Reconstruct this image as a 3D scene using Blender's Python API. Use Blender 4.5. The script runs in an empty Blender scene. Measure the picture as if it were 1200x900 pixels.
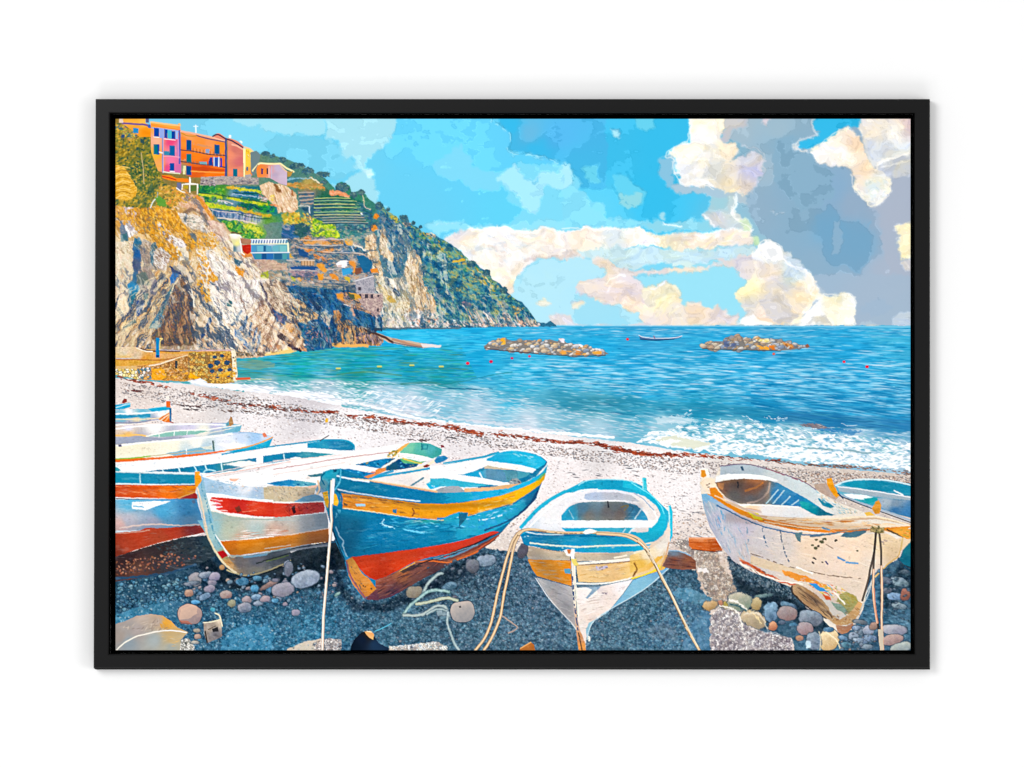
import bpy, math
import numpy as np

# ------------------------------------------------------------------ camera, light, exposure
# The scene is a framed print hanging on a white wall. One millimetre here is one unit of the drawing below:
# a drawing point (u, v) stands at x = (u - 600) mm, z = (450 - v) mm; y = 0 is the front face of the frame.
MM = 0.001
def wx(u): return (u - 600.0) * MM
def wz(v): return (450.0 - v) * MM

scene = bpy.context.scene
C = scene.collection
cam_data = bpy.data.cameras.new("camera")
cam_data.lens = 90.0; cam_data.sensor_width = 36.0
cam_data.clip_start = 0.05; cam_data.clip_end = 100.0
cam = bpy.data.objects.new("camera", cam_data); C.objects.link(cam)
cam.location = (0.0, -3.0, 0.0); cam.rotation_euler = (math.radians(90), 0, 0)
scene.camera = cam
scene.render.resolution_x = 1024; scene.render.resolution_y = 768

world = bpy.data.worlds.new("World"); scene.world = world; world.use_nodes = True
bg = world.node_tree.nodes["Background"]
bg.inputs["Color"].default_value = (1.0, 1.0, 1.0, 1); bg.inputs["Strength"].default_value = 0.54

def softbox(name, loc, target, sx, sy, watts):
    ld = bpy.data.lights.new(name, 'AREA'); ld.shape = 'RECTANGLE'; ld.size = sx; ld.size_y = sy; ld.energy = watts
    o = bpy.data.objects.new(name, ld); C.objects.link(o); o.location = loc
    d = [target[i] - loc[i] for i in range(3)]
    from mathutils import Vector
    o.rotation_euler = Vector(d).to_track_quat('-Z', 'Y').to_euler()
    return o
softbox("softbox_key", (-1.9, -3.1, 1.2), (0, 0, 0), 1.4, 1.4, 64.0)
softbox("softbox_fill", (3.6, -3.0, -0.6), (0, 0, 0), 2.0, 2.4, 62.0)
softbox("softbox_low", (0.0, -2.2, -2.9), (0, 0, 0), 3.4, 1.0, 34.0)
scene.view_settings.view_transform = 'Standard'; scene.view_settings.look = 'None'
scene.view_settings.exposure = 0.0; scene.view_settings.gamma = 1.0
scene.cycles.max_bounces = 4

# ------------------------------------------------------------------ materials
def principled(name, col, rough, spec):
    m = bpy.data.materials.new(name); m.use_nodes = True
    b = m.node_tree.nodes["Principled BSDF"]
    b.inputs["Base Color"].default_value = (*col, 1); b.inputs["Roughness"].default_value = rough
    b.inputs["Specular IOR Level"].default_value = spec
    return m, m.node_tree, b

def noise_bump(nt, b, scale, strength, dist):
    tc = nt.nodes.new("ShaderNodeTexCoord"); n = nt.nodes.new("ShaderNodeTexNoise"); bp = nt.nodes.new("ShaderNodeBump")
    n.inputs["Scale"].default_value = scale; n.inputs["Detail"].default_value = 6
    bp.inputs["Strength"].default_value = strength; bp.inputs["Distance"].default_value = dist
    nt.links.new(tc.outputs["Object"], n.inputs["Vector"]); nt.links.new(n.outputs["Fac"], bp.inputs["Height"])
    nt.links.new(bp.outputs["Normal"], b.inputs["Normal"]); return n

wall_mat, nt, b = principled("white_wall_paint", (0.885, 0.885, 0.885), 0.95, 0.0); noise_bump(nt, b, 60, 0.05, 0.0004)
face_mat, nt, b = principled("charcoal_satin_paint", (0.0035, 0.0035, 0.0037), 0.42, 0.20); n = noise_bump(nt, b, 900, 0.06, 0.0001)
side_mat, nt, b = principled("shaded_side_black", (0.0012, 0.0012, 0.0012), 0.9, 0.05); noise_bump(nt, b, 900, 0.05, 0.0001)  # rail sides: their shade is put into a darker, duller colour than the face
gap_mat, nt, b = principled("matt_black_backing", (0.0005, 0.0005, 0.0005), 1.0, 0.0); noise_bump(nt, b, 500, 0.05, 0.0001)
canvas_mat, nt, b = principled("canvas_edge_black", (0.001, 0.001, 0.001), 1.0, 0.0); noise_bump(nt, b, 800, 0.1, 0.0001)
ink_mat, nt, b = principled("printed_ink", (0.5, 0.5, 0.5), 1.0, 0.0)
va = nt.nodes.new("ShaderNodeVertexColor"); va.layer_name = "ink"
nt.links.new(va.outputs["Color"], b.inputs["Base Color"])

# ------------------------------------------------------------------ objects
def mesh_obj(name, verts, faces, mats, parent=None, face_mats=None):
    me = bpy.data.meshes.new(name); me.from_pydata(verts, [], faces)
    for m in mats: me.materials.append(m)
    if face_mats: me.polygons.foreach_set("material_index", face_mats)
    me.update()
    o = bpy.data.objects.new(name, me); C.objects.link(o)
    if parent: o.parent = parent
    return o

def box_mesh(name, x0, x1, y0, y1, z0, z1, mat, parent=None):
    v = [(x, y, z) for x in (x0, x1) for y in (y0, y1) for z in (z0, z1)]
    f = [(0,1,3,2), (4,6,7,5), (0,4,5,1), (2,3,7,6), (0,2,6,4), (1,5,7,3)]
    return mesh_obj(name, v, f, [mat], parent)

DEPTH = 0.016                                         # how far the frame stands out
WALL_Y = DEPTH + 0.002
wall = box_mesh("wall", -3.5, 3.5, WALL_Y, WALL_Y + 0.1, -2.2, 2.2, wall_mat)
wall["kind"] = "structure"; wall["label"] = "plain bright white wall behind the framed picture"; wall["category"] = "wall"

picture = bpy.data.objects.new("framed_picture", None); C.objects.link(picture)
picture["label"] = "landscape canvas print of boats on a beach in a black floating frame"
picture["category"] = "framed picture"

# mitred moulding: each ring is the four corners (top left, top right, bottom right, bottom left) at one depth
RINGS = [  # (left_top, left_bottom, right, top, bottom, y)
    (112.0, 109.6, 1092.4, 116.0, 786.4, DEPTH),      # back outer edge, slightly wider at the right and below
    (112.0, 109.6, 1089.6, 116.0, 783.0, 0.0009),     # front outer edge
    (112.9, 110.5, 1088.9, 116.9, 782.2, 0.0),
    (127.2, 126.2, 1073.6, 131.2, 768.2, 0.0),        # front face, inner side
    (128.4, 127.2, 1072.2, 132.4, 766.8, 0.0012),
    (128.4, 127.2, 1072.2, 132.4, 766.8, DEPTH - 0.002)]
def corner(r, k):
    lt, lb, rt, tp, bt, y = r
    return [(wx(lt), y, wz(tp)), (wx(rt), y, wz(tp)), (wx(rt), y, wz(bt)), (wx(lb), y, wz(bt))][k]
for k in range(4):
    v = []; n = len(RINGS)
    for r in RINGS: v.append(corner(r, k))
    for r in RINGS: v.append(corner(r, (k + 1) % 4))
    f = [(i, i + 1, n + i + 1, n + i) for i in range(n - 1)] + [(n - 1, 0, n, 2 * n - 1)]
    fm = [1, 0, 0, 0, 1, 1]
    f += [tuple(range(n - 1, -1, -1)), tuple(range(n, 2 * n))]; fm += [1, 1]
    rail = mesh_obj("frame_rail", v, f, [face_mat, side_mat], picture, fm)
box_mesh("backing_board", wx(127.6), wx(1072.0), DEPTH - 0.0018, DEPTH + 0.001, wz(766.6), wz(132.6), gap_mat, picture)
PY = 0.003                                            # the face of the print lies a little behind the frame's face

# ---------------------------------------------------------------- the print: ink laid on a grid of points
X0, Y0, X1, Y1 = 135.0, 139.0, 1067.4, 762.2      # sheet corners, in millimetres from the drawing's origin
S = 1.5                                            # ink points per millimetre
NX = int(round((X1 - X0) * S)) + 1
NY = int(round((Y1 - Y0) * S)) + 1
GX, GY = np.meshgrid(np.linspace(X0, X1, NX), np.linspace(Y0, Y1, NY))
GX = GX.astype(np.float32); GY = GY.astype(np.float32)
INK = np.zeros((NY, NX, 3), np.float32)
IDM = np.zeros((NY, NX), np.int16)
RNG = np.random.RandomState(11)
_tab = np.random.RandomState(5).rand(256, 256).astype(np.float32)
CUR = {'id': 0, 'o': (0.0, 0.0, 1.0)}
TILES = dict(A=(100,100,4), B=(380,120,4), C=(660,120,4), D=(800,100,4), E=(100,310,4), F=(380,310,4), G=(660,310,4), H=(800,330,4),
    I=(100,440,5), J=(320,480,5), K=(520,480,5), L=(700,480,5), M=(860,480,5), N=(100,610,5), O=(320,610,5), P=(520,610,5), Q=(700,610,5), R=(880,610,5),
    a1=(130,135,10), a2=(230,135,10), a3=(130,215,10), a4=(230,215,10), a5=(330,180,10), a6=(130,295,10), a7=(230,295,10), a8=(330,255,10),
    b1=(130,370,10), b2=(230,345,10), b3=(330,325,10), b4=(420,230,10), b5=(420,310,10), b6=(520,290,10), c1=(560,370,7.5), c2=(800,370,7.5), Z=(0,0,1))

def T(name, part=None):
    CUR['o'] = TILES[name]
    if part is not None: CUR['id'] = part

def pt(s):
    ox, oy, k = CUR['o']
    if isinstance(s, str):
        a = np.array([[float(v) for v in q.split(',')] for q in s.split()])
    else:
        a = np.array(s, float)
    return np.stack([ox + a[:, 0] / k, oy + a[:, 1] / k], 1)

def bleed(P):
    """let a shape that reaches the edge of the sheet run past it"""
    P = P.copy()
    P[P[:, 0] <= X0 + 1.2, 0] -= 12; P[P[:, 0] >= X1 - 1, 0] += 12
    P[P[:, 1] <= Y0 + 1.2, 1] -= 12; P[P[:, 1] >= Y1 - 1, 1] += 14
    return P

def hx(c):
    if isinstance(c, str):
        c = c.lstrip('#')
        return np.array([int(c[i:i+2], 16) for i in (0, 2, 4)], np.float32)
    return np.array(c, np.float32)

def vnoise(x, y, seed=0):
    x = x + seed * 17.31; y = y + seed * 9.77
    xi = np.floor(x).astype(np.int32); yi = np.floor(y).astype(np.int32)
    fx = x - xi; fy = y - yi
    fx = fx * fx * (3 - 2 * fx); fy = fy * fy * (3 - 2 * fy)
    a = _tab[yi & 255, xi & 255]; b = _tab[yi & 255, (xi + 1) & 255]
    c = _tab[(yi + 1) & 255, xi & 255]; d = _tab[(yi + 1) & 255, (xi + 1) & 255]
    return (a + (b - a) * fx) * (1 - fy) + (c + (d - c) * fx) * fy

def fbm(x, y, seed=0, oct=4, gain=0.55):
    s = 0; a = 1; t = 0
    for i in range(oct):
        s = s + a * vnoise(x, y, seed + i * 3.1); t += a; a *= gain
        x = x * 2.03 + 5.1; y = y * 2.03 + 1.7
    return s / t

def spline(P, closed, n=7):
    N = len(P); out = []
    for i in range(N if closed else N - 1):
        if closed:
            p0, p1, p2, p3 = P[i-1], P[i], P[(i+1) % N], P[(i+2) % N]
        else:
            p0, p1, p2, p3 = P[max(i-1, 0)], P[i], P[i+1], P[min(i+2, N-1)]
        for k in range(n):
            t = k / n
            out.append(0.5 * ((2*p1) + (p2-p0)*t + (2*p0-5*p1+4*p2-p3)*t*t + (3*p1-p0-3*p2+p3)*t**3))
    if not closed: out.append(P[-1])
    return np.array(out)

def box(P, pad):
    x0 = int(np.floor((P[:, 0].min() - pad - X0) * S)); x1 = int(np.ceil((P[:, 0].max() + pad - X0) * S)) + 1
    y0 = int(np.floor((P[:, 1].min() - pad - Y0) * S)); y1 = int(np.ceil((P[:, 1].max() + pad - Y0) * S)) + 1
    x0 = max(x0, 0); y0 = max(y0, 0); x1 = min(x1, NX); y1 = min(y1, NY)
    if x1 <= x0 or y1 <= y0: return None
    return (slice(y0, y1), slice(x0, x1))

def inside(P, x, y):
    r = np.zeros(x.shape, bool)
    n = len(P)
    for i in range(n):
        ax, ay = P[i]; bx_, by_ = P[(i+1) % n]
        if ay == by_: continue
        c = ((ay > y) != (by_ > y))
        r ^= c & (x < (bx_ - ax) * (y - ay) / (by_ - ay) + ax)
    return r

def cover(P, sl, w=0, ws=6, seed=1):
    x = GX[sl]; y = GY[sl]
    if w:
        dx = (fbm(x / ws, y / ws, seed, 3) - .5) * 2 * w; dy = (fbm(x / ws, y / ws, seed + 40, 3) - .5) * 2 * w
        x = x + dx; y = y + dy
    h = 0.25 / S
    c = np.zeros(x.shape, np.float32)
    for ax, ay in ((-h, -h), (h, -h), (-h, h), (h, h)):
        c += inside(P, x + ax, y + ay)
    return c / 4

def lay(sl, m, col, a=1.0, part=True):
    m = m * a
    INK[sl] += (col - INK[sl]) * m[..., None]
    if part:
        s = IDM[sl]; s[m > 0.5] = CUR['id']

def blend(samples, x, y, pw=3.0):
    num = 0; den = 0
    for (sx, sy, c) in samples:
        w = 1.0 / (((x - sx) ** 2 + (y - sy) ** 2) + 2.0) ** (pw / 2)
        num = num + w[..., None] * hx(c); den = den + w
    return num / den[..., None]

def pal(t, cols, hard=0.0):
    n = len(cols); C = np.array([hx(c) for c in cols])
    u = np.clip(t, 0, .9999) * (n - 1 if not hard else n)
    i = np.floor(u).astype(int)
    if hard: return C[np.clip(i, 0, n - 1)]
    f = (u - i)[..., None]
    return C[i] * (1 - f) + C[np.minimum(i + 1, n - 1)] * f

def grain(x, y, cols, sx=4, sy=4, ang=0, seed=0, k=2.2, hard=0, oct=4):
    a = math.radians(ang); u = x * math.cos(a) + y * math.sin(a); v = -x * math.sin(a) + y * math.cos(a)
    t = (fbm(u / sx, v / sy, seed, oct) - .5) * k + .5
    return pal(t, cols, hard)

def p(s, c=None, w=0, ws=6, a=1, sm=0, g=None, tx=None, v=0, vs=(14, 3, 0), seed=1, part=True, edge=None, ew=1.0, clip=None, soft=0, pw=3.0):
    """fill a shape: c colour, g colour samples, tx grain settings, v ink unevenness"""
    P = bleed(pt(s))
    if sm: P = spline(P, True)
    sl = box(P, w + 1 + soft)
    if sl is None: return
    m = cover(P, sl, w, ws, seed)
    if soft: m = blur(m, soft)
    if clip is not None: m = m * clip[sl]
    x = GX[sl]; y = GY[sl]
    if g:
        ox, oy, kk = CUR['o']
        col = blend([(ox + q[0] / kk, oy + q[1] / kk, q[2]) for q in g], x, y, pw)
    elif tx: col = grain(x, y, **tx)
    else: col = np.broadcast_to(hx(c), x.shape + (3,))
    if v:
        an = math.radians(vs[2]); uu = x * math.cos(an) + y * math.sin(an); vv = -x * math.sin(an) + y * math.cos(an)
        col = col + ((fbm(uu / vs[0], vv / vs[1], seed + 7, 4) - .5) * 2 * v)[..., None]
    lay(sl, m, col, a, part)
    if edge: l(s, edge, ew, closed=True, sm=sm, a=.8, part=False)

def blur(m, r):
    k = max(1, int(round(r * S)))
    for ax in (0, 1):
        for _ in range(2):
            c = np.cumsum(np.concatenate([np.repeat(np.take(m, [0], ax), k + 1, ax), m, np.repeat(np.take(m, [-1], ax), k, ax)], ax), ax)
            n = m.shape[ax]
            m = (np.take(c, range(2*k+1, 2*k+1+n), ax) - np.take(c, range(0, n), ax)) / (2*k+1)
    return m

def l(s, c, wd, closed=False, sm=1, a=1, part=True, taper=0, dash=0, w=0, seed=3, clip=None):
    """a drawn line wd millimetres wide"""
    P = pt(s)
    if sm: P = spline(P, closed)
    elif closed: P = np.vstack([P, P[:1]])
    sl = box(P, wd + w + 1)
    if sl is None: return
    x = GX[sl]; y = GY[sl]
    if w:
        x = x + (fbm(x / 5, y / 5, seed, 2) - .5) * 2 * w; y = y + (fbm(x / 5, y / 5, seed + 9, 2) - .5) * 2 * w
    D = np.full(x.shape, 1e9, np.float32)
    n = len(P) - 1
    for i in range(n):
        ax, ay = P[i]; dx, dy = P[i+1] - P[i]
        L2 = dx*dx + dy*dy + 1e-9
        t = np.clip(((x - ax) * dx + (y - ay) * dy) / L2, 0, 1)
        d = np.hypot(x - ax - t*dx, y - ay - t*dy)
        if taper:
            f = (i + t) / n; d = d + wd * .5 * (1 - (1 - taper * f)) if taper > 0 else d + wd * .5 * (-taper) * (1 - f)
        D = np.minimum(D, d)
    m = np.clip((wd * .5 - D) * S + .5, 0, 1)
    if dash: m = m * (vnoise(x / dash, y / dash, seed) > .42)
    if clip is not None: m = m * clip[sl]
    lay(sl, m, hx(c), a, part)

def region(s, w=0, ws=6, sm=0, seed=1):
    P = bleed(pt(s))
    if sm: P = spline(P, True)
    m = np.zeros((NY, NX), np.float32)
    sl = box(P, w + 1)
    if sl: m[sl] = cover(P, sl, w, ws, seed)
    return m

def dabs(m, n, cols, L=4, W=1.2, ang=0, jit=15, a=.85, part=False, bend=None):
    """n short brush marks scattered over a region"""
    if not isinstance(m, np.ndarray): m = region(m)
    ys, xs = np.nonzero(m > .5)
    if len(ys) == 0: return
    idx = RNG.randint(0, len(ys), n); C = [hx(c) for c in cols]
    for q in idx:
        cx = GX[0, xs[q]]; cy = GY[ys[q], 0]
        an = math.radians((bend(cx, cy) if bend else ang) + RNG.uniform(-jit, jit))
        ll = L * RNG.uniform(.5, 1.4) / 2; ww = W * RNG.uniform(.6, 1.4) / 2
        r = max(ll, ww) + .7
        i0 = max(int((cx - r - X0) * S), 0); i1 = min(int((cx + r - X0) * S) + 2, NX)
        j0 = max(int((cy - r - Y0) * S), 0); j1 = min(int((cy + r - Y0) * S) + 2, NY)
        if i1 <= i0 or j1 <= j0: continue
        sl = (slice(j0, j1), slice(i0, i1))
        dx = GX[sl] - cx; dy = GY[sl] - cy
        u = (dx * math.cos(an) + dy * math.sin(an)) / ll; v = (-dx * math.sin(an) + dy * math.cos(an)) / ww
        mm = np.clip((1 - np.sqrt(u*u + v*v)) * ww * S + .5, 0, 1) * m[sl]
        lay(sl, mm, C[RNG.randint(len(C))] + RNG.uniform(-8, 8), a, part)

def cells(x, y, sz, seed=0, sy=None):
    sy = sy or sz
    u = x / sz; v = y / sy
    ui = np.floor(u).astype(np.int32); vi = np.floor(v).astype(np.int32)
    d1 = np.full(x.shape, 9., np.float32); d2 = d1.copy(); idc = np.zeros(x.shape, np.int32)
    for a in (-1, 0, 1):
        for b in (-1, 0, 1):
            ci = ui + a; cj = vi + b
            r1 = _tab[(cj + seed) & 255, (ci * 3) & 255]; r2 = _tab[(cj * 3 + seed) & 255, (ci + 77) & 255]
            d = np.hypot(ci + r1 - u, cj + r2 - v)
            n = d < d1
            d2 = np.where(n, d1, np.minimum(d2, d)); idc = np.where(n, (ci * 131 + cj * 71) & 65535, idc); d1 = np.where(n, d, d1)
    return d1, d2 - d1, idc

def gravel(m, sz, cols, dark, a=1, seed=0, sy=None, lit=18):
    """small stones packed together"""
    if not isinstance(m, np.ndarray): m = region(m)
    ys, xs = np.nonzero(m > .02)
    if not len(ys): return
    sl = (slice(ys.min(), ys.max()+1), slice(xs.min(), xs.max()+1))
    d1, e, idc = cells(GX[sl], GY[sl], sz, seed, sy)
    C = np.array([hx(c) for c in cols])
    r = _tab[idc & 255, (idc >> 8) & 255]
    col = C[(r * len(C) * .999).astype(int)] + ((.5 - d1) * lit)[..., None]
    k = np.clip(e * 4.5, 0, 1)[..., None]
    col = col * k + hx(dark) * (1 - k)
    INK[sl] += (col - INK[sl]) * (m[sl] * a)[..., None]

def stone(cx, cy, rx, ry, ang, top, low, part=False, rim='#24394c', rw=.75):
    """one larger pebble with its printed light side and dark underside"""
    ox, oy, k = CUR['o']; cx = ox + cx / k; cy = oy + cy / k; rx /= k; ry /= k
    r = max(rx, ry) + 2
    sl = box(np.array([[cx - r, cy - r], [cx + r, cy + r]]), 0)
    if sl is None: return
    x = GX[sl] - cx; y = GY[sl] - cy; an = math.radians(ang)
    u = (x * math.cos(an) + y * math.sin(an)) / rx; v = (-x * math.sin(an) + y * math.cos(an)) / ry
    wob = (fbm(GX[sl] / (rx * .8), GY[sl] / (rx * .8), cx, 2) - .5) * .3
    d = np.power(np.abs(u) ** 2.3 + np.abs(v) ** 2.3, 1 / 2.3) + wob
    lay(sl, np.clip((1.0 - d) * min(rx, ry) * S + rw, 0, 1), hx(rim), .7, part)
    t = np.clip(.5 + (y + .35 * x) / (ry * 1.9) + (fbm(GX[sl] / 3, GY[sl] / 3, cy, 3) - .5) * .5, 0, 1)[..., None]
    lay(sl, np.clip((.97 - d) * min(rx, ry) * S, 0, 1), hx(top) * (1 - t) + hx(low) * t, 1, part)

def stones(m, n, rmin, rmax, tops, lows, ang=-10, flat=.7, rim='#24394c', part=False, rw=.75):
    if not isinstance(m, np.ndarray): m = region(m)
    ys, xs = np.nonzero(m > .5)
    if not len(ys): return
    o = CUR['o']; CUR['o'] = (0, 0, 1)
    ii = RNG.randint(0, len(ys), n); ii.sort()
    for q in ii:
        r = rmin + (rmax - rmin) * RNG.rand() ** 2; k = RNG.randint(len(tops))
        stone(GX[0, xs[q]], GY[ys[q], 0], r, r * flat * RNG.uniform(.8, 1.2), ang + RNG.uniform(-30, 30), tops[k], lows[k % len(lows)], part, rim, rw)
    CUR['o'] = o

def contours(m, r=.8, amp=6, step=12, bite=10):
    """redraw a painted area as flat nested patches with ragged rims, the way the print's sky is drawn"""
    B = np.stack([blur(INK[..., k], r) for k in range(3)], -1)
    dx = (fbm(GX / 16, GY / 13, 71, 5) - .5) * 2 * amp + (fbm(GX / 4, GY / 4, 75, 3) - .5) * 2
    dy = (fbm(GX / 16, GY / 13, 81, 5) - .5) * 2 * amp + (fbm(GX / 4, GY / 4, 85, 3) - .5) * 2
    ix = np.clip(((GX + dx - X0) * S).astype(int), 0, NX - 1); iy = np.clip(((GY + dy - Y0) * S).astype(int), 0, NY - 1)
    Q = B[iy, ix]
    pale = np.clip((Q[..., 0] - 170) / 30, 0, 1)
    u = GX + (fbm(GX / 30, GY / 24, 41, 3) - .5) * 60; v = GY + (fbm(GX / 30, GY / 24, 44, 3) - .5) * 60
    curl = fbm(u / 16, v / 9, 47, 5) - .5
    lum = Q.mean(-1) + (fbm(GX / 22, GY / 15, 91, 5) - .5) * bite + curl * pale * 62
    warm = (np.round((fbm(u / 22, v / 14, 53, 3) - .5) * 8) / 8 * 46) * pale
    Q = Q + np.stack([warm * .5, warm * .1, -warm], -1)
    ql = np.round(lum / step) * step
    Q = Q + ((ql - lum) * .85 + (lum - Q.mean(-1)) * .75)[..., None]
    gy_, gx_ = np.gradient(ql)
    e = np.clip((np.abs(gx_) + np.abs(gy_)) / step, 0, 1) * (vnoise(GX / 6, GY / 6, 3) > .5)
    Q = Q + (e * np.where(vnoise(GX / 30, GY / 30, 8) > .52, 13, -13))[..., None]
    lay((slice(0, NY), slice(0, NX)), m, Q, 1, False)

def crevices(m, ang, sx, sy, dark, light, th=.035, a=.8, seed=1, off=1.2):
    """thin branching dark lines with a pale line beside each"""
    an = math.radians(ang)
    def f(ox, oy):
        x = GX + ox; y = GY + oy
        x = x + (fbm(x / 9, y / 9, seed + 3, 2) - .5) * 6
        u = x * math.cos(an) + y * math.sin(an); v = -x * math.sin(an) + y * math.cos(an)
        return np.abs(fbm(u / sx, v / sy, seed, 3) - .5)
    full = (slice(0, NY), slice(0, NX))
    g = fbm(GX / 10, GY / 10, seed + 50, 2) > .42
    lay(full, m * np.clip((th - f(off, -off)) / th * 2, 0, 1) * g, hx(light), a, False)
    lay(full, m * np.clip((th - f(0, 0)) / th * 2, 0, 1) * g, hx(dark), a, False)

def speckle(m, amt, sx=1.6, sy=1.4, seed=2, col=0):
    full = (slice(0, NY), slice(0, NX))
    n = (fbm(GX / sx, GY / sy, seed, 2, .7) - .5) * 2 * amt
    INK[full] += (n * m)[..., None]
    if col:
        INK[..., 0] += (fbm(GX / 3, GY / 3, seed + 5, 2) - .5) * 2 * col * m; INK[..., 2] += (fbm(GX / 3, GY / 3, seed + 9, 2) - .5) * 2 * col * m

def relief(m, ang, sx, sy, lo, hi, tl=.42, th=.58, al=.7, ah=.5, seed=1, soft=14):
    """broken facets: a darker ink where the rock turns in, a paler one where it stands out"""
    an = math.radians(ang)
    x = GX + (fbm(GX / 8, GY / 8, seed + 3, 3) - .5) * 9; y = GY + (fbm(GX / 8, GY / 8, seed + 13, 3) - .5) * 9
    u = x * math.cos(an) + y * math.sin(an); v = -x * math.sin(an) + y * math.cos(an)
    n = fbm(u / sx, v / sy, seed, 4, .6)
    full = (slice(0, NY), slice(0, NX))
    lay(full, m * np.clip((n - th) * soft, 0, 1), hx(hi), ah, False)
    lay(full, m * np.clip((tl - n) * soft, 0, 1), hx(lo), al, False)

def ripple(m, amp=1.6, sc=5, seed=3):
    """shake a painted area so that no edge in it stays smooth"""
    dx = (fbm(GX / sc, GY / sc, seed, 4, .65) - .5) * 4 * amp; dy = (fbm(GX / sc, GY / sc, seed + 20, 4, .65) - .5) * 4 * amp
    fx = np.clip((GX + dx - X0) * S, 0, NX - 1.01); fy = np.clip((GY + dy - Y0) * S, 0, NY - 1.01)
    ix = fx.astype(int); iy = fy.astype(int); a = (fx - ix)[..., None]; b = (fy - iy)[..., None]
    Q = (INK[iy, ix] * (1 - a) + INK[iy, ix + 1] * a) * (1 - b) + (INK[iy + 1, ix] * (1 - a) + INK[iy + 1, ix + 1] * a) * b
    ok = m[iy, ix] > .5
    lay((slice(0, NY), slice(0, NX)), m * ok, Q, 1, False)

def seam(part, u0, v0, v1, half=16, vert=False):
    """fade the two ink mixes of one motif into each other where they meet"""
    I = INK.transpose(1, 0, 2) if vert else INK; M = IDM.T if vert else IDM
    a0, b0 = (Y0, X0) if vert else (X0, Y0)
    c = int(round((u0 - a0) * S)); r0 = max(int((v0 - b0) * S), 0); r1 = min(int((v1 - b0) * S), I.shape[0]); h = int(half * S)
    d = I[r0:r1, c+1:c+5].mean(1) - I[r0:r1, c-5:c-1].mean(1)
    k = np.ones(7) / 7
    d = np.stack([np.convolve(np.clip(d[:, q], -60, 60), k, 'same') for q in range(3)], 1)
    for j in range(-h, h):
        f = .5 * (1 - abs(j) / h) * (1 if j < 0 else -1)
        cc = c + j
        if 0 <= cc < I.shape[1]: I[r0:r1, cc] += d * f * (M[r0:r1, cc] == part)[:, None]

def sharpen(m, r, k):
    full = (slice(0, NY), slice(0, NX))
    for q in range(3):
        INK[..., q] += (INK[..., q] - blur(INK[..., q], r)) * k * m
    np.clip(INK, 0, 255, out=INK)

# ---- sky ----
T('Z', 1)
p('135,139 1068,139 1068,420 135,420', g=[(180,150,'#74c6e4'),(300,150,'#7cd0ea'),(330,190,'#6fd0ee'),(420,180,'#6ccdee'),(480,150,'#66d1f7'),(560,170,'#66d2f8'),(620,200,'#60cff5'),(480,250,'#66cbee'),(600,250,'#62d2f4'),(700,180,'#3fbde9'),(780,170,'#38bbe8'),(760,230,'#38bdea'),(700,250,'#5ccdf0'),(640,160,'#52b4e6'),(900,200,'#7fb4d2'),(1000,250,'#6fa9d0'),(1060,300,'#9fb8d2'),(700,340,'#9fdcf0'),(620,340,'#a8e0f2'),(840,340,'#96dcf0'),(950,350,'#a9c4d8')], pw=3.5)
T('B')
p('785,75 1200,75 1320,75 1320,400 1200,400 1165,380 1160,310 1060,260 1030,245 900,235 875,230 880,150 830,105', w=2, ws=3, g=[(880,110,'#35b6e6'),(960,130,'#62b4dc'),(1100,150,'#50b3e8'),(1000,220,'#38b4e4'),(1200,300,'#48b8e6')])
l('785,80 830,108 880,150 875,230 930,240 1030,245 1060,262 1160,312 1165,380', '#2f8fb4', 1.1, w=1.6, a=.7, dash=2)
l('785,86 825,118 868,150 866,225 900,245 1030,255 1100,290 1155,322 1155,380', '#a4e8fb', 1.0, w=1.6, a=.8, dash=3)
p('0,75 325,75 330,150 270,210 200,260 180,320 150,320 120,260 90,270 65,220 70,170 40,165 20,180 0,140', '#a6e0ef', w=3, ws=4, v=5)
p('-440,75 0,75 0,140 -40,160 -140,150 -260,140 -330,110 -420,100', '#9fdff0', w=3, ws=5)
p('-140,150 40,165 70,220 110,260 150,320 60,360 -100,330 -250,240 -300,180', '#79cde8', w=4, ws=8, a=.8)
p('100,370 180,320 225,350 250,420 240,460 300,500 200,470 120,410 20,390', '#9ad8e9', w=3, ws=4)
p('180,318 215,310 235,340 210,352', '#c2ecf8', w=1.5, ws=2)
p('500,290 600,220 650,195 700,300 720,325 830,330 880,290 860,400 780,415 690,405 640,370 540,355', '#7dd7f4', w=4, ws=8, v=3)
p('490,560 600,555 700,570 850,575 960,540 1200,520 1320,520 1320,590 1060,590 830,600 700,620 600,600 530,620 480,590', '#8bdbf2', w=3, ws=5)
p('830,350 890,285 1000,280 1100,290 1165,320 1200,380 1200,460 1320,470 1320,540 1000,560 880,560 930,500 850,440 860,390', '#7fdaf5', w=4, ws=6)
p('810,360 890,280 930,340 975,370 1010,320 1060,322 1165,320 1160,370 1110,400 1040,380 1035,450 975,530 940,500 880,420 815,370', '#a0e2f8', w=3, ws=3.5, v=4)
l('930,345 970,368 985,378 1000,350', '#5fc4e8', 1.2, w=1)
l('640,570 720,568 800,580 850,570', '#4fb2d8', .9, w=1.5, dash=2)
l('500,585 560,570 620,563', '#b9ecf9', 1, w=1.5, dash=2)
T('C')
p('240,340 290,335 390,420 370,490 330,500 260,470 250,420 240,380', '#60cdec', w=2, ws=4)
p('250,430 370,430 360,490 300,495 260,470', '#8fd6e2', w=3, ws=3)
l('260,335 300,340 345,380 390,420', '#37a6d0', 1, w=1, dash=3)
p('80,290 160,295 160,370 120,370 90,320', '#63cbe6', w=3, ws=3)
p('330,80 430,80 415,125 380,135 340,110', '#62cbe8', w=3, ws=4)
p('230,115 262,125 270,165 240,150', '#a8e4f4', w=2, ws=2)
l('235,120 262,128 268,160', '#3a9cc8', 1, w=.8)
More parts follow.
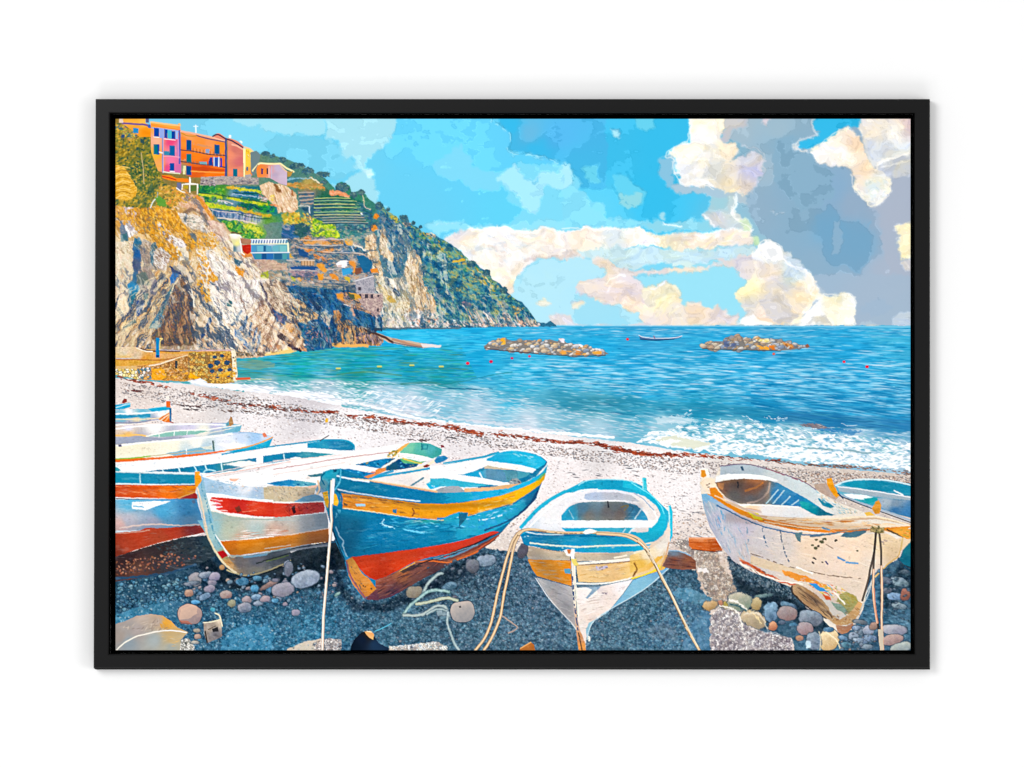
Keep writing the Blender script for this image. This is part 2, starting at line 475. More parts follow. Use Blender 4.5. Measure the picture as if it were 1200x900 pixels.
p('0,285 45,300 50,400 100,420 120,500 200,530 400,560 430,590 0,590', '#84daf4', w=3, ws=5)
p('0,285 40,300 45,380 0,400', '#a9e6f8', w=2, ws=3)
p('450,505 480,505 470,550 445,550', '#9fd8e8', w=2, ws=2)
T('D')
# large grey-blue cloud mass
p('60,155 180,155 1068,155 1068,925 830,1125 640,925 400,725 330,660 300,520 380,400 385,310 300,290 240,260 180,200', w=3, ws=5, g=[(260,180,'#98bcd2'),(450,200,'#8fb9d2'),(480,280,'#70a9cc'),(400,400,'#8fb6d0'),(480,480,'#78abcf'),(350,560,'#84b0d0'),(560,600,'#74a8ca'),(700,480,'#74a8d2'),(800,560,'#84a9cc'),(700,680,'#5aa6d6'),(830,740,'#62a4d0'),(600,850,'#7aabce'),(980,480,'#a0b2cc'),(1000,600,'#a4b4ce'),(950,850,'#9fb6d2'),(1040,1000,'#a4bcd6'),(880,1000,'#9ab4d0')], v=6, vs=(10,14,0))
p('430,260 510,240 520,300 590,310 620,360 720,400 700,520 560,600 540,560 500,520 430,470 420,350', '#70a8cb', w=4, ws=5, a=.8)
p('640,600 700,560 760,640 880,650 890,760 840,880 700,840 640,780', '#62a5d2', w=4, ws=6, a=.7)
p('700,640 740,620 740,780 700,790', '#84b2d4', w=3, ws=5, a=.7)
p('560,900 640,880 820,890 1068,880 1068,1125 900,1125 640,960', '#96b6d4', w=4, ws=6, a=.7)
p('900,420 1068,430 1068,640 1000,660 1010,800 1068,860 1068,900 960,880 930,620 890,560', '#a2b4ce', w=3, ws=5, a=.8)
l('420,580 440,600 470,605', '#a9c8de', 2, w=2, dash=1.5)
T('C')
p('600,75 760,75 750,180 800,190 820,230 790,270 760,290 900,215 945,270 925,330 900,400 860,435 740,435 690,405 560,385 530,340 520,260 480,250 500,220 590,180 585,130', w=3, ws=4, g=[(660,120,'#fdf8ec'),(600,230,'#fcf6ea'),(780,230,'#f6e6cc'),(720,330,'#e2dfd6'),(850,240,'#cdd0dd'),(880,330,'#cbc8dc'),(760,400,'#f2e2c0'),(850,400,'#dcd0c6'),(560,300,'#f2f0ea'),(640,360,'#f6efe2')])
p('450,260 500,240 525,280 510,330 530,385 680,405 700,440 560,425 500,410 450,330', '#86c0dc', w=3, ws=3)
p('500,390 560,390 680,400 860,435 870,470 700,450 600,430 510,425', '#a4c2d4', w=3, ws=4)
l('520,320 545,345 545,375 570,388 640,385 680,385 700,405', '#ffffff', 1.6, w=1.5)
l('480,250 500,225 560,195 590,185', '#ffffff', 1.4, w=1.6, dash=4)
l('590,180 585,140 600,80', '#ffffff', 1.2, w=1.6)
dabs(region('520,260 760,200 760,340 600,370 540,340'), 60, ['#e6e2d6','#ffffff','#e9e2c8','#d8dcd8'], L=8, W=2.5, ang=-30, jit=50, a=.6)
p('640,190 700,180 740,210 700,240 650,230', '#efe8d4', w=3, ws=3)
p('690,290 730,270 740,330 690,360 640,350', '#dcdcd6', w=3, ws=3)
l('590,345 650,360 700,360 730,330 750,290', '#f9f9f2', 1.4, w=1.4)
p('760,75 870,75 860,110 800,125 780,180 750,180', '#bcc3d2', w=3, ws=3)
p('920,75 980,75 960,100 925,100', '#d6cdd6', w=2, ws=3)
l('830,200 920,215 942,270 930,330 905,380 890,420', '#b4cadc', 1.8, w=2)
# left of the mass: light column going down
p('690,440 800,440 795,500 850,560 880,600 780,600 690,580 660,540 680,500', '#aed3df', w=3, ws=4, g=[(720,480,'#9ccbd8'),(730,550,'#cfd0d4'),(800,560,'#c6d4da')])
l('805,440 800,480 790,500 800,540 860,575 885,605', '#ffffff', 1.6, w=1.4)
p('810,555 850,545 880,600 840,600', '#cfe4c4', w=2, ws=2)
p('885,625 920,630 930,660 890,665', '#bfe0b4', w=2, ws=2)
p('350,570 480,550 600,550 680,560 690,590 480,600 430,605', '#8fd6ea', w=3, ws=4)
l('660,530 680,550 705,580', '#ffffff', 1.6)
l('465,560 500,572 560,582', '#ffffff', 2, w=.8)
# cream band
p('-560,640 -430,585 -250,590 0,592 220,590 300,592 380,600 450,615 640,605 880,600 900,640 880,665 640,680 540,690 480,670 380,660 250,665 200,690 60,700 0,720 -120,725 -190,780 -240,830 -230,880 -250,905 -500,700', w=3, ws=5, g=[(-450,620,'#e8ded8'),(-350,620,'#fdf6ee'),(-250,650,'#fcf6ec'),(-400,700,'#eef0f0'),(-300,740,'#f8eee2'),(-240,850,'#fae9d2'),(0,640,'#fbefe2'),(120,640,'#f6e8dc'),(230,620,'#dfeaf0'),(350,640,'#f4ece8'),(500,650,'#efe6cf'),(650,640,'#f0e2d4'),(800,650,'#f2e6dc')])
l('-430,585 -250,592 0,594 200,592 280,596', '#ffffff', 2, w=1)
p('-420,680 -330,660 -260,650 -300,690 -400,705', '#d9dfe4', w=3, ws=3)
p('-470,600 -420,598 -380,612 -420,622 -500,625', '#dcd8dc', w=2, ws=3)
dabs(region('-520,660 -300,600 -100,600 -100,690 -250,760 -360,820'), 60, ['#ffffff','#f3dccb','#dfe8ec','#fff7e8'], L=14, W=2.5, ang=25, jit=25, a=.6)
p('0,700 60,690 110,700 90,740 40,745 0,725', '#d9d0cc', w=3, ws=3)
l('-180,735 -110,722 0,722 60,704', '#d8c6bc', 2, w=1.5)
dabs(region('450,610 880,605 880,660 560,685'), 40, ['#f6efe4','#ecd6c8','#f2e8bc','#e4dcd8','#ffffff'], L=14, W=2.5, ang=-4, jit=12, a=.6)
l('280,595 350,600 380,625 440,640', '#ffffff', 3, w=1.8)
l('360,665 400,660 455,668', '#ffffff', 2, w=.8)
l('640,608 740,603 880,602', '#ffffff', 1.4, w=1)
p('60,690 250,665 400,670 560,690 900,668 930,690 860,720 700,745 560,770 450,750 350,780 250,770 210,730 80,720', '#c3e0e8', w=3, ws=5, v=4)
p('690,745 860,715 930,690 1000,720 990,800 930,830 860,830 790,770', '#ddd3ce', w=3, ws=4)
p('80,760 140,720 210,730 250,770 350,785 560,775 760,760 760,790 560,800 380,800 330,830 330,900 60,900 70,860 130,830 200,800', '#e4d8d0', w=3, ws=4)
l('70,750 110,730', '#f4ece8', 2)
p('0,735 80,725 130,730 200,790 130,830 60,850 60,1060 0,1060 -200,1060 -230,900 -180,790 -100,730', '#aee0f0', w=2.5, ws=5, v=3)
p('380,810 560,800 740,765 800,800 850,850 830,900 800,1060 560,1060 540,880 480,850 420,880 360,870 330,850', '#93daee', w=3, ws=5, v=3)
T('G')
p('70,140 90,75 200,40 280,50 380,90 390,130 300,150 330,200 370,240 370,285 0,285 0,240 45,245 60,285 300,275 250,200 190,180 90,150', '#a8def0', w=2, ws=4)
p('65,130 80,85 200,45 250,40 290,40 320,60 380,100 380,180 380,285 370,285 360,230 300,215 260,190 180,180 90,145', w=3, ws=4, g=[(100,110,'#ecddcc'),(250,120,'#e4d6d6'),(340,220,'#eedccf'),(230,60,'#ece2e2')])
l('205,90 230,65 290,48', '#ffffff', 2.5, w=1)
l('205,135 240,100 290,75', '#f6f0f2', 2, w=1)
p('380,110 420,90 490,80 540,110 560,150 570,200 600,170 640,170 690,200 730,185 790,235 820,240 820,285 370,285 370,200', w=3, ws=4, g=[(480,170,'#f6edbb'),(430,130,'#f4e8c6'),(530,210,'#efe4d2'),(620,200,'#efdccc'),(760,240,'#e2d6d2'),(420,260,'#e6dcda'),(700,270,'#e0d4d2'),(480,270,'#eeddcc')])
dabs(region('400,110 500,90 560,170 520,250 430,240'), 40, ['#fbf3cf','#f7e9b2','#f0dfc0','#fdf9e4'], L=8, W=2.6, ang=-40, jit=40, a=.6)
l('415,105 450,98 490,80', '#ffffff', 2, w=.8)
p('40,175 75,165 95,180 65,205 45,200', '#ece2cc', w=2, ws=2)
p('0,240 45,245 45,280 0,282', '#ddd8d4', w=2, ws=2)
p('795,140 850,90 900,30 900,-70 1000,-80 1060,-60 1130,20 1180,110 1170,180 1120,250 1100,285 820,285 860,230 820,180', w=3, ws=4, g=[(860,110,'#faeec2'),(960,40,'#eee2d8'),(1100,120,'#f6e4c6'),(850,200,'#dfdcd8'),(1000,180,'#d4cecc'),(950,250,'#f2dccb'),(1080,40,'#c8e0e8'),(1060,260,'#f0dcc0')])
p('915,160 960,135 1040,140 1060,180 1060,215 1120,240 1090,280 1000,270 960,230 920,190', '#cfcbcc', w=2.5, ws=4)
p('1120,60 1135,20 1180,60 1200,140 1160,200 1100,280 1060,285 1120,230 1150,160', '#f6eedd', w=2.5, ws=4)
p('820,283 840,250 890,232 930,250 975,270 990,285', '#ffffff', w=1, ws=3)
p('880,-60 930,-100 980,-110 1020,-80 1040,-40 980,-10 940,0 900,-30', w=3, ws=3, g=[(930,-40,'#ffffff'),(990,-70,'#eef0f0'),(1000,-30,'#e2e6e8')])
p('1060,0 1100,0 1080,50 1050,70', '#cbe2ea', w=2, ws=3)
l('925,-70 970,-105 1020,-70 1030,-30 1080,0 1130,25', '#ffffff', 2, w=1.6)
T('H')
p('540,205 600,130 640,90 640,60 790,60 815,90 800,150 820,205', w=2.5, ws=3.5, g=[(620,130,'#ffffff'),(700,130,'#fdf8e4'),(760,130,'#fffdf0'),(720,75,'#ece6c8'),(600,180,'#ffffff'),(790,190,'#ffffff')])
p('570,195 620,165 670,165 690,200', '#cdcdcc', w=2, ws=3)
p('590,40 620,20 640,60 620,90 590,80', '#f3e6cc', w=2, ws=3)
p('835,140 870,95 915,65 990,125 960,150 870,155', '#8eb0d0', w=3, ws=3)
p('1000,160 1068,130 1068,213 990,213', '#b4cadc', w=3, ws=4)
l('600,10 590,40 610,60 640,70', '#fdf6e2', 2, w=1)
T('D')
p('610,155 835,155 830,190 770,190 700,230 690,260 600,295 545,290 550,255 620,240 640,200 610,180', '#2fb2e0', w=2, ws=2.5)
l('525,280 560,245 620,232 615,190 608,165', '#c9dbe8', 2.4, w=1.4)
p('520,290 545,270 550,298 600,305 580,315 530,305', '#cfd8e4', w=2, ws=2)
p('600,315 700,230 780,195 830,240 870,330 900,400 940,400 965,440 970,500 935,550 880,540 810,490 790,400 700,365 620,345', w=3, ws=4, g=[(700,290,'#fbf5ea'),(780,340,'#fcf6ec'),(820,270,'#f6dcc4'),(850,400,'#f8e2cc'),(900,480,'#dfe9e4'),(820,480,'#f2e6d8'),(940,500,'#f2ece0')])
l('960,430 970,480 960,520 930,550 880,545 815,500 800,440', '#fdf4dc', 1.8, w=1.6)
dabs(region('860,440 960,440 960,530 880,530'), 35, ['#bcdbe6','#f6eed6','#dfe2c6','#ffffff'], L=5, W=1.8, jit=90, a=.7)
l('610,305 700,235 780,200', '#fff6e0', 1.6, w=1.8)
p('835,155 1068,155 1068,300 1000,330 900,400 860,300 830,210', w=3, ws=4, g=[(900,220,'#f9efe2'),(1000,220,'#fcf6ea'),(960,290,'#ccd6e2'),(1050,180,'#dcc8cc'),(880,300,'#cfd6e0'),(1040,290,'#e2e8ec')])
p('900,380 960,330 1068,310 1068,420 960,430 920,400', '#c4cad4', w=2, ws=3)
l('915,375 950,345 1000,340 1068,310', '#f8fbfd', 2.4, w=1.4)
l('940,385 1000,375 1068,345', '#f2f4f6', 1.6, w=1.2)
p('1000,660 1068,600 1068,820 1020,805 1010,740', '#f8ebc0', w=2, ws=2.5)
p('1020,810 1068,830 1068,880 1030,860', '#c9c8cc', w=2, ws=2.5)
T('F')
p('1000,180 1030,150 1055,185 1020,205', '#f0efe0', w=2, ws=2)
p('1045,240 1090,225 1165,240 1165,278 1060,280', '#dcd6d6', w=2, ws=3)
p('1160,175 1200,165 1200,200 1170,205', '#efe8d4', w=1.5, ws=2)

T('Z'); l('640,382.5 720,383 800,383', '#dcd8d8', 5, sm=0); l('800,383 1068,384', '#d8d4d0', 5, sm=0, a=.6)
calm_ = region('820,139 1068,139 1068,384 930,384 900,300 850,240 850,170', w=6) * (INK[..., 2] > INK[..., 0] + 18) * (INK[..., 0] > 85)
gm_ = INK.mean(-1, keepdims=True); INK[:] = INK + ((gm_ - INK) * .24 + np.array([3, 0, -2], np.float32)) * calm_[..., None]
contours(region('135,139 1068,139 1068,384 135,384'))
T('C')
for q, wd in (('600,78 588,110 592,150 585,182',1.6),('585,182 545,200 505,222 480,250 500,258 520,262',1.8),('520,262 512,300 528,345 560,384 600,366 640,378 680,388 705,408',1.8),('805,440 800,480 788,500 800,540 855,570 885,605',1.5),('280,596 350,600 380,625 440,640',2),('0,592 120,588 220,594',1.6),('925,660 940,650 980,650 1020,680 1030,730 1060,760 1110,785 1160,810 1175,860 1160,900',2.2)): l(q, '#fffdf8', wd, w=2.2, seed=int(wd * 50), a=.55)
p('930,665 975,650 1025,685 1030,735 990,752 950,730 935,700', '#ffffff', w=3, ws=3, a=.8); p('950,685 990,680 1005,710 975,730', '#e6e8ea', w=2, ws=2)
T('D')
for q, wd in (('600,315 650,270 700,232 740,210 780,196',1.4),('965,440 972,490 935,545 900,545 860,530 820,505 800,470 795,420',1.5),('905,395 930,350 990,342 1030,325 1068,318',2)): l(q, '#fff8ec', wd, w=2.4, seed=int(wd * 40), a=.55)
T('H'); 
for q, wd in (('600,10 590,40 612,62 640,78 640,62 790,60 812,90 798,150 815,200',1.6),('545,202 600,135 640,95',2)): l(q, '#fffaf0', wd, w=2, seed=9, a=.55)
T('B')
l('785,80 830,108 880,150 875,230 930,240 1030,245 1060,262 1160,312 1165,380', '#3a98bc', .8, w=2.4, a=.7, dash=3)
l('785,86 825,116 872,150 868,226 925,246 1030,252 1058,270 1152,318 1155,380', '#b0ecfb', .8, w=2.4, a=.8, dash=3)
l('1160,312 1250,330 1330,345 1380,440 1480,500', '#3aa0c8', .7, w=2.4, a=.5, dash=3)

# ---- sea ----
T('Z', 2)
SEA = '135,381.5 1068,381.5 1068,552 1000,545 940,540 880,534 800,526 760,519 700,513 660,508 580,500 520,494 480,490 420,478 380,472 330,462 270,456 215,447 180,440 135,440'
p(SEA.replace('135,440','135,460').replace(',552 ',',570 ').replace('1000,545 940,540 880,534 800,526 760,519 700,513 660,508 580,500 520,494 480,490 420,478 380,472 330,462 270,456 215,447 180,440','1000,562 880,548 760,535 660,522 580,512 480,502 380,482 270,466 180,455'), w=1.2, ws=8, g=[(300,420,'#2b9aa6'),(350,430,'#12a09c'),(330,445,'#4aa8b0'),(290,432,'#3f9a9c'),(420,425,'#0f95a6'),(420,437,'#1f8f88'),(480,430,'#1296b4'),(520,445,'#1c8f9c'),(450,400,'#1eb0e0'),(500,390,'#28bce8'),(560,390,'#1ea6d8'),(640,387,'#3fb0dc'),(760,387,'#3c9fce'),(900,386,'#4aa4cc'),(1040,388,'#43b2d6'),(560,420,'#18a4d4'),(700,415,'#1fa8dc'),(860,412,'#1ca2d8'),(1000,410,'#26a4d8'),(620,440,'#2cb2d8'),(750,430,'#25a0d4'),(760,455,'#30acd8'),(900,440,'#2aa2d6'),(1000,450,'#1f9cd0'),(600,460,'#38b0d4'),(660,468,'#3a9cba'),(740,474,'#2790b0'),(700,480,'#4c9fb4'),(820,478,'#1f94b8'),(900,484,'#1a86b4'),(980,492,'#1f7fb0'),(1050,500,'#2a86b6'),(450,460,'#9cc4d8'),(520,470,'#7fbcd4'),(480,475,'#c8d6e4'),(560,482,'#b4cfe0'),(640,485,'#8cc0d4'),(620,495,'#c4d6e4'),(700,500,'#a4cbdc'),(780,500,'#8fc4d6'),(860,505,'#86c0d2'),(930,512,'#a8cfdc'),(1000,515,'#a4c8dc'),(1050,528,'#b4ccdc'),(380,455,'#a4c0cc'),(320,450,'#8cb6c4')], v=9, vs=(26,1.6,2))
sea = region(SEA)
up = region('135,383 1068,383 1068,495 900,480 700,462 560,450 470,445 300,436 135,436')
dabs(up, 2600, ['#0f8cc4','#3cc0ea','#1a9fd8','#62cdf0','#1586b8','#2fb0e0'], L=20, W=1.0, ang=1, jit=3, a=.55)
dabs(region('600,420 1068,400 1068,480 900,470 700,460 600,450'), 900, ['#a9dff4','#7fd2f2','#cfe4f4','#0b82b4','#1290c8','#0a7aac'], L=17, W=1.1, ang=2, jit=3, a=.6)
dabs(region('880,440 1068,440 1068,505 960,495 880,480'), 420, ['#0f77ac','#4ab4e0','#1281b8','#a4d4ee','#0c6ea4'], L=24, W=1.2, ang=7, jit=3, a=.6)
dabs(region('600,425 1068,425 1068,470 860,462 700,455 560,448'), 420, ['#b4e4f6','#8cd8f4','#d8ecf8','#6cccf0'], L=15, W=1.2, ang=2, jit=3, a=.6)
dabs(region('600,384 1068,384 1068,396 600,394'), 420, ['#8fd0ec','#2a90c4','#62bce2','#b0d8ea','#2f9ccc'], L=12, W=.8, ang=0, jit=1, a=.6)
dabs(region('280,408 540,404 560,445 440,450 280,438'), 520, ['#0c7f8c','#18b0a4','#0b8fa8','#4cc0bc','#22a8cc','#5a8f6a','#0d7490'], L=18, W=1.1, ang=1, jit=4, a=.6)
dabs(region('450,388 620,386 640,410 480,412'), 200, ['#34c4ee','#1aa0d6','#52cdf0'], L=18, W=1.2, ang=0, jit=2, a=.6)
l('280,437 330,447 420,452 520,449 576,455', '#2a8090', 1, w=2, dash=6, a=.5)
l('430,449 500,452 545,446 575,440 600,436', '#1d7c84', 1.2, w=1, a=.6)
l('520,455 560,456 577,456', '#11688c', 1.4, w=.5)
l('395,439 430,436 470,440', '#5f8a58', 2, a=.5)
l('470,450 500,448 515,450', '#3d7a6c', 2.5, a=.5)
p('275,424 300,422 322,425 322,430 300,433 275,430', '#8a9c80', w=1, a=.6)
# dark swell
p('560,456 640,462 740,467 800,471 880,478 960,484 1067,493 1067,506 980,502 900,492 820,487 740,482 660,482 620,474', w=2, ws=10, g=[(600,462,'#4aa6c2'),(700,472,'#2e88a2'),(780,478,'#2790b2'),(860,484,'#1a80a8'),(960,493,'#1f72a8'),(1050,500,'#2a7cb2')], a=.75, v=10, vs=(18,1.4,5), soft=1)
dabs(region('660,470 900,478 1067,494 1067,507 940,500 700,486'), 240, ['#1f6f94','#3d9cba','#175f8c','#5cb4cc'], L=16, W=.9, ang=6, jit=4, a=.5)
shal = region('380,444 560,452 700,484 860,492 1067,508 1067,550 900,535 760,516 600,500 470,486 360,466 250,448', w=3, ws=10)
dabs(shal, 900, ['#d8e6f0','#a4c6d8','#88bcd2','#eef4f8','#b8d4e4','#c8c8dc'], L=14, W=1.1, ang=7, jit=6, a=.5)
dabs(shal, 1500, ['#f4f8fc','#8cb8cc','#6fa8c4','#dce8f0','#a8c0d0'], L=6, W=.8, ang=7, jit=10, a=.6)
dabs(region('560,440 860,455 860,490 700,482 560,470'), 500, ['#2c90b8','#7cc4dc','#bcdcea','#1f84ac','#4caccc'], L=9, W=.9, ang=4, jit=6, a=.55)
dabs(up, 1500, ['#0c7cb4','#5cc0e8','#0f90cc','#7cd0f0','#0a6ca4'], L=6, W=.8, ang=1, jit=5, a=.45)
dabs(region('230,440 440,450 480,480 560,500 700,515 640,515 480,494 330,466 220,450'), 420, ['#ffffff','#f4f8fc','#b4ccdc','#ffffff'], L=5, W=1, ang=9, jit=14, a=.75)
# breaking foam right
foam = region('760,508 800,500 860,493 900,498 960,505 1067,520 1067,552 960,543 880,534 800,526 745,518', w=4, ws=8)
sl = (slice(0, NY), slice(0, NX))
fn = np.clip((fbm(GX / 7, GY / 2.6, 31, 4) - .44) * 7 + (GY - (490 + (GX - 760) * .10)) / 26, 0, 1)
lay(sl, foam * fn, hx('#fbfcfe'), .92, False)
dabs(foam, 520, ['#ffffff','#ffffff','#7fb8c8','#5ba4bc','#d6e2ea'], L=5, W=1.3, ang=8, jit=35, a=.7)
dabs(region('830,488 960,500 1067,515 1067,535 860,520 780,508'), 160, ['#3f9cb8','#58a8bc','#2d8aaa','#7fc0c8'], L=7, W=1.6, ang=8, jit=15, a=.6)
T('H')
for s in ['300,630 330,650 370,660','410,640 450,645 500,640','440,650 480,655','280,625 330,655','400,630 430,640 450,636','10,620 25,605 45,603','100,640 160,660 180,640','750,665 790,680 820,675','640,670 690,690 720,700','480,700 500,730 560,720','520,690 580,700 600,720','560,760 600,770 660,775','760,770 820,790 880,800','700,730 800,735 900,745']:
    l(s, '#f4fafd', .8, w=1.6, a=.7, dash=2)
p('545,672 590,665 640,668 700,690 640,690 600,685', '#7a7a86', w=1.5, ws=2)
dabs(region('555,668 650,668 700,695 560,680'), 20, ['#4b5a72','#c8b6ac','#8a6f68'], L=4, W=.8, ang=10, jit=30)
p('600,690 720,705 800,720 850,700 700,690', '#1b6fb0', w=2, ws=3, a=.6)
for s in ['590,780 650,785 700,790','760,790 830,800 880,805','360,755 400,770']:
    l(s, '#6f9aa4', 2, w=1, a=.7)
T('G')
p('430,830 500,800 620,825 700,840 620,865 520,850', '#dfe2cf', w=2.5, ws=4)
p('440,835 500,815 560,830 480,845', '#ffffff', w=2, ws=3, a=.8)
for s in ['580,690 600,682','530,705 560,710 600,700','550,740 520,735 480,742','600,750 650,755 700,745','870,715 890,735 910,740','950,720 980,725 1060,715']:
    l(s, '#f4fafd', .9, w=1.8, a=.75, dash=2)
p('420,720 520,712 600,722 640,740 560,748 450,742', '#d4e6ee', w=3, ws=3, a=.6)
# thin wash edge
T('F')
l('20,632 200,660 400,712 600,745 800,765 1200,800', '#ffffff', 3.2, w=2.2, seed=5, a=.95)
l('200,650 400,690 600,720 800,745 1180,790', '#e6e4ec', 3, w=2.5, seed=8, a=.6)
dabs(region('0,600 250,590 600,640 500,720 250,680 0,640'), 170, ['#ffffff','#eef2fa','#b0cfe2'], L=7, W=1.1, ang=-15, jit=40, a=.75)
T('E')
p('480,548 520,536 570,540 700,560 880,575 860,610 700,590 540,568', '#f2f2f8', w=2, ws=4)
p('860,600 1000,590 1110,600 1200,628 1200,665 1060,640 900,615', '#f4f6fb', w=2, ws=4)
l('590,545 720,540 870,536', '#c9cf9c', 1.2, w=1, a=.7)
l('480,545 540,535 600,550 880,578', '#ffffff', 1.6, w=1)
T('G')
l('0,792 100,800 240,812', '#ffffff', 3, w=1.6)
speckle(sea, 7, 9, 1.2, 4)
# horizon line
T('Z'); l('640,381.4 1068,383', '#8fd0ea', 1.2, sm=0, a=.8)

l('135,447 180,452 230,455 270,461 330,469 380,478 430,487 480,496 520,501 580,507 660,515 700,520', '#dfe2ea', 9, w=2, seed=4, a=.9)
l('700,520 745,525 800,533 880,543 940,550 1000,556 1068,562', '#eceff4', 9, w=1.6, seed=4, a=.9)
dabs(region('200,444 330,462 480,488 520,496 480,478 340,452 240,444', w=1), 160, ['#a8c0d0','#c4d0dc','#ffffff','#b4b8c8'], L=7, W=.9, ang=10, jit=10, a=.7)
# ---- beach ----
T('Z', 3)
BEACH = '135,442 180,447 230,452 270,457 330,463 380,472 430,482 480,491 520,496 580,502 660,510 700,515 745,520 800,530 880,538 940,545 1000,551 1068,557 1068,763 135,763'
p(BEACH, w=1.5, ws=6, g=[(160,455,'#dccfc8'),(220,470,'#e6dcd8'),(300,490,'#efe9ea'),(400,510,'#f2eef0'),(260,460,'#cfcaca'),(360,480,'#d2ccd0'),(560,515,'#e6e0e2'),(660,550,'#f2eaea'),(740,560,'#f4ecec'),(800,580,'#f4eeee'),(700,530,'#dcd6d6'),(620,560,'#efe8e8'),(860,545,'#dcd2cc'),(1000,560,'#cfc2b8'),(830,620,'#e6dad4'),(820,655,'#cdb9aa'),(600,640,'#dccfc6'),(615,620,'#ece4e2'),(145,500,'#f2e6e0')])
beach = region(BEACH)
lit = region('135,442 230,452 380,472 520,496 700,515 800,530 1068,557 1068,640 600,650 135,650')
def beachtone(m, cols, n, L=1.8, W=1.0, jit=30, ang=3, a=.7): dabs(m, n, cols, L=L, W=W, ang=ang, jit=jit, a=a)
beachtone(region('135,446 300,460 520,500 760,525 1068,560 1068,640 820,660 560,660 135,560'), ['#a49a9e','#ffffff','#c8bcba','#8a8288','#fbf6f4','#d6c8c0','#b4a49e'], 9000)
beachtone(region('140,448 300,465 480,500 700,528 820,540 1068,560 1068,572 800,556 640,534 460,510 330,490 200,475 140,460'), ['#6f6668','#8f8688','#b4a49c','#e2dad8','#7a6258','#5f6470'], 4200, L=1.9, W=1.1)
beachtone(region('900,548 1068,560 1068,600 980,580'), ['#8a7a70','#d6c4b4','#5f5c60','#e8dccf','#a8785c'], 900)
dabs(region('780,560 860,570 870,640 800,650 660,600 660,540 720,540'), 90, ['#5f626c','#7c7a80','#a8a0a0'], L=6, W=1.2, ang=6, jit=12, a=.8)
beachtone(region('590,610 640,600 700,600 860,600 880,660 820,700 600,660'), ['#a08a7c','#8a8688','#f6ece4','#c4a48c','#70707a'], 1600, L=2.2, W=1.3)
speckle(beach, 13, 1.5, 1.1, 6)
# weed line
def weed(s, n, sp=2.2, cols=('#7c2f22','#a8452c','#5c2a26','#c0603c','#8a4a3a')):
    P = spline(pt(s), False, 12)
    for _ in range(n):
        q = P[RNG.randint(len(P))] + RNG.randn(2) * (3, sp * .5)
        o = CUR['o']; CUR['o'] = (0, 0, 1)
        an = RNG.uniform(-.25, .5); L = RNG.uniform(1, 5)
        l([(q[0], q[1]), (q[0] + L * math.cos(an), q[1] + L * math.sin(an))], cols[RNG.randint(len(cols))], RNG.uniform(.6, 1.4), sm=0, a=.8, part=False)
        CUR['o'] = o
T('E')
weed('150,525 230,548 290,552 360,575', 60, 1.2)
weed('480,605 560,620 620,632 700,655 780,660 870,665', 80, 2)
weed('860,665 960,680 1080,690 1170,688', 90, 2)
weed('640,640 800,665 1000,685', 50, 3, ('#4f4448','#7a6a68','#5a3a34'))
weed('200,590 240,592', 14, .8, ('#5a2f30','#7a4444'))
weed('440,660 520,665 600,660', 18, 1.5, ('#4b3e44','#6a4a46'))
weed('460,678 540,682', 18, .8, ('#4b3e44',))
weed('650,685 760,690', 14, .8, ('#5b3e34',))
T('F')
weed('0,690 40,690', 16, 1.6)
weed('100,708 200,712 300,728 400,740 500,750 600,765 680,785 740,795', 260, 2.4)
weed('560,755 680,785', 50, 4)
weed('790,795 900,805 1000,822 1100,832 1190,832', 190, 2.2)
weed('180,730 280,742 380,745', 30, 1.4, ('#5a4440','#8a6a62'))
weed('380,820 500,826', 14, 1, ('#4b4448','#6a4a46'))
weed('560,800 700,820 860,850', 24, 6, ('#7a7478','#5a5458'))
T('G')
weed('110,835 200,850 300,875 400,890 500,890', 150, 2)
weed('250,868 420,892', 60, 3)
T('H')
weed('0,803 120,818 260,830 400,838 440,835', 70, 1.6)
weed('440,845 600,858 720,865 800,870 960,885 1068,900', 130, 2.0, ('#8a5a46','#6a4640','#a8603c','#5a4a48'))
T('L')
weed('0,205 80,225 180,240 260,262 400,265 480,270 640,270', 170, 2)
T('F')
p('5,720 18,722 16,740 2,740', '#e8b83a', w=.5)

# shaded shingle (printed dark blue)
T('Z')
SH = '135,655 200,640 250,645 300,660 345,640 380,640 440,600 520,610 560,640 600,648 640,640 700,660 780,660 816,668 822,690 832,712 834,763 135,763'
sh = region(SH, w=2, ws=5)
sl = (slice(0, NY), slice(0, NX))
shc = blend([(150,700,'#2c5670'),(230,690,'#26485e'),(150,740,'#2f6f92'),(200,720,'#2c6284'),(300,700,'#2a5068'),(300,740,'#327ea6'),(360,680,'#2c4c62'),(370,740,'#3486ac'),(420,730,'#2f6484'),(460,740,'#34708e'),(520,690,'#2c5268'),(560,740,'#3c6c86'),(580,660,'#2c4c68'),(640,700,'#3c5c7c'),(620,740,'#44708e'),(700,740,'#3c6c88'),(760,700,'#2c6280'),(800,670,'#2b5a76'),(800,720,'#3a7aa8'),(790,750,'#3c7ea6'),(350,650,'#263442'),(540,655,'#242c3a')], GX, GY)
lay(sl, sh, shc, 1, False)
gravel(sh, 2.6, ['#2c6a8c','#3f86ac','#1f4a66','#4f7f9c','#2a5878','#5fa4c0','#1a3a54','#3a6488'], '#16324a', a=.5, seed=3, sy=2.1)
dabs(sh, 2600, ['#5aa8cc','#1a3a54','#7cb4cc','#23506c','#2f7ca4','#16293c','#8fb4c8'], L=2.2, W=1.2, ang=10, jit=60, a=.6)
dabs(region('520,640 600,650 680,700 670,763 540,763 500,700'), 900, ['#8496b0','#5c7490','#22384e','#a0a8b8','#384f68'], L=1.8, W=1.1, jit=80, a=.6)
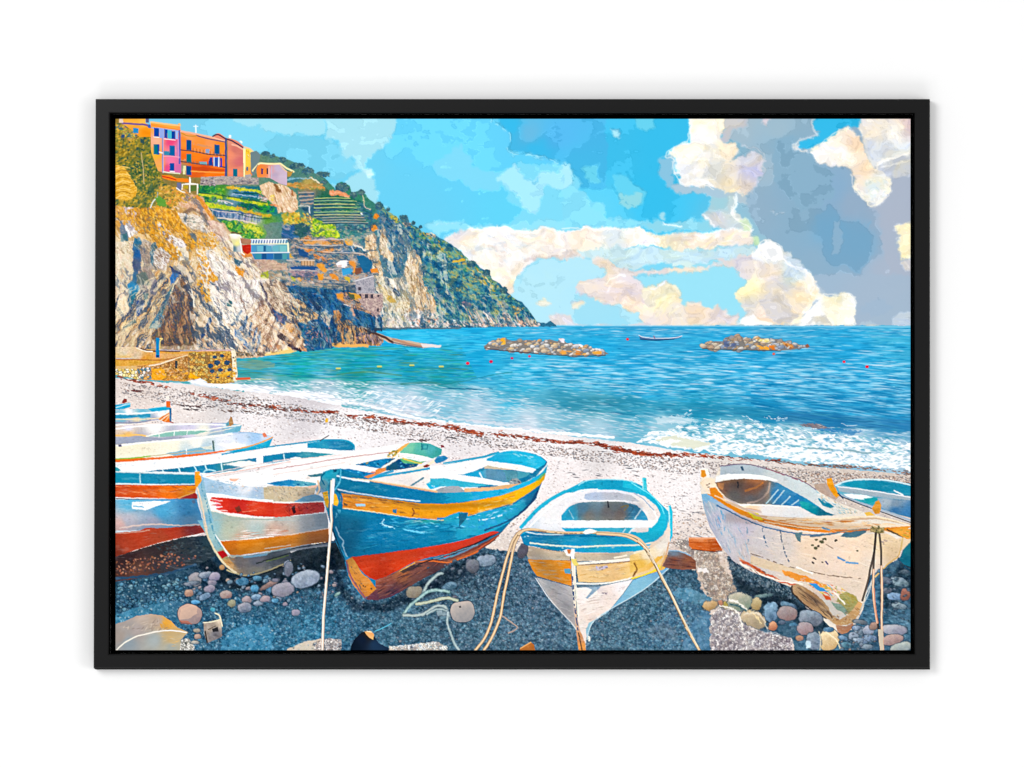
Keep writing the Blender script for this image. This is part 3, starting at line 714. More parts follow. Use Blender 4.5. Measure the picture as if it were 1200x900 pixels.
dabs(region('680,720 770,670 815,690 830,763 690,763'), 600, ['#5aa0b4','#2d6f8c','#7fb0bc','#1f4a60','#7a7f90'], L=2, W=1.2, jit=80, a=.6)
# pool-like smooth blue patches between the stones
T('N')
p('178,575 240,530 340,490 450,470 560,472 600,500 540,545 560,620 470,560 380,555 280,590 178,640', w=2, ws=4, g=[(220,570,'#3f86a8'),(400,510,'#3c7c9c'),(550,520,'#3a7090'),(560,620,'#35708c')], v=10, vs=(8,2,-20))
p('790,740 830,650 960,610 1080,620 1110,670 1060,760 790,760', '#3f93bc', w=3, ws=4, a=.6, v=12, vs=(5,3,0))
T('Q')
p('440,430 470,395 540,395 620,430 690,470 620,510 580,480 500,470', w=2, ws=3, g=[(480,420,'#3c88b0'),(640,460,'#4c8cac')], v=10)
p('500,760 500,700 560,600 620,520 665,560 660,760', '#3f84b4', w=2, ws=4, a=.6)
p('380,600 460,640 480,700 400,700 300,680 280,640', '#5a7690', w=3, ws=4, a=.5)
# lit shingle, right of the small boat
T('Q')
p('440,130 520,110 600,150 700,180 720,260 800,360 860,430 760,470 700,490 640,430 600,330 580,240', w=2, ws=3, g=[(500,140,'#b8aca8'),(650,240,'#c8b4a2'),(680,360,'#a8988a'),(760,430,'#a89682')])
gravel('440,130 520,110 600,150 700,180 720,260 800,360 860,430 760,470 700,490 640,430 600,330 580,240', 2.4, ['#e6d8c8','#b4a498','#8c8078','#d6bca4','#a89080','#f2e8dc'], '#4a4850', a=.7, seed=8)
p('660,560 720,510 800,520 860,600 900,640 1060,650 1140,690 1145,760 665,760', w=2, ws=3, g=[(700,600,'#b4aaa2'),(760,720,'#b8aeac'),(1000,700,'#c4bcc0'),(1100,740,'#bcb4b8')])
gravel('660,560 720,510 800,520 860,600 900,640 1060,650 1140,690 1145,760 665,760', 2.6, ['#f2ecea','#d0c8c8','#b4a8a4','#8a848c','#fdf8f4','#a4a0a8'], '#4c4450', a=.85, seed=12)
p('580,280 645,285 655,310 600,305', '#ece4e0', w=1)
T('O')
p('80,755 180,710 290,690 300,760 80,762', '#cfc4b4', w=1)
gravel('240,712 330,690 400,700 400,745 380,762 240,762', 2.2, ['#f2e8e0','#c8bcb4','#a4948c','#e2d4cc'], '#4a4450', a=.9, seed=4)
p('660,762 680,738 800,730 960,712 1020,740 1020,762', w=2, ws=3, c='#cfc6b8')
gravel('680,738 800,728 960,710 1020,740 1020,762 800,762', 2.1, ['#f8f2e8','#d8ccc0','#b0a49c','#ffffff'], '#4a6478', a=.85, seed=6)
# shade right of the white boat
T('R')
p('-140,210 -80,200 0,285 240,375 330,520 500,620 600,600 700,320 870,220 940,200 940,762 270,762 240,690 60,650 -40,500 -100,380', w=2, ws=4, g=[(0,340,'#2c4a62'),(150,400,'#26404f'),(300,500,'#30556e'),(680,540,'#2b6a90'),(850,300,'#2a5a7a'),(850,520,'#2c6080'),(700,700,'#2f5c7c'),(200,620,'#2c5a78'),(450,700,'#3d7ca0'),(900,650,'#3a6f90')])
gravel('-140,210 -80,200 0,285 240,375 300,470 200,470 60,440 -60,440 -110,330', 1.9, ['#2c4e66','#5c7c90','#1c3346','#44708a','#8fa0a8'], '#142432', a=.75, seed=2)
dabs(region('640,520 780,300 940,220 940,760 700,620 600,640'), 500, ['#3f86ac','#1a4260','#5a90b0','#24587c'], L=6, W=1.3, ang=10, jit=20, a=.6)

# ---- hill and cliff ----
T('Z', 4)
HILL = '135,139 152,141 160,148 300,180 318,182 330,184 345,190 360,198 372,204 381,209 388,216 393,222 394,215 400,213 409,217 412,226 418,224 425,222 430,231 440,239 447,237 452,246 463,253 470,258 477,252 480,262 489,266 495,272 505,274 510,276 518,280 530,287 541,295 547,305 556,306 563,314 572,318 576,326 586,333 594,342 603,350 612,354 620,364 629,377 640,379 645,376 652,381 652,382.5 600,383 540,384 445,387 420,398 400,404 340,412 300,418 270,420 230,412 180,412 135,412'
p(HILL, w=.8, ws=3, g=[(480,280,'#3a7286'),(540,320,'#226a92'),(600,370,'#2c6c8c'),(560,350,'#1f6486'),(500,350,'#2a6a86'),(440,300,'#4a7a8c'),(360,220,'#4f8074'),(400,240,'#2f7f60'),(380,330,'#336a8c'),(360,370,'#285f88'),(200,200,'#86733c'),(160,170,'#94742a'),(250,320,'#d8c4a4'),(200,280,'#c8963c'),(300,380,'#c8a88c')])
hill = region(HILL, w=.8, ws=3)
far = region('440,240 455,246 480,262 530,287 563,314 594,342 620,364 632,381 540,384 490,384 500,350 490,300 478,285 460,270 446,260') * hill
t = grain(GX, GY, ['#0f4f78','#1a6490','#2a7896','#3f8a8c','#6f9f84','#a8a868'], 7, 4, 40, 6, 3.2)
lay((slice(0,NY),slice(0,NX)), far, t, .95, False)
dabs(far, 1500, ['#125680','#1d6c98','#3a8c94','#7cab8c','#0e4a70','#a0b08c','#2f7c8c','#5aa0a8'], L=3.6, W=1.7, ang=40, jit=40, a=.75)
dabs(region('480,264 510,276 545,300 580,330 610,356 600,362 560,330 520,300 490,280'), 130, ['#b8a23c','#7ca45c','#4c9474','#c89c34','#2f8460'], L=4, W=1.6, ang=38, jit=25, a=.8, )
dabs(region('548,312 562,318 582,336 576,342 560,330'), 26, ['#dcae3c','#b8b45c','#e6d6a0'], L=5, W=1.3, ang=42, jit=15)
T('b6')
l('420,270 480,340 540,400 545,470 540,560', '#e6cf9c', 1, w=1)
l('420,565 560,565 740,552', '#9fc4c8', 1, w=.8, a=.8)
l('110,160 150,155 230,150', '#d8b43c', 2.4, w=1)
dabs(region('800,700 930,700 930,780 820,780'), 16, ['#e0a43c','#c88c34','#e8c47c'], L=3, W=1.6)
dabs(region('620,620 700,640 700,700 630,690'), 10, ['#c8a85c','#e0c88c'], L=3, W=1.6)
l('240,650 300,660', '#9a7c84', 5, w=1)
# pale streaks at the foot of the far slope
for i in range(70):
    bx = RNG.uniform(555, 632); L = RNG.uniform(6, 26) * (1 - (bx - 555) / 120)
    T('Z'); l([(bx, 382), (bx - L * .35, 382 - L * .5), (bx - L * .62, 382 - L)], ['#f2dcd0','#e8b08c','#d6ccd8','#f8ece4','#c89a84','#e6c4a0'][i % 6], RNG.uniform(.8, 1.7), a=.85, part=False)
dabs(region('515,376 632,378 632,382 515,383'), 120, ['#fff2ec','#d89c7c','#8c7c94','#f2d8cc','#2a5c7c'], L=3, W=1.6, jit=40, a=.85)
dabs(region('480,372 520,374 560,376 560,383 460,384'), 110, ['#fbf0e8','#f0e0d8','#2f6c84','#d8b8a4','#e0b094'], L=3, W=1.8, jit=60, a=.85)
# skyline trees
for cx, cy, rx, ry in ((401,220,8.5,6),(414,228,5,3.4),(423,225,4.5,3),(444,241,5.5,4.5),(455,245,2.3,2.6),(473,255,5,3.6),(484,261,2.6,2.6),(493,266,2.4,2.2),(508,276,3,2),(378,204,9,3.5),(379,214,4,2.6),(311,180,6,3),(319,183,4,3),(330,187,6,3.5),(345,194,8,3.5),(360,200,8,4),(353,194,5,3),(552,309,6,3.6),(571,319,4.5,4),(590,340,5,4),(440,262,3,3)):
    p([(cx + rx * math.cos(q / 10 * 6.283), cy + ry * math.sin(q / 10 * 6.283)) for q in range(10)], '#3d6470', w=1.6, ws=2.2, seed=int(cx), v=16, vs=(3,2,0))
    dabs(region([(cx + rx * math.cos(q / 10 * 6.283), cy + ry * math.sin(q / 10 * 6.283)) for q in range(10)]), int(rx * ry * .7), ['#1f5a80','#5c8c80','#26485c','#7c9884'], L=2.2, W=1.3, jit=80, a=.7)
T('b4')
dabs(region('370,220 450,230 480,300 420,310 390,290'), 30, ['#c8b43c','#7ca03c','#dcc85c','#a89430'], L=2.6, W=1.4, jit=60)
dabs(region('500,290 620,300 600,350 540,350'), 26, ['#e6b48c','#7c4c4c','#d89c6c','#f2d4b4'], L=2.6, W=1.2, jit=50)
dabs(region('770,430 860,420 910,460 900,490 850,470'), 16, ['#fff0d8','#d8a878','#f2d8b8'], L=2.4, W=1.3, ang=30)
for cx, cy in ((205,235),(190,365)):
    p([(cx + 42 * math.cos(q / 8 * 6.283), cy + 33 * math.sin(q / 8 * 6.283)) for q in range(8)], '#e08a2c', w=1.2, ws=2, v=20, vs=(2,2,0))
l('430,510 450,580 490,620', '#bcb8dc', 1, w=.5); l('520,420 560,500 580,580 600,640', '#e0c4b4', 1.2, w=.8)
# mid rock wall (blue) then pale buttresses
T('b4')
p('270,200 480,330 600,420 620,620 540,700 480,900 330,900 250,560 220,380', w=2, ws=3, tx=dict(cols=['#1c5078','#2c6c94','#4a7c90','#7c8c88','#2a5c80'], sx=5, sy=2.5, ang=60, seed=4, k=3))
dabs(region('270,200 480,330 600,420 620,620 540,700 480,900 330,900 250,560 220,380'), 160, ['#1a5684','#8c8c9c','#c8b8a4','#2c6c90','#184868'], L=4, W=1.2, ang=62, jit=20, a=.8)
def rock(s, cols, n=80, ang=70, L=7, W=1.2, jit=14, w=1.2, base=None, lines=('#6b5548',), nl=0, k=2.6, sx=7, sy=2.2):
    p(s, w=w, ws=3, tx=dict(cols=cols, sx=sx, sy=sy, ang=ang, seed=RNG.randint(90), k=k))
    m = region(s, w=w, ws=3)
    dabs(m, n, cols, L=L, W=W, ang=ang, jit=jit, a=.75)
    if nl: dabs(m, nl, lines, L=L * 1.3, W=.8, ang=ang, jit=jit, a=.8)
tan = ['#a88458','#d8b88c','#f2dcb8','#c8a070','#e8cfa4','#fbeeda','#b4926c']
rock('70,510 110,450 190,430 210,500 200,580 260,760 300,1000 330,1100 440,1250 380,1300 300,1200 230,1120 200,1000 160,860 130,760 90,640', tan, 120, 75, nl=20)
rock('250,400 290,360 320,420 330,590 400,700 400,760 350,760 300,700 260,680 240,580', tan, 70, 75, nl=14)
T('b5')
rock('560,0 600,-160 650,-180 730,-60 750,100 760,260 800,260 830,340 890,400 910,500 920,580 600,600 560,560 620,480 560,300 520,200', tan, 240, 86, nl=30)
rock('190,130 330,150 350,180 560,130 520,0 600,300 600,500 540,600 300,560 260,400 210,300', ['#d6ccb0','#e8e0cc','#b4a888','#f6f0e2','#8c9080','#c8b88c'], 160, 70, nl=30)
rock('340,170 420,180 480,330 480,360 430,310', ['#f6ece0','#e8d8c0','#ffffff'], 20, 60)
l('330,180 380,270 430,340 470,370', '#38506c', 2.4, w=.8); l('430,290 480,340', '#1f5078', 3, w=.8)
l('360,390 420,430 340,400 300,300 250,250', '#c8a040', 3.4, w=1.5, a=.8)
rock('430,500 480,440 600,440 600,510 440,505', ['#c8b080','#e8d0a4','#f0e4c8','#a88c60'], 30, 20)
rock('280,480 340,560 440,600 600,560 700,520 800,570 930,560 940,640 940,735 240,738 280,620', ['#f6ece4','#d8ccc8','#8c949c','#ffffff','#c8a890','#5c7484','#e8dcc8'], 260, 60, L=3.6, W=1.8, jit=50, k=3.4)
dabs(region('600,570 930,570 940,735 600,735'), 110, ['#ffffff','#2a6070','#f2e4ec','#d89070','#f8e8d8','#386878'], L=3.4, W=2, jit=70)
dabs(region('280,500 600,600 600,735 260,735'), 60, ['#b8ac7c','#e8e0cc','#3c6070','#d8c8ac','#8c9c94'], L=7, W=1.2, ang=75, jit=18)
l('240,746 440,745 600,742 1000,748 1200,742', '#5a6a74', 1.6, w=.6)
l('300,440 340,500 360,560 410,640', '#f2ecd8', 1.4, w=.6)
# terraces, far
T('a5')
p('60,280 340,270 430,340 560,420 790,500 900,540 1060,660 1060,900 380,900 200,600 190,400 60,380', w=1, ws=3, g=[(150,300,'#3c7484'),(300,350,'#b49a4c'),(150,390,'#4f7c58'),(300,480,'#8c7468'),(280,560,'#447484'),(500,560,'#14603c'),(700,560,'#186a48'),(600,640,'#1a5c6c'),(450,640,'#1f4c7c'),(800,640,'#14684c'),(600,740,'#3f7480'),(900,720,'#2c5c84'),(700,830,'#44707c'),(1000,800,'#2c5c80')])
p('60,335 170,340 240,350 400,345 490,390 500,430 400,420 200,400 60,375', '#b08c48', w=1.5, ws=3, v=25, vs=(5,2,0))
dabs(region('60,340 480,350 490,430 60,400'), 50, ['#7c8c3c','#d8a04c','#5c8450','#c8803c','#e0b46c'], L=5, W=1.2, ang=4)
p('560,420 640,430 700,455 800,480 790,510 700,500 560,480', '#e09468', w=1, ws=2, v=18)
dabs(region('560,430 790,480 780,510 570,490'), 26, ['#f2b48c','#d87844','#e8a070'], L=6, W=1.2, ang=15)
for i, (y, c) in enumerate(((548,'#c8c87c'),(592,'#9cc48c'),(628,'#8cb88c'),(680,'#b8c470'),(712,'#7c9c8c'),(745,'#a89c84'),(772,'#8ca09c'),(800,'#5c9ca8'),(828,'#5c8c9c'))):
    xa = 380 if i < 6 else 480; xb = 880 + i * 20
    l([(xa, y + 4), ((xa + xb) / 2, y - 4), (xb, y + 2)], c, 1.0, w=.6, seed=i)
    l([(xa, y + 16), ((xa + xb) / 2, y + 8), (xb, y + 14)], '#1a4460', .9, w=.6, seed=i + 20, a=.7, dash=4)
dabs(region('380,500 880,540 1050,660 1060,840 500,850 380,700'), 360, ['#14583c','#1f7c50','#1f4c70','#3f8c78','#5c9ca0','#8c9c84'], L=5, W=.9, ang=2, jit=6, a=.65)
dabs(region('190,440 380,450 380,600 210,590'), 70, ['#8c7c84','#3c7088','#b4785c','#a89c94','#285c80'], L=5, W=1.2, ang=-4, jit=10)
p('240,640 320,630 320,680 250,675', '#24506c', w=.8)
l('320,625 330,690', '#f2f6f8', 1.6); l('200,610 330,622', '#e8dcc8', 1.1); l('340,280 400,320 440,345', '#f2e4c4', 1.4)
l('60,300 200,285 340,290', '#8fc4d8', 1.1, w=.6)
l('950,480 960,600', '#d8c8a0', 1); l('960,610 1040,650', '#d8c8b4', 1.4, w=.5); l('930,690 935,715', '#ffffff', 1.2)
# terraces, near
T('a4')
NT = '20,10 350,10 500,20 760,30 800,60 830,120 880,240 950,270 960,350 1010,360 1010,440 780,480 820,600 800,640 740,650 520,640 500,590 380,590 330,510 250,420 180,320 100,220 20,150'
p(NT, w=.6, g=[(150,60,'#1f7a3c'),(100,170,'#0f6448'),(300,100,'#4c8c24'),(500,110,'#15648c'),(650,110,'#136478'),(450,150,'#7c9cb0'),(250,200,'#6c8c7c'),(600,250,'#12604c'),(800,270,'#1c8430'),(900,300,'#1a7484'),(300,340,'#2c5c90'),(450,370,'#5c7ca0'),(600,400,'#a49aac'),(700,420,'#a4b4a4'),(850,400,'#5c9438'),(400,500,'#2f8434'),(650,590,'#2c8c3c'),(650,500,'#c8c834')])
nt = region(NT)
dabs(region('20,20 340,60 300,220 100,210 20,150'), 120, ['#0c5c3c','#2c9434','#126c58','#6cb43c','#0d4c50','#8cc43c'], L=3.4, W=1.4, jit=60, a=.8)
dabs(region('420,60 760,80 740,170 430,160'), 60, ['#0f4c8c','#12687c','#5c90b0','#0c5470','#1a7c90'], L=6, W=1.2, jit=8)
dabs(region('420,220 900,250 940,330 640,330 480,270'), 110, ['#0c4c48','#1c8c34','#125c70','#2cac34','#0f3c58'], L=3, W=1.3, jit=60)
def hedge(s, wd, cols=('#c8cc2c','#8cbc2c','#e0d43c','#5c9c24'), n=60):
    l(s, cols[0], wd, w=.8)
    P = spline(pt(s), False, 10); o = CUR['o']; CUR['o'] = (0,0,1)
    for _ in range(n):
        q = P[RNG.randint(len(P))] + RNG.randn(2) * (.8, wd * .28); an = RNG.uniform(-1, 1)
        l([(q[0], q[1]), (q[0] + 1.8 * math.cos(an), q[1] + 1.8 * math.sin(an))], cols[RNG.randint(len(cols))], 1.1, sm=0, a=.85)
    CUR['o'] = o
hedge('370,45 430,40 490,50', 3, ('#e0b434','#c89c2c','#e8cc5c'), 20)
hedge('480,60 620,80 740,92 800,90', 2.6)
hedge('40,125 130,140 220,145 290,170', 3.2, n=40)
hedge('370,165 500,190 640,215 830,245', 2.8, n=70)
hedge('100,245 220,255 340,285 480,300', 4.4, n=90)
hedge('480,295 600,335 700,360 860,375', 3.6, ('#c8b42c','#e0a43c','#d88c3c','#a8a430'), 70)
l('160,285 250,315 480,345 760,380', '#1f4470', 1.4, w=.6, a=.8)
l('250,400 400,415 560,440 700,470', '#e8d4b4', 1.4, w=.5)
l('420,118 560,140 700,150', '#b4c4d4', 1, w=.4); l('260,205 340,215 420,240', '#d8d8e4', 2, w=1, dash=2)
dabs(region('180,300 480,345 760,385 760,440 560,420 250,390'), 80, ['#8ca4c4','#2c4c88','#c8b4bc','#d8c4c4','#4c6ca0','#e8dce0'], L=2.4, W=1, ang=80, jit=15)
dabs(region('280,430 520,440 760,520 810,610 740,650 520,640 480,580 360,560'), 260, ['#2c8c34','#8cc43c','#1c6c44','#cccc34','#4ca43c','#0f5c3c','#e0dc4c'], L=2.8, W=1.5, jit=60, a=.85)
dabs(region('480,440 620,480 760,530 800,600 700,570 560,510'), 90, ['#dcd83c','#c8c82c','#e8e464','#8cb42c'], L=2.6, W=1.5, jit=60)
l('360,575 430,580 520,585', '#6c4c3c', 1.4, w=.5)
# pale rock beside the near terraces
T('a4')
rock('740,20 830,-10 950,0 1060,30 1120,80 1180,120 1190,300 1150,330 960,340 940,270 880,230 830,180 760,110', ['#d8b48c','#f2d8b8','#c89c74','#e8c8a0','#fbe8d0'], 150, 68, nl=20, lines=('#a4743c','#8c6848'))
l('920,10 940,60 980,100', '#8c5c34', 3, w=.8); l('1120,80 1130,130', '#a4683c', 2.4)
dabs(region('850,130 930,140 900,200 840,190'), 16, ['#e8cc3c','#d8b48c','#f2e08c'], L=2.6, W=1.8, jit=80)
dabs(region('830,220 960,250 960,280 850,250'), 16, ['#e08c54','#f2a474','#d8743c'], L=3, W=1.4)
dabs(region('730,110 830,170 830,230 720,200'), 34, ['#c8a4a0','#e8d0c0','#8c6c74','#dcdce0'], L=3, W=1.4)
# shrubs around
p('1000,360 1060,330 1200,350 1200,470 1020,480', '#b4a43c', w=2, ws=3, v=25, vs=(3,3,0))
T('a5')
dabs(region('20,680 230,680 380,720 380,900 200,850 20,830'), 150, ['#e8c83c','#d8a434','#a8b43c','#e89c3c','#5c8450','#f2dc7c'], L=3, W=1.8, jit=70)
p('370,740 440,780 540,820 640,880 680,980 560,990 440,960 370,900', '#a4c02c', w=2, ws=3, v=20, vs=(3,3,0))
dabs(region('370,740 440,780 560,820 640,880 700,980 560,1000 400,960 350,850'), 150, ['#d8e42c','#8cbc24','#4c9434','#e8ec4c','#2c7c4c','#b4d42c'], L=3, W=1.7, jit=70)
# settlement
T('a8')
p('0,90 150,90 300,130 360,200 640,240 860,300 960,340 980,400 1060,620 1100,900 560,900 0,900 60,500 100,300 0,250', w=1, ws=3, tx=dict(cols=['#2c6088','#5c8090','#8c8c8c','#a8968a','#6c8488','#b8a294','#3c6480','#c0a890'], sx=8, sy=2.6, ang=3, seed=15, k=3.2))
p('0,90 150,100 200,120 290,160 200,240 0,240', '#23598a', w=2, ws=3, v=12)
dabs(region('0,100 200,120 280,160 200,240 0,230'), 40, ['#1c4c80','#3c7ca4','#5c6ca4','#2a6c94'], L=7, W=1.3, ang=4)
p('150,80 260,60 330,120 280,240 230,260 150,190', '#2c5a5c', w=2.5, ws=3, v=14, vs=(3,3,0))
p('400,60 620,70 640,150 680,200 660,240 560,210 380,230 330,200 400,150', '#9cbc2c', w=2.5, ws=3)
dabs(region('340,40 620,70 690,210 660,240 560,210 380,240 330,180'), 150, ['#dce830','#8cc024','#4c9434','#e8ec4c','#2c7c4c','#c8d82c'], L=3, W=1.7, jit=70)
dabs(region('200,250 330,210 350,260 260,290'), 26, ['#d87c3c','#a85c34','#e8a45c'], L=3, W=1.5, jit=50)
p('250,255 340,265 540,255 720,265 720,315 560,310 540,325 360,310 240,300', '#d8964c', w=1.4, ws=3, v=20, vs=(6,2,0))
l('390,255 560,250 740,258', '#c8a4a8', 2, w=.6)
p('740,245 800,240 830,280 810,325 760,325', '#e8a83c', w=1.6, ws=3, v=20)
p('220,355 340,365 470,390 600,335 620,370 560,420 470,420 380,385 300,400', '#dc8c40', w=1.6, ws=3, v=25, vs=(5,2,0))
p('370,420 440,450 540,490 520,520 450,490 380,460', '#d88848', w=1.2, ws=3)
p('180,355 310,410 300,470 200,440', '#1c4c80', w=1.2, ws=3)
p('225,500 380,500 380,560 230,560', '#b88c64', w=.8); dabs(region('225,500 380,500 380,560 230,560'), 26, ['#e8bc94','#7c6450','#d8a47c'], L=5, W=1, ang=85)
p('90,570 400,570 420,620 110,610', '#1c4c88', w=1.2, ws=3)
p('90,615 400,625 440,670 250,700 120,680 70,650', '#9c8490', w=1.4, ws=3, v=20, vs=(5,2,0))
for s, c in (('410,530 480,540 530,620 500,650 430,590','#dc9434'),('410,660 480,660 490,710 440,740','#e0962c'),('555,655 600,650 660,700 660,740 590,710','#dc8c34'),('190,690 230,690 230,740 195,740','#e0a43c'),('100,680 150,690 160,750 120,750','#b0c02c'),('740,690 800,700 800,760 730,720','#d0b03c'),('90,400 110,410 130,480 90,480','#d8a83c'),('1040,90 1110,80 1130,140 1060,160','#e08c2c')):
    p(s, c, w=1.4, ws=2.2, v=24, vs=(2.5,2,0))
p('640,530 700,505 760,500 770,540 740,580 680,580', '#f2ecf2', w=1.2, ws=2)
p('710,600 800,580 830,610 810,660 720,680', '#2f9cd4', w=1.4, ws=2)
p('780,500 850,510 870,560 860,650 830,660 840,580 790,550', '#e0943c', w=1.2, ws=2)
p('860,590 940,590 930,660 860,670', '#84503c', w=1.6, ws=2)
p('860,480 960,440 1060,520 1060,630 960,660 940,600', '#15608c', w=1.6, ws=3, v=14)
p('840,330 960,370 980,410 860,410', '#0f5c84', w=1); l('830,320 900,345 960,370 1040,440', '#f2ead8', 1.8, w=.5); l('820,340 850,400', '#e0e4e8', 1.4)
p('820,720 900,700 1070,640 1090,900 900,900 860,800', w=1, ws=3, tx=dict(cols=['#8c8c94','#b0acb4','#c8c4c8','#9c949c'], sx=3, sy=3, seed=3, k=3))
p('380,760 560,800 720,790 860,820 860,900 380,900', w=1.2, ws=3, tx=dict(cols=['#2c5c70','#a89484','#c8b49c','#44707c','#7c7470'], sx=6, sy=2, ang=5, seed=3, k=3))
dabs(region('80,300 980,350 1050,640 860,800 60,780'), 330, ['#a49890','#2a648c','#c8a88c','#d88c4c','#3c7c80','#8c7c8c','#d8c8c0','#1f4c74'], L=3.6, W=1.4, ang=3, jit=25, a=.7)
dabs(region('640,100 1040,60 1000,220 860,320 700,250'), 130, ['#2f7c84','#5c9c94','#a8a894','#1f5c7c','#3c8c80'], L=3, W=1.5, jit=60)
# lower middle rocks
T('b3')
p('0,80 400,120 860,160 900,200 1180,430 1180,640 900,590 700,520 600,830 300,870 0,700', w=1, ws=3, tx=dict(cols=['#16508a','#1f629a','#2f7494','#184878','#3f7c90','#123c68'], sx=8, sy=3, ang=55, seed=21, k=3))
dabs(region('0,100 860,160 1180,430 1180,640 700,540 600,820 300,860'), 300, ['#1c5c98','#3c7ca8','#143c6c','#5c8490','#a89880','#1f6c9c'], L=5, W=1.2, ang=55, jit=25, a=.7)
rock('640,180 760,170 860,180 940,260 1020,370 1100,470 1030,440 900,380 820,350 700,290 640,240', ['#c89058','#e0b48c','#a87c64','#d8a070','#8c6c60','#c8a8a0'], 110, 25, L=5, nl=16)
dabs(region('640,190 720,190 720,270 650,240'), 20, ['#e8983c','#dca050'], L=3, W=1.6); dabs(region('780,170 900,190 940,250 840,260'), 30, ['#e0a83c','#4c5c3c','#d89434'], L=4, W=1.8, ang=35)
p('860,30 1080,0 1090,180 870,170', w=.8, tx=dict(cols=['#8c909c','#b0b4bc','#9ca4a0','#a498a8'], sx=3, sy=3, seed=9, k=3))
rock('880,200 1180,190 1190,300 1160,430 1110,475 1040,420 960,360 920,300', ['#a88c8c','#c8b0a8','#8c7474','#b8a09c'], 120, 20, L=3, W=1.4, jit=60)
for q in ('970,195 1015,195 1015,245 970,245','1040,195 1075,195 1075,245 1040,245','1120,200 1145,200 1145,230 1120,230','905,190 935,190 935,240 905,240','895,110 930,110 930,155 895,155','1115,360 1140,360 1140,400 1115,400'):
    p(q, '#44404c', w=.3)
l('700,290 780,330 860,360 1000,380 1100,430', '#3c3440', 1.3, w=.8, a=.8)
l('720,315 800,330', '#e8d8d4', 1.4); l('820,360 850,440', '#e0a484', 2.4, w=.8)
rock('20,100 60,200 200,270 260,300 430,440 420,490 300,510 290,545 180,530 110,430 60,300 0,260 0,60', ['#d8b06c','#f0d4a0','#c89c64','#f6e4c4','#b88c5c','#e8bc80'], 190, 50, L=5, nl=36, lines=('#7c5c4c','#8c6c58'))
rock('0,470 80,510 170,590 150,680 210,760 290,840 290,870 210,860 100,760 0,680', ['#d89c6c','#e8b480','#b87c54','#f2cc9c','#c88c70'], 90, 50, L=5, nl=20)
l('30,680 120,760 220,860', '#2a2838', 3, w=1); l('140,640 180,700 200,640', '#1c3c64', 4, w=1)
rock('440,420 500,385 540,420 590,450 570,520 540,570 500,520 450,470', ['#c8b4a4','#8c9c94','#e0d0c0','#5c7c84'], 36, 70, L=4)
rock('610,380 660,370 700,440 690,500 800,500 860,560 920,590 1060,620 1180,690 1190,760 1160,800 860,810 620,820 590,780 640,760 640,560 600,480', ['#c88c50','#e0a868','#8c5c3c','#d89c5c','#5c4840','#f0c890'], 200, 78, L=8, W=1.3, nl=60, lines=('#1f4868','#2c3c4c','#3c3440'))
p('640,600 690,650 710,760 640,770', '#1f5478', w=1); p('720,600 760,640 780,760 740,750', '#1f5070', w=1)
dabs(region('860,640 1160,680 1180,780 880,790'), 90, ['#2c3440','#6c4c50','#c8a0a0','#44404c','#8c7c84'], L=5, W=1.3, ang=70, jit=15)
l('590,790 700,800 860,800 1000,800', '#e8b060', 3.4, w=1.2); 
l('450,695 480,720 500,780 490,820', '#7ca4ac', 1.6, w=.4)
dabs(region('420,560 600,580 590,820 400,800'), 60, ['#2c5c80','#1a3c60','#c88c8c','#4c7c84','#183858'], L=7, W=1.3, ang=85, jit=12)
dabs(region('150,560 420,600 420,820 300,850'), 80, ['#1f5080','#c8907c','#2c6c80','#1a3c64','#8c7c90','#204c60'], L=4, W=1.5, jit=50)
# jetty running into the water
T('F', 4)
p('180,290 250,320 320,345 470,370 550,380 460,392 380,380 300,365 240,330', '#c8b49c', w=.6)
l('175,300 230,320 290,345 320,365', '#4c3430', 2.6, w=.6); l('320,350 400,372 460,384', '#b48c74', 2.6, w=.4); l('320,364 400,380 460,388', '#5c5c6c', 1); p('450,370 550,378 545,388 460,388', '#e0dcdc', w=.6)
# near cliff
T('Z', 5)
NC = '135,225 160,218 185,222 200,225 215,220 222,226 238,232 246,246 250,262 262,262 270,272 275,285 285,298 300,300 310,320 325,335 335,350 345,370 352,390 358,405 335,413 300,419 275,420 270,413 235,411 180,412 135,412'
p(NC, w=1, ws=3, g=[(150,240,'#c88c34'),(180,255,'#e0a030'),(200,240,'#c09050'),(230,250,'#c8a070'),(220,280,'#d09c4c'),(250,270,'#ccac80'),(260,300,'#e6d8c0'),(280,330,'#f0e8dc'),(150,310,'#d8ccb0'),(145,350,'#dcccac'),(290,360,'#f0e6da'),(320,360,'#d8bc98'),(330,390,'#d4ac80'),(250,380,'#c8b090'),(200,380,'#706058'),(170,390,'#c0a078'),(300,400,'#c8a88c')])
nc = region(NC, w=1, ws=3)
def slope(x, y):
    return 52 if x > 240 else (60 if y < 300 else 118)
dabs(nc, 1500, ['#f6ecd8','#d8bc90','#b89468','#fbf4e8','#a88058','#e8cfa4','#8c7058','#c8a078'], L=8, W=1.3, jit=16, a=.6, bend=slope)
T('a3')
rock('50,210 250,270 300,330 290,460 350,590 230,640 200,560 150,440 60,420', ['#d89c34','#e8b044','#c0803c','#c8a888','#f2e0d4','#b87c2c'], 160, 60, L=4, jit=40)
rock('250,270 450,260 600,300 760,320 860,430 870,560 1000,720 930,790 800,620 700,520 600,480 500,560 560,680 760,860 720,900 560,780 440,600 330,560 300,400', ['#e8a424','#f2b434','#c8842c','#dc9828','#a87434','#f6c458'], 420, 55, L=4.5, W=1.6, jit=35, lines=('#5c5430','#8c5c2c'), nl=60)
rock('600,80 700,60 760,80 900,100 860,160 760,260 640,250 580,140', ['#d8952c','#c07840','#e8ac34','#d89c84','#b4702c'], 110, 30, L=4, jit=50)
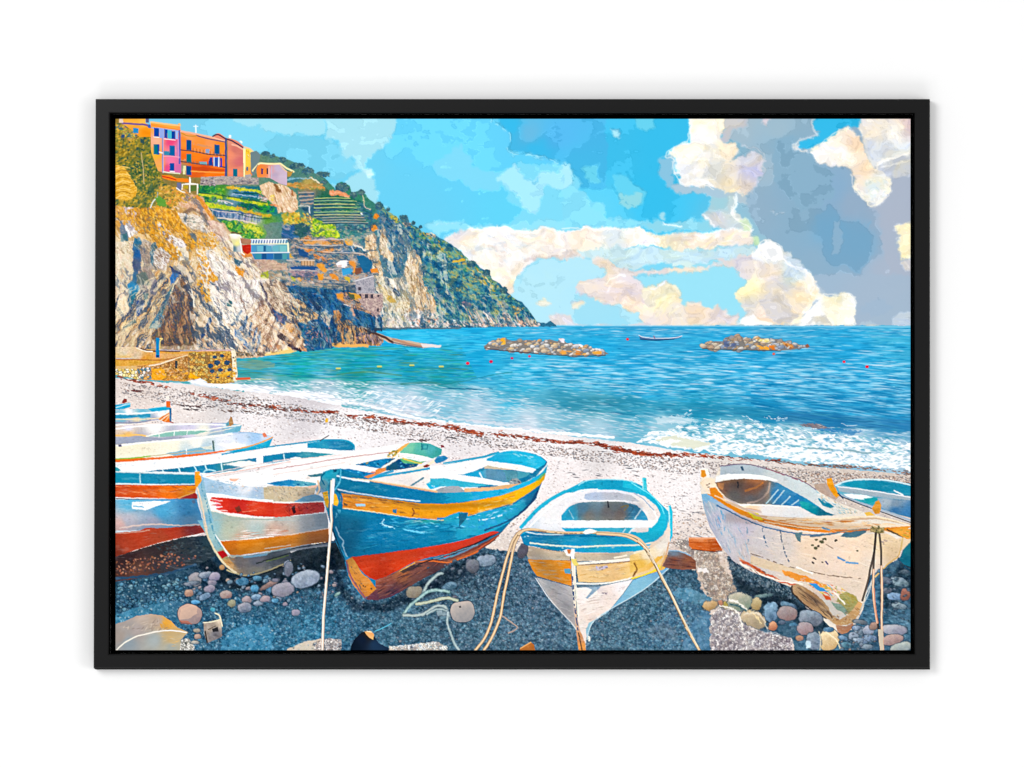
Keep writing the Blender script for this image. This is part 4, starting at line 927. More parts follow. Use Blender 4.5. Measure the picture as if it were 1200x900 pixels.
rock('780,200 900,120 1060,160 1190,340 1200,430 1110,420 1050,350 900,300 760,260', ['#d8a880','#c8946c','#e8c8b0','#cf9c70','#dcb090'], 100, 35, L=5, jit=20)
l('860,340 950,300 1050,350 1120,410 1130,450', '#7c6454', 4, w=1.5, a=.8); l('1010,160 1100,260 1180,380 1190,430', '#dc8c34', 3.4, w=1.2)
rock('780,340 900,350 1050,380 1110,460 1080,560 960,540 860,480', ['#e8dcd0','#c8b8a8','#f6eee4','#d8c0a4','#9c948c'], 90, 30, L=3, jit=50)
dabs(region('830,390 980,390 990,450 860,450'), 16, ['#2c4c44','#5c5c54','#8c8c84'], L=3, W=1.8, jit=50)
rock('1110,440 1200,420 1300,480 1350,560 1380,650 1250,700 1180,600 1100,560', ['#d8b8a4','#c8a48c','#e8ccb8','#b8948c'], 110, 55, L=3.4, jit=40)
rock('140,260 240,270 300,340 280,400 200,370 150,330', ['#f6ece8','#dcc8c0','#c8a8a0'], 30, 50, L=4)
rock('200,420 260,480 330,560 250,620 200,600 150,500', ['#f2e4dc','#8c8494','#fbf4f0','#a89c94'], 30, 62, L=7)
p('110,420 160,520 210,600 200,680 120,720 100,560', '#6c7c90', w=1.4, ws=3, v=22, vs=(6,2,60)); p('110,600 190,580 200,670 120,710', '#3c6c78', w=1.2)
l('170,490 210,570 225,620', '#fdf8f6', 2.4, w=.8)
rock('540,430 600,470 700,590 860,680 860,760 760,740 700,700 620,620 550,560', ['#fdf8f4','#e0d0c8','#ffffff','#c8b8b4','#8c7c7c'], 80, 42, L=4, jit=25)
dabs(region('570,540 700,590 660,680 600,600'), 14, ['#4c4450','#7c5c54'], L=3, W=1.5, ang=45)
p('900,580 1000,590 1040,660 1010,740 950,660', '#6c7470', w=1.4, ws=3, v=14)
rock('1000,580 1200,560 1200,700 1080,790 1000,720', ['#e0a434','#d8b484','#c88c34','#e8cca0'], 60, 50, L=4, jit=40)
rock('740,740 860,760 920,830 900,900 780,900', ['#e8dcc0','#f6eee0','#c8b494'], 30, 75, L=5)
T('a6')
rock('50,-70 240,-140 260,-60 250,100 240,320 190,380 190,560 210,600 140,720 50,740', ['#d8c8a8','#e8dcc4','#c8b490','#f2e8d4','#d8b494'], 170, 85, L=5, W=1.4, jit=25)
p('270,-170 330,-180 360,-120 350,60 350,200 330,400 290,560 240,660 200,600 190,400 250,320 260,100 250,-60', w=1.2, ws=3, g=[(300,-100,'#2f6c8c'),(310,20,'#245c94'),(290,150,'#4c5878'),(230,420,'#2a84b4'),(280,300,'#3c6c8c'),(250,560,'#2c7488')], v=16, vs=(7,2,80))
rock('360,-150 470,-110 500,100 560,320 540,500 470,560 430,460 340,500 300,360 310,220 380,160 340,0', ['#a89488','#8c7c70','#c8b4a0','#6c6c6c','#7c7470'], 110, 78, L=5)
p('460,-60 520,-120 540,-40 520,60 480,180 460,120', '#3c6478', w=1.2)
p('310,250 400,240 440,330 440,400 300,380', '#62706c', w=1.4, v=10); p('460,300 540,330 540,500 470,500', '#787480', w=1.4, v=10); p('370,480 440,470 430,550 380,560', '#2f5860', w=1.2)
rock('470,210 560,220 620,240 700,380 640,500 560,640 440,740 360,860 260,900 50,1000 50,900 300,660 480,560 560,460 540,320', ['#e8c890','#d8a868','#f6e4bc','#c08c54','#f2d8a4','#a87850'], 230, 122, L=10, W=1.3, jit=10, nl=50, lines=('#5c6470','#3c4450','#7c5c50'))
rock('490,0 560,-60 680,-10 690,100 640,220 560,200 500,150', ['#f2ece4','#c8bcb0','#7c5c48','#ffffff','#b49c84'], 44, 40, L=4, jit=30)
p('300,580 380,560 390,620 320,760 290,740', '#2c4c84', w=1, v=14)
p('410,600 450,570 460,620 430,660', '#2c5c70', w=.8)
p('180,720 260,640 240,700 190,740', '#3c3c64', w=.8); p('140,890 280,780 300,820 200,880 150,900', '#3c6068', w=1)
# dark triangular cave face
p('820,270 720,400 680,520 620,700 560,720 480,900 470,1000 560,1100 900,1100 1000,1100 960,880 950,500 900,400', w=1, ws=3, tx=dict(cols=['#4c4444','#6c5444','#8c6448','#7c5c4c','#5c5450','#a0704c','#605c4c'], sx=4, sy=4, ang=80, seed=14, k=3))
dabs(region('820,270 720,400 620,700 560,1000 900,1100 960,880 950,500 900,400'), 260, ['#3c3840','#7c5848','#9c6c40','#5c4c48','#6c6450','#a86c50'], L=3.4, W=1.6, ang=85, jit=40, a=.7)

p('680,170 720,180 800,250 740,370 700,380 680,300 720,240', '#2c6cac', w=1, v=14)
p('680,150 780,220 840,270 800,270 700,210', '#2c3c6c', w=.6)
l('830,280 740,400 680,530 600,700 540,760', '#f2e4c4', 1.6, w=.5); l('840,280 900,400 950,490 960,640', '#fbf4e4', 1.6, w=.5)
p('720,380 640,520 580,640 540,730 440,900 480,900 560,780 640,660 690,520', '#3f7480', w=1, v=14)
p('540,730 620,730 600,800 560,900 480,900 460,900', '#4c7c98', w=1, v=14)
T('a7')
white = ['#fdf8f0','#f0e8e0','#e0d0c4','#ffffff','#d0c0b8','#f6ecd8']
rock('0,-20 60,-30 130,20 200,-10 360,130 460,230 560,330 520,560 560,700 430,850 340,840 250,680 180,560 160,400 250,320 130,250 60,80', white, 330, 58, L=6, W=1.5, jit=20, nl=50, lines=('#8c7c74','#a89484','#5c6470'))
rock('0,-50 60,40 140,210 110,300 60,200 0,60', white, 50, 60, L=6, nl=8)
rock('540,360 620,330 730,300 760,470 700,560 640,700 600,800 560,700 520,560 510,450', white, 120, 100, L=7, nl=12, jit=14)
l('510,430 520,530 560,620 580,720', '#8c6c5c', 1.4, w=.6); l('590,800 680,710 740,620 770,540', '#5c4844', 1.4, w=.5)
rock('600,800 700,700 770,560 830,600 900,760 980,900 1050,1060 1180,1150 900,1190 700,1230 480,1240 560,1000', ['#e8c8a0','#d8ac80','#f6e4cc','#c89c74','#e8d0b0','#b8906c'], 420, 115, L=6, W=1.3, jit=25, nl=60, lines=('#8c6450','#a87c5c'))
rock('560,130 640,180 660,300 600,330 560,240', ['#f2e4d4','#d8b890','#e8d4b8'], 26, 80)
rock('650,60 860,100 1070,140 1060,220 860,220 760,240 700,160', ['#b89c84','#d8bca4','#a88c7c','#c8a490'], 90, 3, L=5, jit=10)
dabs(region('700,220 1060,230 1100,330 860,330 740,300'), 90, ['#c8b090','#8c7c68','#d8c4ac','#a88c6c'], L=5, W=1.3, ang=20)
p('760,240 830,220 850,300 800,330 760,300', '#a8b030', w=1.5, ws=2, v=20)
rock('740,320 860,380 880,440 900,330 980,340 1060,420 1140,540 1200,620 1060,560 1050,640 960,720 900,700 860,560 800,440', ['#d8bc98','#b89878','#f2e4d0','#8c7464','#e8d0b4'], 170, 55, L=6, nl=26)
l('740,350 790,450 830,560 880,680 940,800 990,890', '#4c4458', 4, w=1.2); l('735,340 800,560 900,760 980,890', '#f6e8c8', 1.2, w=.4)
p('890,680 1040,740 1140,830 1190,900 1060,860 980,830 920,760', '#24568c', w=1.4, ws=3, v=12); p('920,720 1000,760 1020,830 960,800', '#7c6c84', w=1)
p('350,600 380,560 420,600 410,650 360,640', '#2c6c74', w=1); p('250,740 290,740 300,800 260,810', '#2f607c', w=1)
for s, wd in (('520,700 480,780 420,860',2.6),('580,760 560,860 520,900',4),('160,790 120,860 90,900',4),('640,840 620,950 590,1010',2.4),('700,900 680,1000 670,1080',3),('740,960 720,1100 700,1180',3)):
    l(s, '#24507c', wd, w=.8)
p('440,900 500,910 540,1000 620,1090 660,1150 600,1140 520,1040 450,990', '#1f5c9c', w=1.4, ws=3, v=14)
p('130,840 180,800 140,920 60,1040 20,1020', '#2c4c7c', w=1.2, v=12)
dabs(region('0,900 400,900 560,1200 0,1130'), 150, ['#c89c78','#f0dcc0','#3c5c7c','#d8a480','#8c7464','#2c4868','#e8c89c'], L=7, W=1.3, ang=60, jit=50)
for s in ('180,560 270,760 340,860 430,950','300,900 380,980 480,1080','160,700 250,800 340,900 470,1090','310,950 400,1100 440,1160'):
    l(s, '#fbf0dc', 1.6, w=.6)
l('330,930 420,1000 450,1080', '#2f3f5c', 1.6, w=.8)
for s in ('60,420 150,400 160,560 120,600 60,500','130,260 190,240 250,290 240,350 180,320 140,340'):
    p(s, '#e6a020', w=2, ws=2.5, v=26, vs=(3,2,0))
for s, c in (('450,160 560,190 550,310 480,240','#dc9024'),('520,0 640,-10 650,60 560,80','#d8843c'),('430,70 540,110 520,160 450,150','#3c6478')):
    p(s, c, w=1.6, ws=2.5, v=22, vs=(3,2,0))
dabs(region('0,-60 60,-60 100,60 60,100 20,40'), 20, ['#e8b030','#d89c2c'], L=4, W=1.8); dabs(region('200,-30 350,-60 420,60 380,120 300,60'), 40, ['#d8b884','#e8c890','#e0a848'], L=4, W=1.6, ang=40)
T('b2')
p('800,680 900,660 1000,640 1100,620 1180,665 1100,690 900,710 800,715', '#f0cc7c', w=1, v=12)
dabs(region('820,520 1050,560 1040,630 830,650'), 60, ['#c87c54','#dca070','#8c7c5c','#e8b890'], L=3.4, W=1.5, jit=50)
l('960,490 1060,560 1140,620 1190,650', '#33283a', 3, w=1); p('1050,330 1130,340 1160,400 1100,450 1050,400', '#e09c50', w=1.4, v=18)
p('980,440 1060,500 1100,560 1050,540 960,500', '#4c4040', w=1)
dabs(region('790,280 830,290 830,400 800,390'), 5, ['#3c2c28'], L=2.6, W=2)
dabs(region('430,650 800,680 800,720 470,730'), 60, ['#4c4438','#c89c64','#2c4c5c','#8c7454'], L=3, W=2, jit=60)
T('Z', 5)
ripple(hill, 1.1, 6)
dabs(region('212,322 220,325 226,350 226,378 186,380 194,355'), 150, ['#8c7c70','#5c5864','#b08c64','#7c6c68','#a87c54','#4c5468','#c8a484'], L=5, W=1.3, ang=78, jit=14, a=.75)
relief(region('212,322 220,325 226,350 226,402 180,404 186,370'), 84, 16, 3, '#3c4458', '#c89c70', .47, .57, .8, .7, 28)
left_ = region('135,215 235,225 262,262 275,300 240,345 215,352 135,380') * nc
relief(left_, 62, 20, 7, '#4c5c74', '#fbf2e0', .41, .6, .55, .35, 4)
relief(region('235,262 285,290 335,340 352,390 358,405 300,418 262,400 235,340') * nc, 55, 20, 4.5, '#6c6470', '#fffaf2', .40, .57, .65, .5, 6)
relief(region('135,350 190,320 200,330 180,412 135,412') * nc, 122, 22, 3.6, '#3c4c64', '#f8e4bc', .45, .58, .8, .55, 8)
relief(region('200,300 262,340 300,400 330,412 225,414 220,340') * nc, 56, 18, 4, '#2c4664', '#fbecd4', .45, .57, .75, .6, 10)
relief(region('290,355 345,345 358,405 300,418 280,400') * nc, 112, 20, 3.6, '#7c5c4c', '#fbe8cc', .42, .57, .6, .5, 12)
relief(region('330,325 385,365 370,385 335,378 310,330') * hill, 48, 14, 4, '#5c5050', '#fbf0d8', .42, .57, .7, .55, 14)
relief(region('335,345 446,330 448,388 350,410') * hill, 62, 14, 4, '#123258', '#7c9cac', .46, .62, .7, .4, 16)
relief(region('395,378 448,385 448,404 388,406') * hill, 80, 14, 2.6, '#2c3444', '#f0bc7c', .46, .58, .75, .6, 18)
relief(region('436,270 470,262 525,300 526,384 440,384'), 78, 18, 4, '#5c7484', '#fdf4e0', .42, .57, .6, .55, 20)
relief(region('330,262 440,262 445,345 330,345') * hill, 4, 14, 3.4, '#2c4c68', '#d0b8a4', .44, .6, .6, .5, 22)
relief(far, 40, 8, 4.5, '#0e4468', '#8cb08c', .44, .62, .6, .35, 24)
relief(region('480,330 632,360 632,383 480,384') * far, 58, 12, 3, '#12486c', '#d8c4b4', .44, .6, .5, .5, 26)
cz = region('150,300 240,300 300,300 335,350 355,405 270,418 235,411 140,410 135,330') * nc
crevices(region('240,262 300,300 320,330 325,345 300,400 262,400 240,360 225,300') * nc, 58, 16, 2.4, '#7c6c60', '#ffffff', .03, .42, 3)
crevices(region('135,350 180,330 215,320 190,380 165,408 135,408') * nc, 122, 18, 2.2, '#4c5468', '#fbeccc', .04, .4, 5)
crevices(region('225,350 262,350 300,400 330,412 270,418 225,408') * nc, 58, 12, 2.6, '#2c4a6c', '#fbeedc', .045, .4, 7)
crevices(region('290,360 330,330 350,400 300,418') * nc, 112, 14, 2.2, '#8c6048', '#fbe8cc', .035, .42, 9)
crevices(region('135,225 200,225 250,260 275,300 240,310 180,300 135,300') * nc, 50, 12, 3, '#7c5830', '#f6dca8', .03, .4, 11)
crevices(region('310,330 345,350 372,370 360,380 330,375') * hill, 50, 10, 2.4, '#7c5848', '#fbecd0', .035, .42, 13)
crevices(region('440,275 525,300 525,380 445,385') * region('436,280 452,270 470,290 482,282 495,300 505,340 512,384 444,384 440,330'), 80, 14, 2.2, '#7c6848', '#fdf2dc', .035, .42, 15)
crevices(region('335,345 445,345 447,386 360,408') * hill, 62, 10, 3, '#12365c', '#5c94b8', .035, .4, 17)
T('a3')
dabs(region('130,330 260,280 420,270 620,110 780,90 900,120 760,270 820,430 1000,700 930,790 760,560 700,600 860,880 760,900 560,720 430,600 320,590 230,430 140,420'), 620, ['#e8a424','#f2b434','#c8842c','#dc9828','#a87434','#f6c458','#8c6c34','#b87c2c'], L=4.2, W=1.7, ang=55, jit=40, a=.8)
dabs(region('1000,580 1200,560 1280,700 1200,760 1080,790 1000,720'), 90, ['#e0a434','#d8942c','#c88c34','#e8b85c'], L=3.6, W=1.6, ang=50, jit=40, a=.8)
dabs(region('50,230 130,230 200,420 330,560 430,600 300,560 200,470 100,400 50,380'), 70, ['#d89c34','#e8b044','#c08c54'], L=3.6, W=1.6, ang=55, jit=40)
dabs(region('1010,170 1090,240 1190,380 1190,440 1110,330 1040,230'), 50, ['#e09434','#c8742c','#e8a84c'], L=3.6, W=1.6, ang=55, jit=20)
T('a7')
dabs(region('0,30 100,0 170,200 260,330 200,360 60,420 160,420 160,560 120,600 60,500 0,420'), 110, ['#e6a020','#d8942c','#f2bc4c','#c8842c'], L=3.4, W=1.7, ang=60, jit=50, a=.8)
speckle(nc, 14, col=6); speckle(hill * (1 - nc), 17, col=7)
T('a8', 4)
for q, c in (('640,540 690,510 755,505 765,540 735,585 650,580','#f6f0f4'),('650,560 700,550 700,585 655,585','#d8c0b8'),('700,600 800,585 826,612 808,655 715,675','#3ca0d4'),('785,505 845,512 868,560 858,640 838,650 846,585 795,545','#e29440'),('860,595 930,592 925,650 862,662','#7c4c3c'),('870,440 960,440 1040,510 1055,620 960,650 940,600','#1c6490'),('225,505 378,505 378,555 228,558','#c09870'),('95,575 398,575 412,612 110,608','#20508c'),('185,358 305,410 300,465 205,440','#1f4f84')): p(q, c, w=.5, v=10, vs=(6,2,0))
for i in range(9): l([(232 + i * 17, 506), (232 + i * 17, 556)], ['#8c6c50','#e4c09c'][i % 2], .8, sm=0, a=.8)
l('640,540 690,510 755,504', '#ffffff', 1); l('225,500 380,500','#e0c4a4',1,sm=0)
for q in ('230,258 380,262 560,250 735,258','90,612 250,616 410,622','250,322 420,318 560,326 720,322','480,400 620,408 800,412 950,420','60,500 200,496 380,500','400,600 560,606 700,590'): l(q, '#d8ccc4', 1, w=.6, a=.8)
for q in ('230,330 400,334 560,340 720,334','480,415 700,422 900,430','120,690 300,700 480,720 700,745 860,760','380,760 560,775 760,780'): l(q, '#3c5068', 1.1, w=.6, a=.7)
p('865,50 1075,5 1085,300 1080,345 868,330', w=.4, tx=dict(cols=['#8c909c','#b4b8c0','#a0a4a4','#a8a0ac'], sx=3, sy=3, seed=9, k=3), a=0)
T('b3', 4)
p('862,40 1078,-20 1092,190 872,178', w=.5, tx=dict(cols=['#8c8c98','#aca8b0','#b8b4bc','#94909c'], sx=2.4, sy=1.6, seed=9, k=3))
p('880,190 1100,188 1180,200 1188,300 1160,400 1110,450 1030,400 960,340 915,290', w=.8, tx=dict(cols=['#a4888a','#c8b0a8','#8c7474','#b8a09c','#d0b8ac'], sx=2.6, sy=1.6, seed=19, k=3))
l('865,40 1075,-18', '#dcd8dc', 1.1, sm=0); l('880,186 1180,192', '#c8bcbc', .9, sm=0, a=.7)
for q in ('972,197 1013,197 1013,243 972,243','1042,197 1073,197 1073,243 1042,243','1122,202 1143,202 1143,230 1122,230','907,192 933,192 933,238 907,238','897,112 928,112 928,153 897,153','1117,362 1138,362 1138,398 1117,398'): p(q, '#403c4a', w=.15)
for q, c in (('1040,-100 1110,-110 1135,-60 1060,-50','#e0882c'),('410,-170 480,-160 530,-80 500,-50 430,-110','#de9838'),('410,-40 480,-40 490,10 440,40','#e2982e'),('555,-45 600,-50 660,0 660,40 590,10','#e09038'),('740,-10 800,0 800,60 730,20','#d0b440'),('640,185 720,195 720,265 650,240','#e49a40'),('780,175 900,195 935,245 850,255','#d8a03c')): p(q, c, w=1.4, ws=2.2, v=22, vs=(2.5,2,0))
p('770,185 850,200 860,250 800,240', '#4c5c44', w=1)
T('a5', 4)
for i, y in enumerate((520,552,592,632,684,716,748,776,804)):
    xa = 380 if i < 6 else 480; xb = 800 + i * 26
    l([(xa, y + 4), ((xa + xb) / 2, y - 3), (xb, y + 3)], ['#b8cc7c','#8cbc84','#d0d08c'][i % 3] if i < 6 else '#a8a898', .9, w=.25, seed=i)
    l([(xa, y + 15), ((xa + xb) / 2, y + 9), (xb, y + 14)], '#123c54', 1.1, w=.25, seed=i + 20, a=.75)
for q in ('200,455 370,450','200,500 370,492','210,545 370,535','220,590 370,580'): l(q, '#c8b49c', .9, w=.4); 
for q in ('200,475 370,470','205,520 370,512','215,565 370,556'): l(q, '#2c5470', 1.1, w=.4, a=.8)
T('a4', 4)
for q in ('20,105 130,120 230,125 350,150','370,150 500,170 640,195 820,222','480,350 600,385 760,410 860,412','430,100 560,112 720,120'): l(q, '#14483c', 1.3, w=.4, a=.75)
for q in ('170,300 260,322 480,345','250,395 400,412 560,436 700,466','270,200 350,210 420,236'): l(q, '#d8ccc4', 1, w=.4)
for i in range(24): l([(190 + i * 24, 312 + i * 4), (188 + i * 24, 372 + i * 4)], ['#bcc8dc','#20407c','#8c9cc0'][i % 3], .7, sm=0, a=.7)
T('Z', 5)
# ochre bushes below the houses
T('a1')
BU = '50,100 140,90 210,120 330,240 460,250 470,440 560,520 560,660 600,760 700,850 760,900 700,1100 560,1050 420,1080 250,1080 50,1050'
p(BU, w=1.2, ws=3, g=[(80,150,'#b08c30'),(150,200,'#8c7c34'),(120,400,'#8c7424'),(250,450,'#7c7430'),(420,500,'#7c7c2c'),(280,650,'#3c5c34'),(350,750,'#5c6c38'),(500,680,'#6c7428'),(120,700,'#cc9c2c'),(100,850,'#d8a434'),(650,870,'#c09444'),(450,850,'#4c6440')])
bu = region(BU, w=1.2, ws=3)
speckle(bu, 26, 2.2, 2.2, 5)
dabs(bu, 900, ['#c8a02c','#5c6c2c','#2c5040','#a88c2c','#8c8430','#3c5c34','#d8b03c','#1f4444'], L=3.6, W=1.7, ang=-40, jit=50, a=.75)
dabs(region('200,560 450,500 560,650 420,900 250,800'), 240, ['#1f4c44','#3c6434','#8c8430','#c8a848','#184038','#5c7430'], L=3, W=1.5, jit=80, a=.8)
dabs(region('50,100 220,120 330,260 250,320 100,230'), 90, ['#d8a838','#c87c4c','#a8a848','#e8bc4c','#2f6484'], L=3, W=1.5, jit=60, a=.8)
p('120,220 160,230 150,270 115,260', '#2c4c74', w=1); p('340,270 380,280 385,330 340,320', '#2f4f50', w=1.2)
p('60,560 150,600 230,740 300,850 290,950 180,1000 50,950', w=1.5, ws=3, tx=dict(cols=['#c88c1c','#e0a828','#f2c45c','#d89c24'], sx=7, sy=2, ang=-15, seed=2, k=3))
for i in range(9):
    y = 600 + i * 42
    l([(60, y + 30), (140, y), (220, y + 20)], ['#f6d078','#a8741c'][i % 2], 1.2, w=1, a=.8)
l('350,440 370,600 380,720 385,800', '#c8b07c', 1, w=.5); l('540,960 490,1010 460,1080', '#dce4e0', 1.3); l('540,960 545,900', '#a8b8b0', .8)
dabs(region('560,820 760,820 900,900 1000,960 860,1050 600,1080 560,950'), 120, ['#e0a434','#d8843c','#c89c3c','#e8b85c','#8c7c34'], L=3.6, W=1.7, jit=50)
p('500,960 560,950 640,1000 640,1060 560,1080', '#5c9434', w=2, ws=2.5, v=20)

# ---- buildings ----
def win(s, c='#12489c', fr=None):
    p(s, c, w=.15)
T('a1', 6)
p('130,42 400,42 400,90 440,110 465,130 465,250 330,250 250,180 130,95', w=.4, g=[(250,60,'#f0a83c'),(380,80,'#f6b44c'),(400,200,'#ee8c14'),(280,170,'#e09834')], v=8)
l('130,90 260,100 400,110 465,135', '#7c5c84', 2.2, w=.3); p('400,45 440,50 440,85 405,85', '#5c5c84', w=.3); p('430,105 460,110 465,150 430,145', '#3c64a8', w=.3)
win('255,145 318,150 318,210 255,205', '#2c88b4')
p('100,45 140,45 140,85 90,85', '#dcc4ac', w=.6)
T('a1', 7)
p('460,75 560,85 780,110 785,95 805,95 815,250 820,680 760,680 610,670 545,650 500,520 465,420', w=.3, g=[(530,110,'#e89c3c'),(700,130,'#f0a444'),(540,300,'#eeac8c'),(530,460,'#f2ac34'),(580,600,'#f0a850'),(700,320,'#e0487c'),(740,400,'#ec88a0'),(700,520,'#ea74a0'),(660,620,'#d84c84'),(790,400,'#a474b0'),(760,620,'#c868a0')], v=6)
l('465,80 560,90 780,118 800,100', '#fbc080', 2, w=.3); l('470,110 600,135 780,165', '#e8843c', 1, w=.2); l('480,145 620,160 800,185', '#8ca4d8', 1.4, w=.2)
l('608,160 605,400 608,670', '#b8a8d0', 1.2, w=.2); l('598,180 598,660', '#5c7ca8', .8, w=.2)
p('560,160 620,165 620,270 565,262', '#8ca0d8', w=.3); p('750,180 785,185 785,280 755,275', '#9cb0e0', w=.3)
l('800,180 803,400 800,560', '#5c5ca8', 2, w=.3); l('785,280 790,500', '#c884b8', 1.6, w=.3)
for s in ('500,145 560,150 560,250 500,245','622,160 660,165 655,268 622,262','705,180 750,185 750,280 705,275'): win(s)
win('660,170 705,178 705,275 660,270', '#48b0c8')
win('495,335 560,335 560,460 495,455', '#0f7080'); win('540,340 562,340 562,460 545,455', '#12489c')
win('685,350 745,355 745,475 680,470', '#12609c'); p('615,415 680,420 680,470 615,465', '#3c84a4', w=.3)
win('685,560 740,560 738,650 685,648', '#0f4c9c'); l('500,252 558,258', '#f2e4e0', 1); l('622,275 750,288', '#f2d8e0', 1); l('690,655 740,660', '#fff4f4', 1.2); l('565,430 600,440', '#d8d8d0', 1.6)
l('615,480 700,478 800,490', '#f0a0b8', .8); l('610,660 720,675 800,680', '#d8d4b8', 1.4, w=.3)
T('a1', 8)
p('820,185 980,210 1200,255 1350,300 1350,728 940,728 875,700 870,640 820,660 815,300', w=.3, g=[(860,300,'#ee8430'),(900,240,'#f29c5c'),(1050,340,'#f08c38'),(1150,330,'#f49454'),(1000,470,'#f07c1c'),(860,480,'#e86c20'),(1300,350,'#ee8828'),(1100,620,'#cf4c1c'),(1150,700,'#f07818'),(1300,690,'#f27410'),(960,640,'#d85818'),(1280,560,'#e07028'),(840,640,'#8c8c78')], v=7)
l('820,185 980,215 1200,262 1340,300', '#f2b094', 2, w=.3); l('1000,235 1130,270 1330,310', '#785c70', 1.6, w=.3); l('820,205 900,240 1000,240', '#c88c3c', 1.4, w=.4)
for s in ('820,405 920,415 1040,435 1140,455 1330,470','820,540 920,555 1080,575 1190,585 1340,610'): l(s, '#6c4440', 1.5, w=.3)
for s in ('940,330 1060,350 1180,380','830,520 920,530'): l(s, '#d8905c', 2.4, w=.6, dash=1.5)
for i in range(18): l([(960 + i * 20, 385 + i * 3.4), (960 + i * 20, 430 + i * 2.4)], ['#8c5c48','#d0a080'][i % 2], .7, sm=0, a=.7)
for i in range(20): l([(830 + i * 22, 520 + i * 2.6), (830 + i * 22, 552 + i * 2.6)], ['#8c5c48','#5c7480'][i % 2], .7, sm=0, a=.7)
win('880,285 940,290 940,410 880,405', '#0f4c7c'); win('880,450 940,450 940,550 882,545', '#0c6c70'); win('880,590 940,595 940,700 880,698', '#124c80')
win('1210,340 1270,345 1270,455 1210,450', '#0f5484'); win('1140,540 1160,490 1185,490 1190,585 1145,580', '#24408c'); win('1195,490 1275,490 1272,600 1195,590', '#3c6cac'); win('1278,500 1298,500 1298,605 1278,605', '#2a3c9c')
l('1205,490 1205,590', '#d8e0e0', 1); l('1262,490 1260,598', '#f2f2e8', 1.2); win('1215,500 1245,495 1245,590 1215,585', '#2c54a8')
p('1105,390 1150,395 1150,445 1105,440', '#8c9cb8', w=.5); p('1030,540 1120,545 1120,575 1040,570', '#7c9ca0', w=.6)
p('940,600 1340,630 1340,660 940,640', '#c4481c', w=.6, v=14, a=.8); l('940,655 1100,665 1340,672', '#f29440', 1.4, w=.5); 
l('990,115 992,200', '#e8f4fa', 1.4); l('965,128 1015,128', '#cfeaf6', 1)
p('840,590 870,590 870,690 840,690', '#d8d0a0', w=.4)
p('590,700 700,700 760,735 900,740 910,780 780,775 700,765 600,735', '#f08020', w=.6, v=10); l('600,715 700,735 760,755', '#c8281c', 1.4, w=.4)
T('a2', 9)
p('180,245 240,210 270,212 350,265 400,270 480,300 560,370 545,380 550,730 355,730 350,300', w=.3, g=[(450,400,'#cf7468'),(400,450,'#e88868'),(500,550,'#d06c6c'),(390,650,'#e08468'),(420,300,'#d88c74'),(530,650,'#e08c68')], v=6)
l('190,245 250,225 345,275 420,300 540,375', '#4c3c54', 1.6, w=.3); l('345,280 345,500 345,728', '#3c5080', 2.6, w=.3); l('362,300 364,728', '#a8844c', 1, w=.3)
l('420,340 480,360 540,395', '#e8a890', 2, w=.4); p('375,240 390,225 405,235 405,265 380,262', '#f4f0ee', w=.3); p('500,300 520,290 540,310 530,330', '#f8ece4', w=.3)
win('425,625 480,625 478,728 425,728', '#0f6c80')
p('545,385 575,385 575,480 570,728 550,728', '#fbe4a8', w=.2)
p('575,385 620,390 680,450 690,500 660,600 660,650 620,700 570,728', w=.4, g=[(600,460,'#f8cc34'),(650,460,'#fbdc8c'),(610,560,'#f6c848'),(640,560,'#f0b854'),(620,640,'#e8a454')], v=10)
l('560,370 620,390 680,440 695,490', '#f2c89c', 1.6, w=.4); win('585,600 605,605 603,650 583,645', '#2f6c84'); p('640,610 660,620 650,700 625,720', '#d88444', w=.5)
dabs(region('580,400 620,410 640,500 600,500'), 10, ['#c88c2c','#fbe48c'], L=4, W=1, ang=60); l('630,440 650,520', '#b8883c', 1, w=.3); l('610,420 625,500', '#dfa02c', .8)
p('570,700 640,690 640,728 570,730', '#a8a0a0', w=.6)
T('Z', 4); p('293,178 300,176 305,181 301,196 298,206 294,203', '#6c8084', w=.6)
T('a2', 10)
p('720,560 780,560 880,570 980,565 1060,660 1060,820 980,800 850,728 715,728 700,640', w=.3, g=[(760,650,'#ee8434'),(820,650,'#e87c2c'),(860,650,'#d8a0b0'),(920,700,'#b8a4bc'),(1000,720,'#c8b4c8'),(950,620,'#c0b0c8')], v=5)
l('660,650 720,575 740,562 860,568 980,565 1060,620 1140,660', '#f6dca8', 2, w=.3, sm=0); l('720,580 700,610 670,650', '#6c5048', .8); l('980,580 1020,630 1060,660', '#d8b8a0', 1.6)
win('757,620 782,625 780,690 757,690', '#6c3c64'); win('822,620 840,620 840,690 822,690', '#24344c'); l('850,600 850,725', '#e8b0a0', 1.4); l('880,600 880,740', '#b0b8d0', .8)
p('1060,660 1130,660 1110,710 1070,720', '#b08c44', w=.8, v=16)
T('Z', 4)
p('235,207 262,206 303,208 303,216 262,216 234,217', w=.4, tx=dict(cols=['#8c7c7c','#a89c98','#c8b4a4','#8c8c94','#b8a89c'], sx=4, sy=1.6, seed=3, k=3))
dabs(region('235,208 303,209 303,216 235,216'), 60, ['#7c7880','#c8b8a8','#9c8c88','#585868'], L=3, W=1.2, jit=15)
dabs(region('232,212 250,208 254,218 236,218'), 24, ['#4c4450','#c8bcc0','#8c7880'], L=2.6, W=1.4, jit=60)
T('a1', 11)
p('912,722 930,722 934,790 1018,802 1018,925 1004,925 1004,815 928,812 928,905 912,905 912,812 840,814 836,870 824,876 828,802 912,792', '#f8ecd8', w=.2)
p('770,790 820,790 820,880 770,875', '#70708c', w=.3); l('765,850 820,890 860,900', '#f6ead8', 1.2)
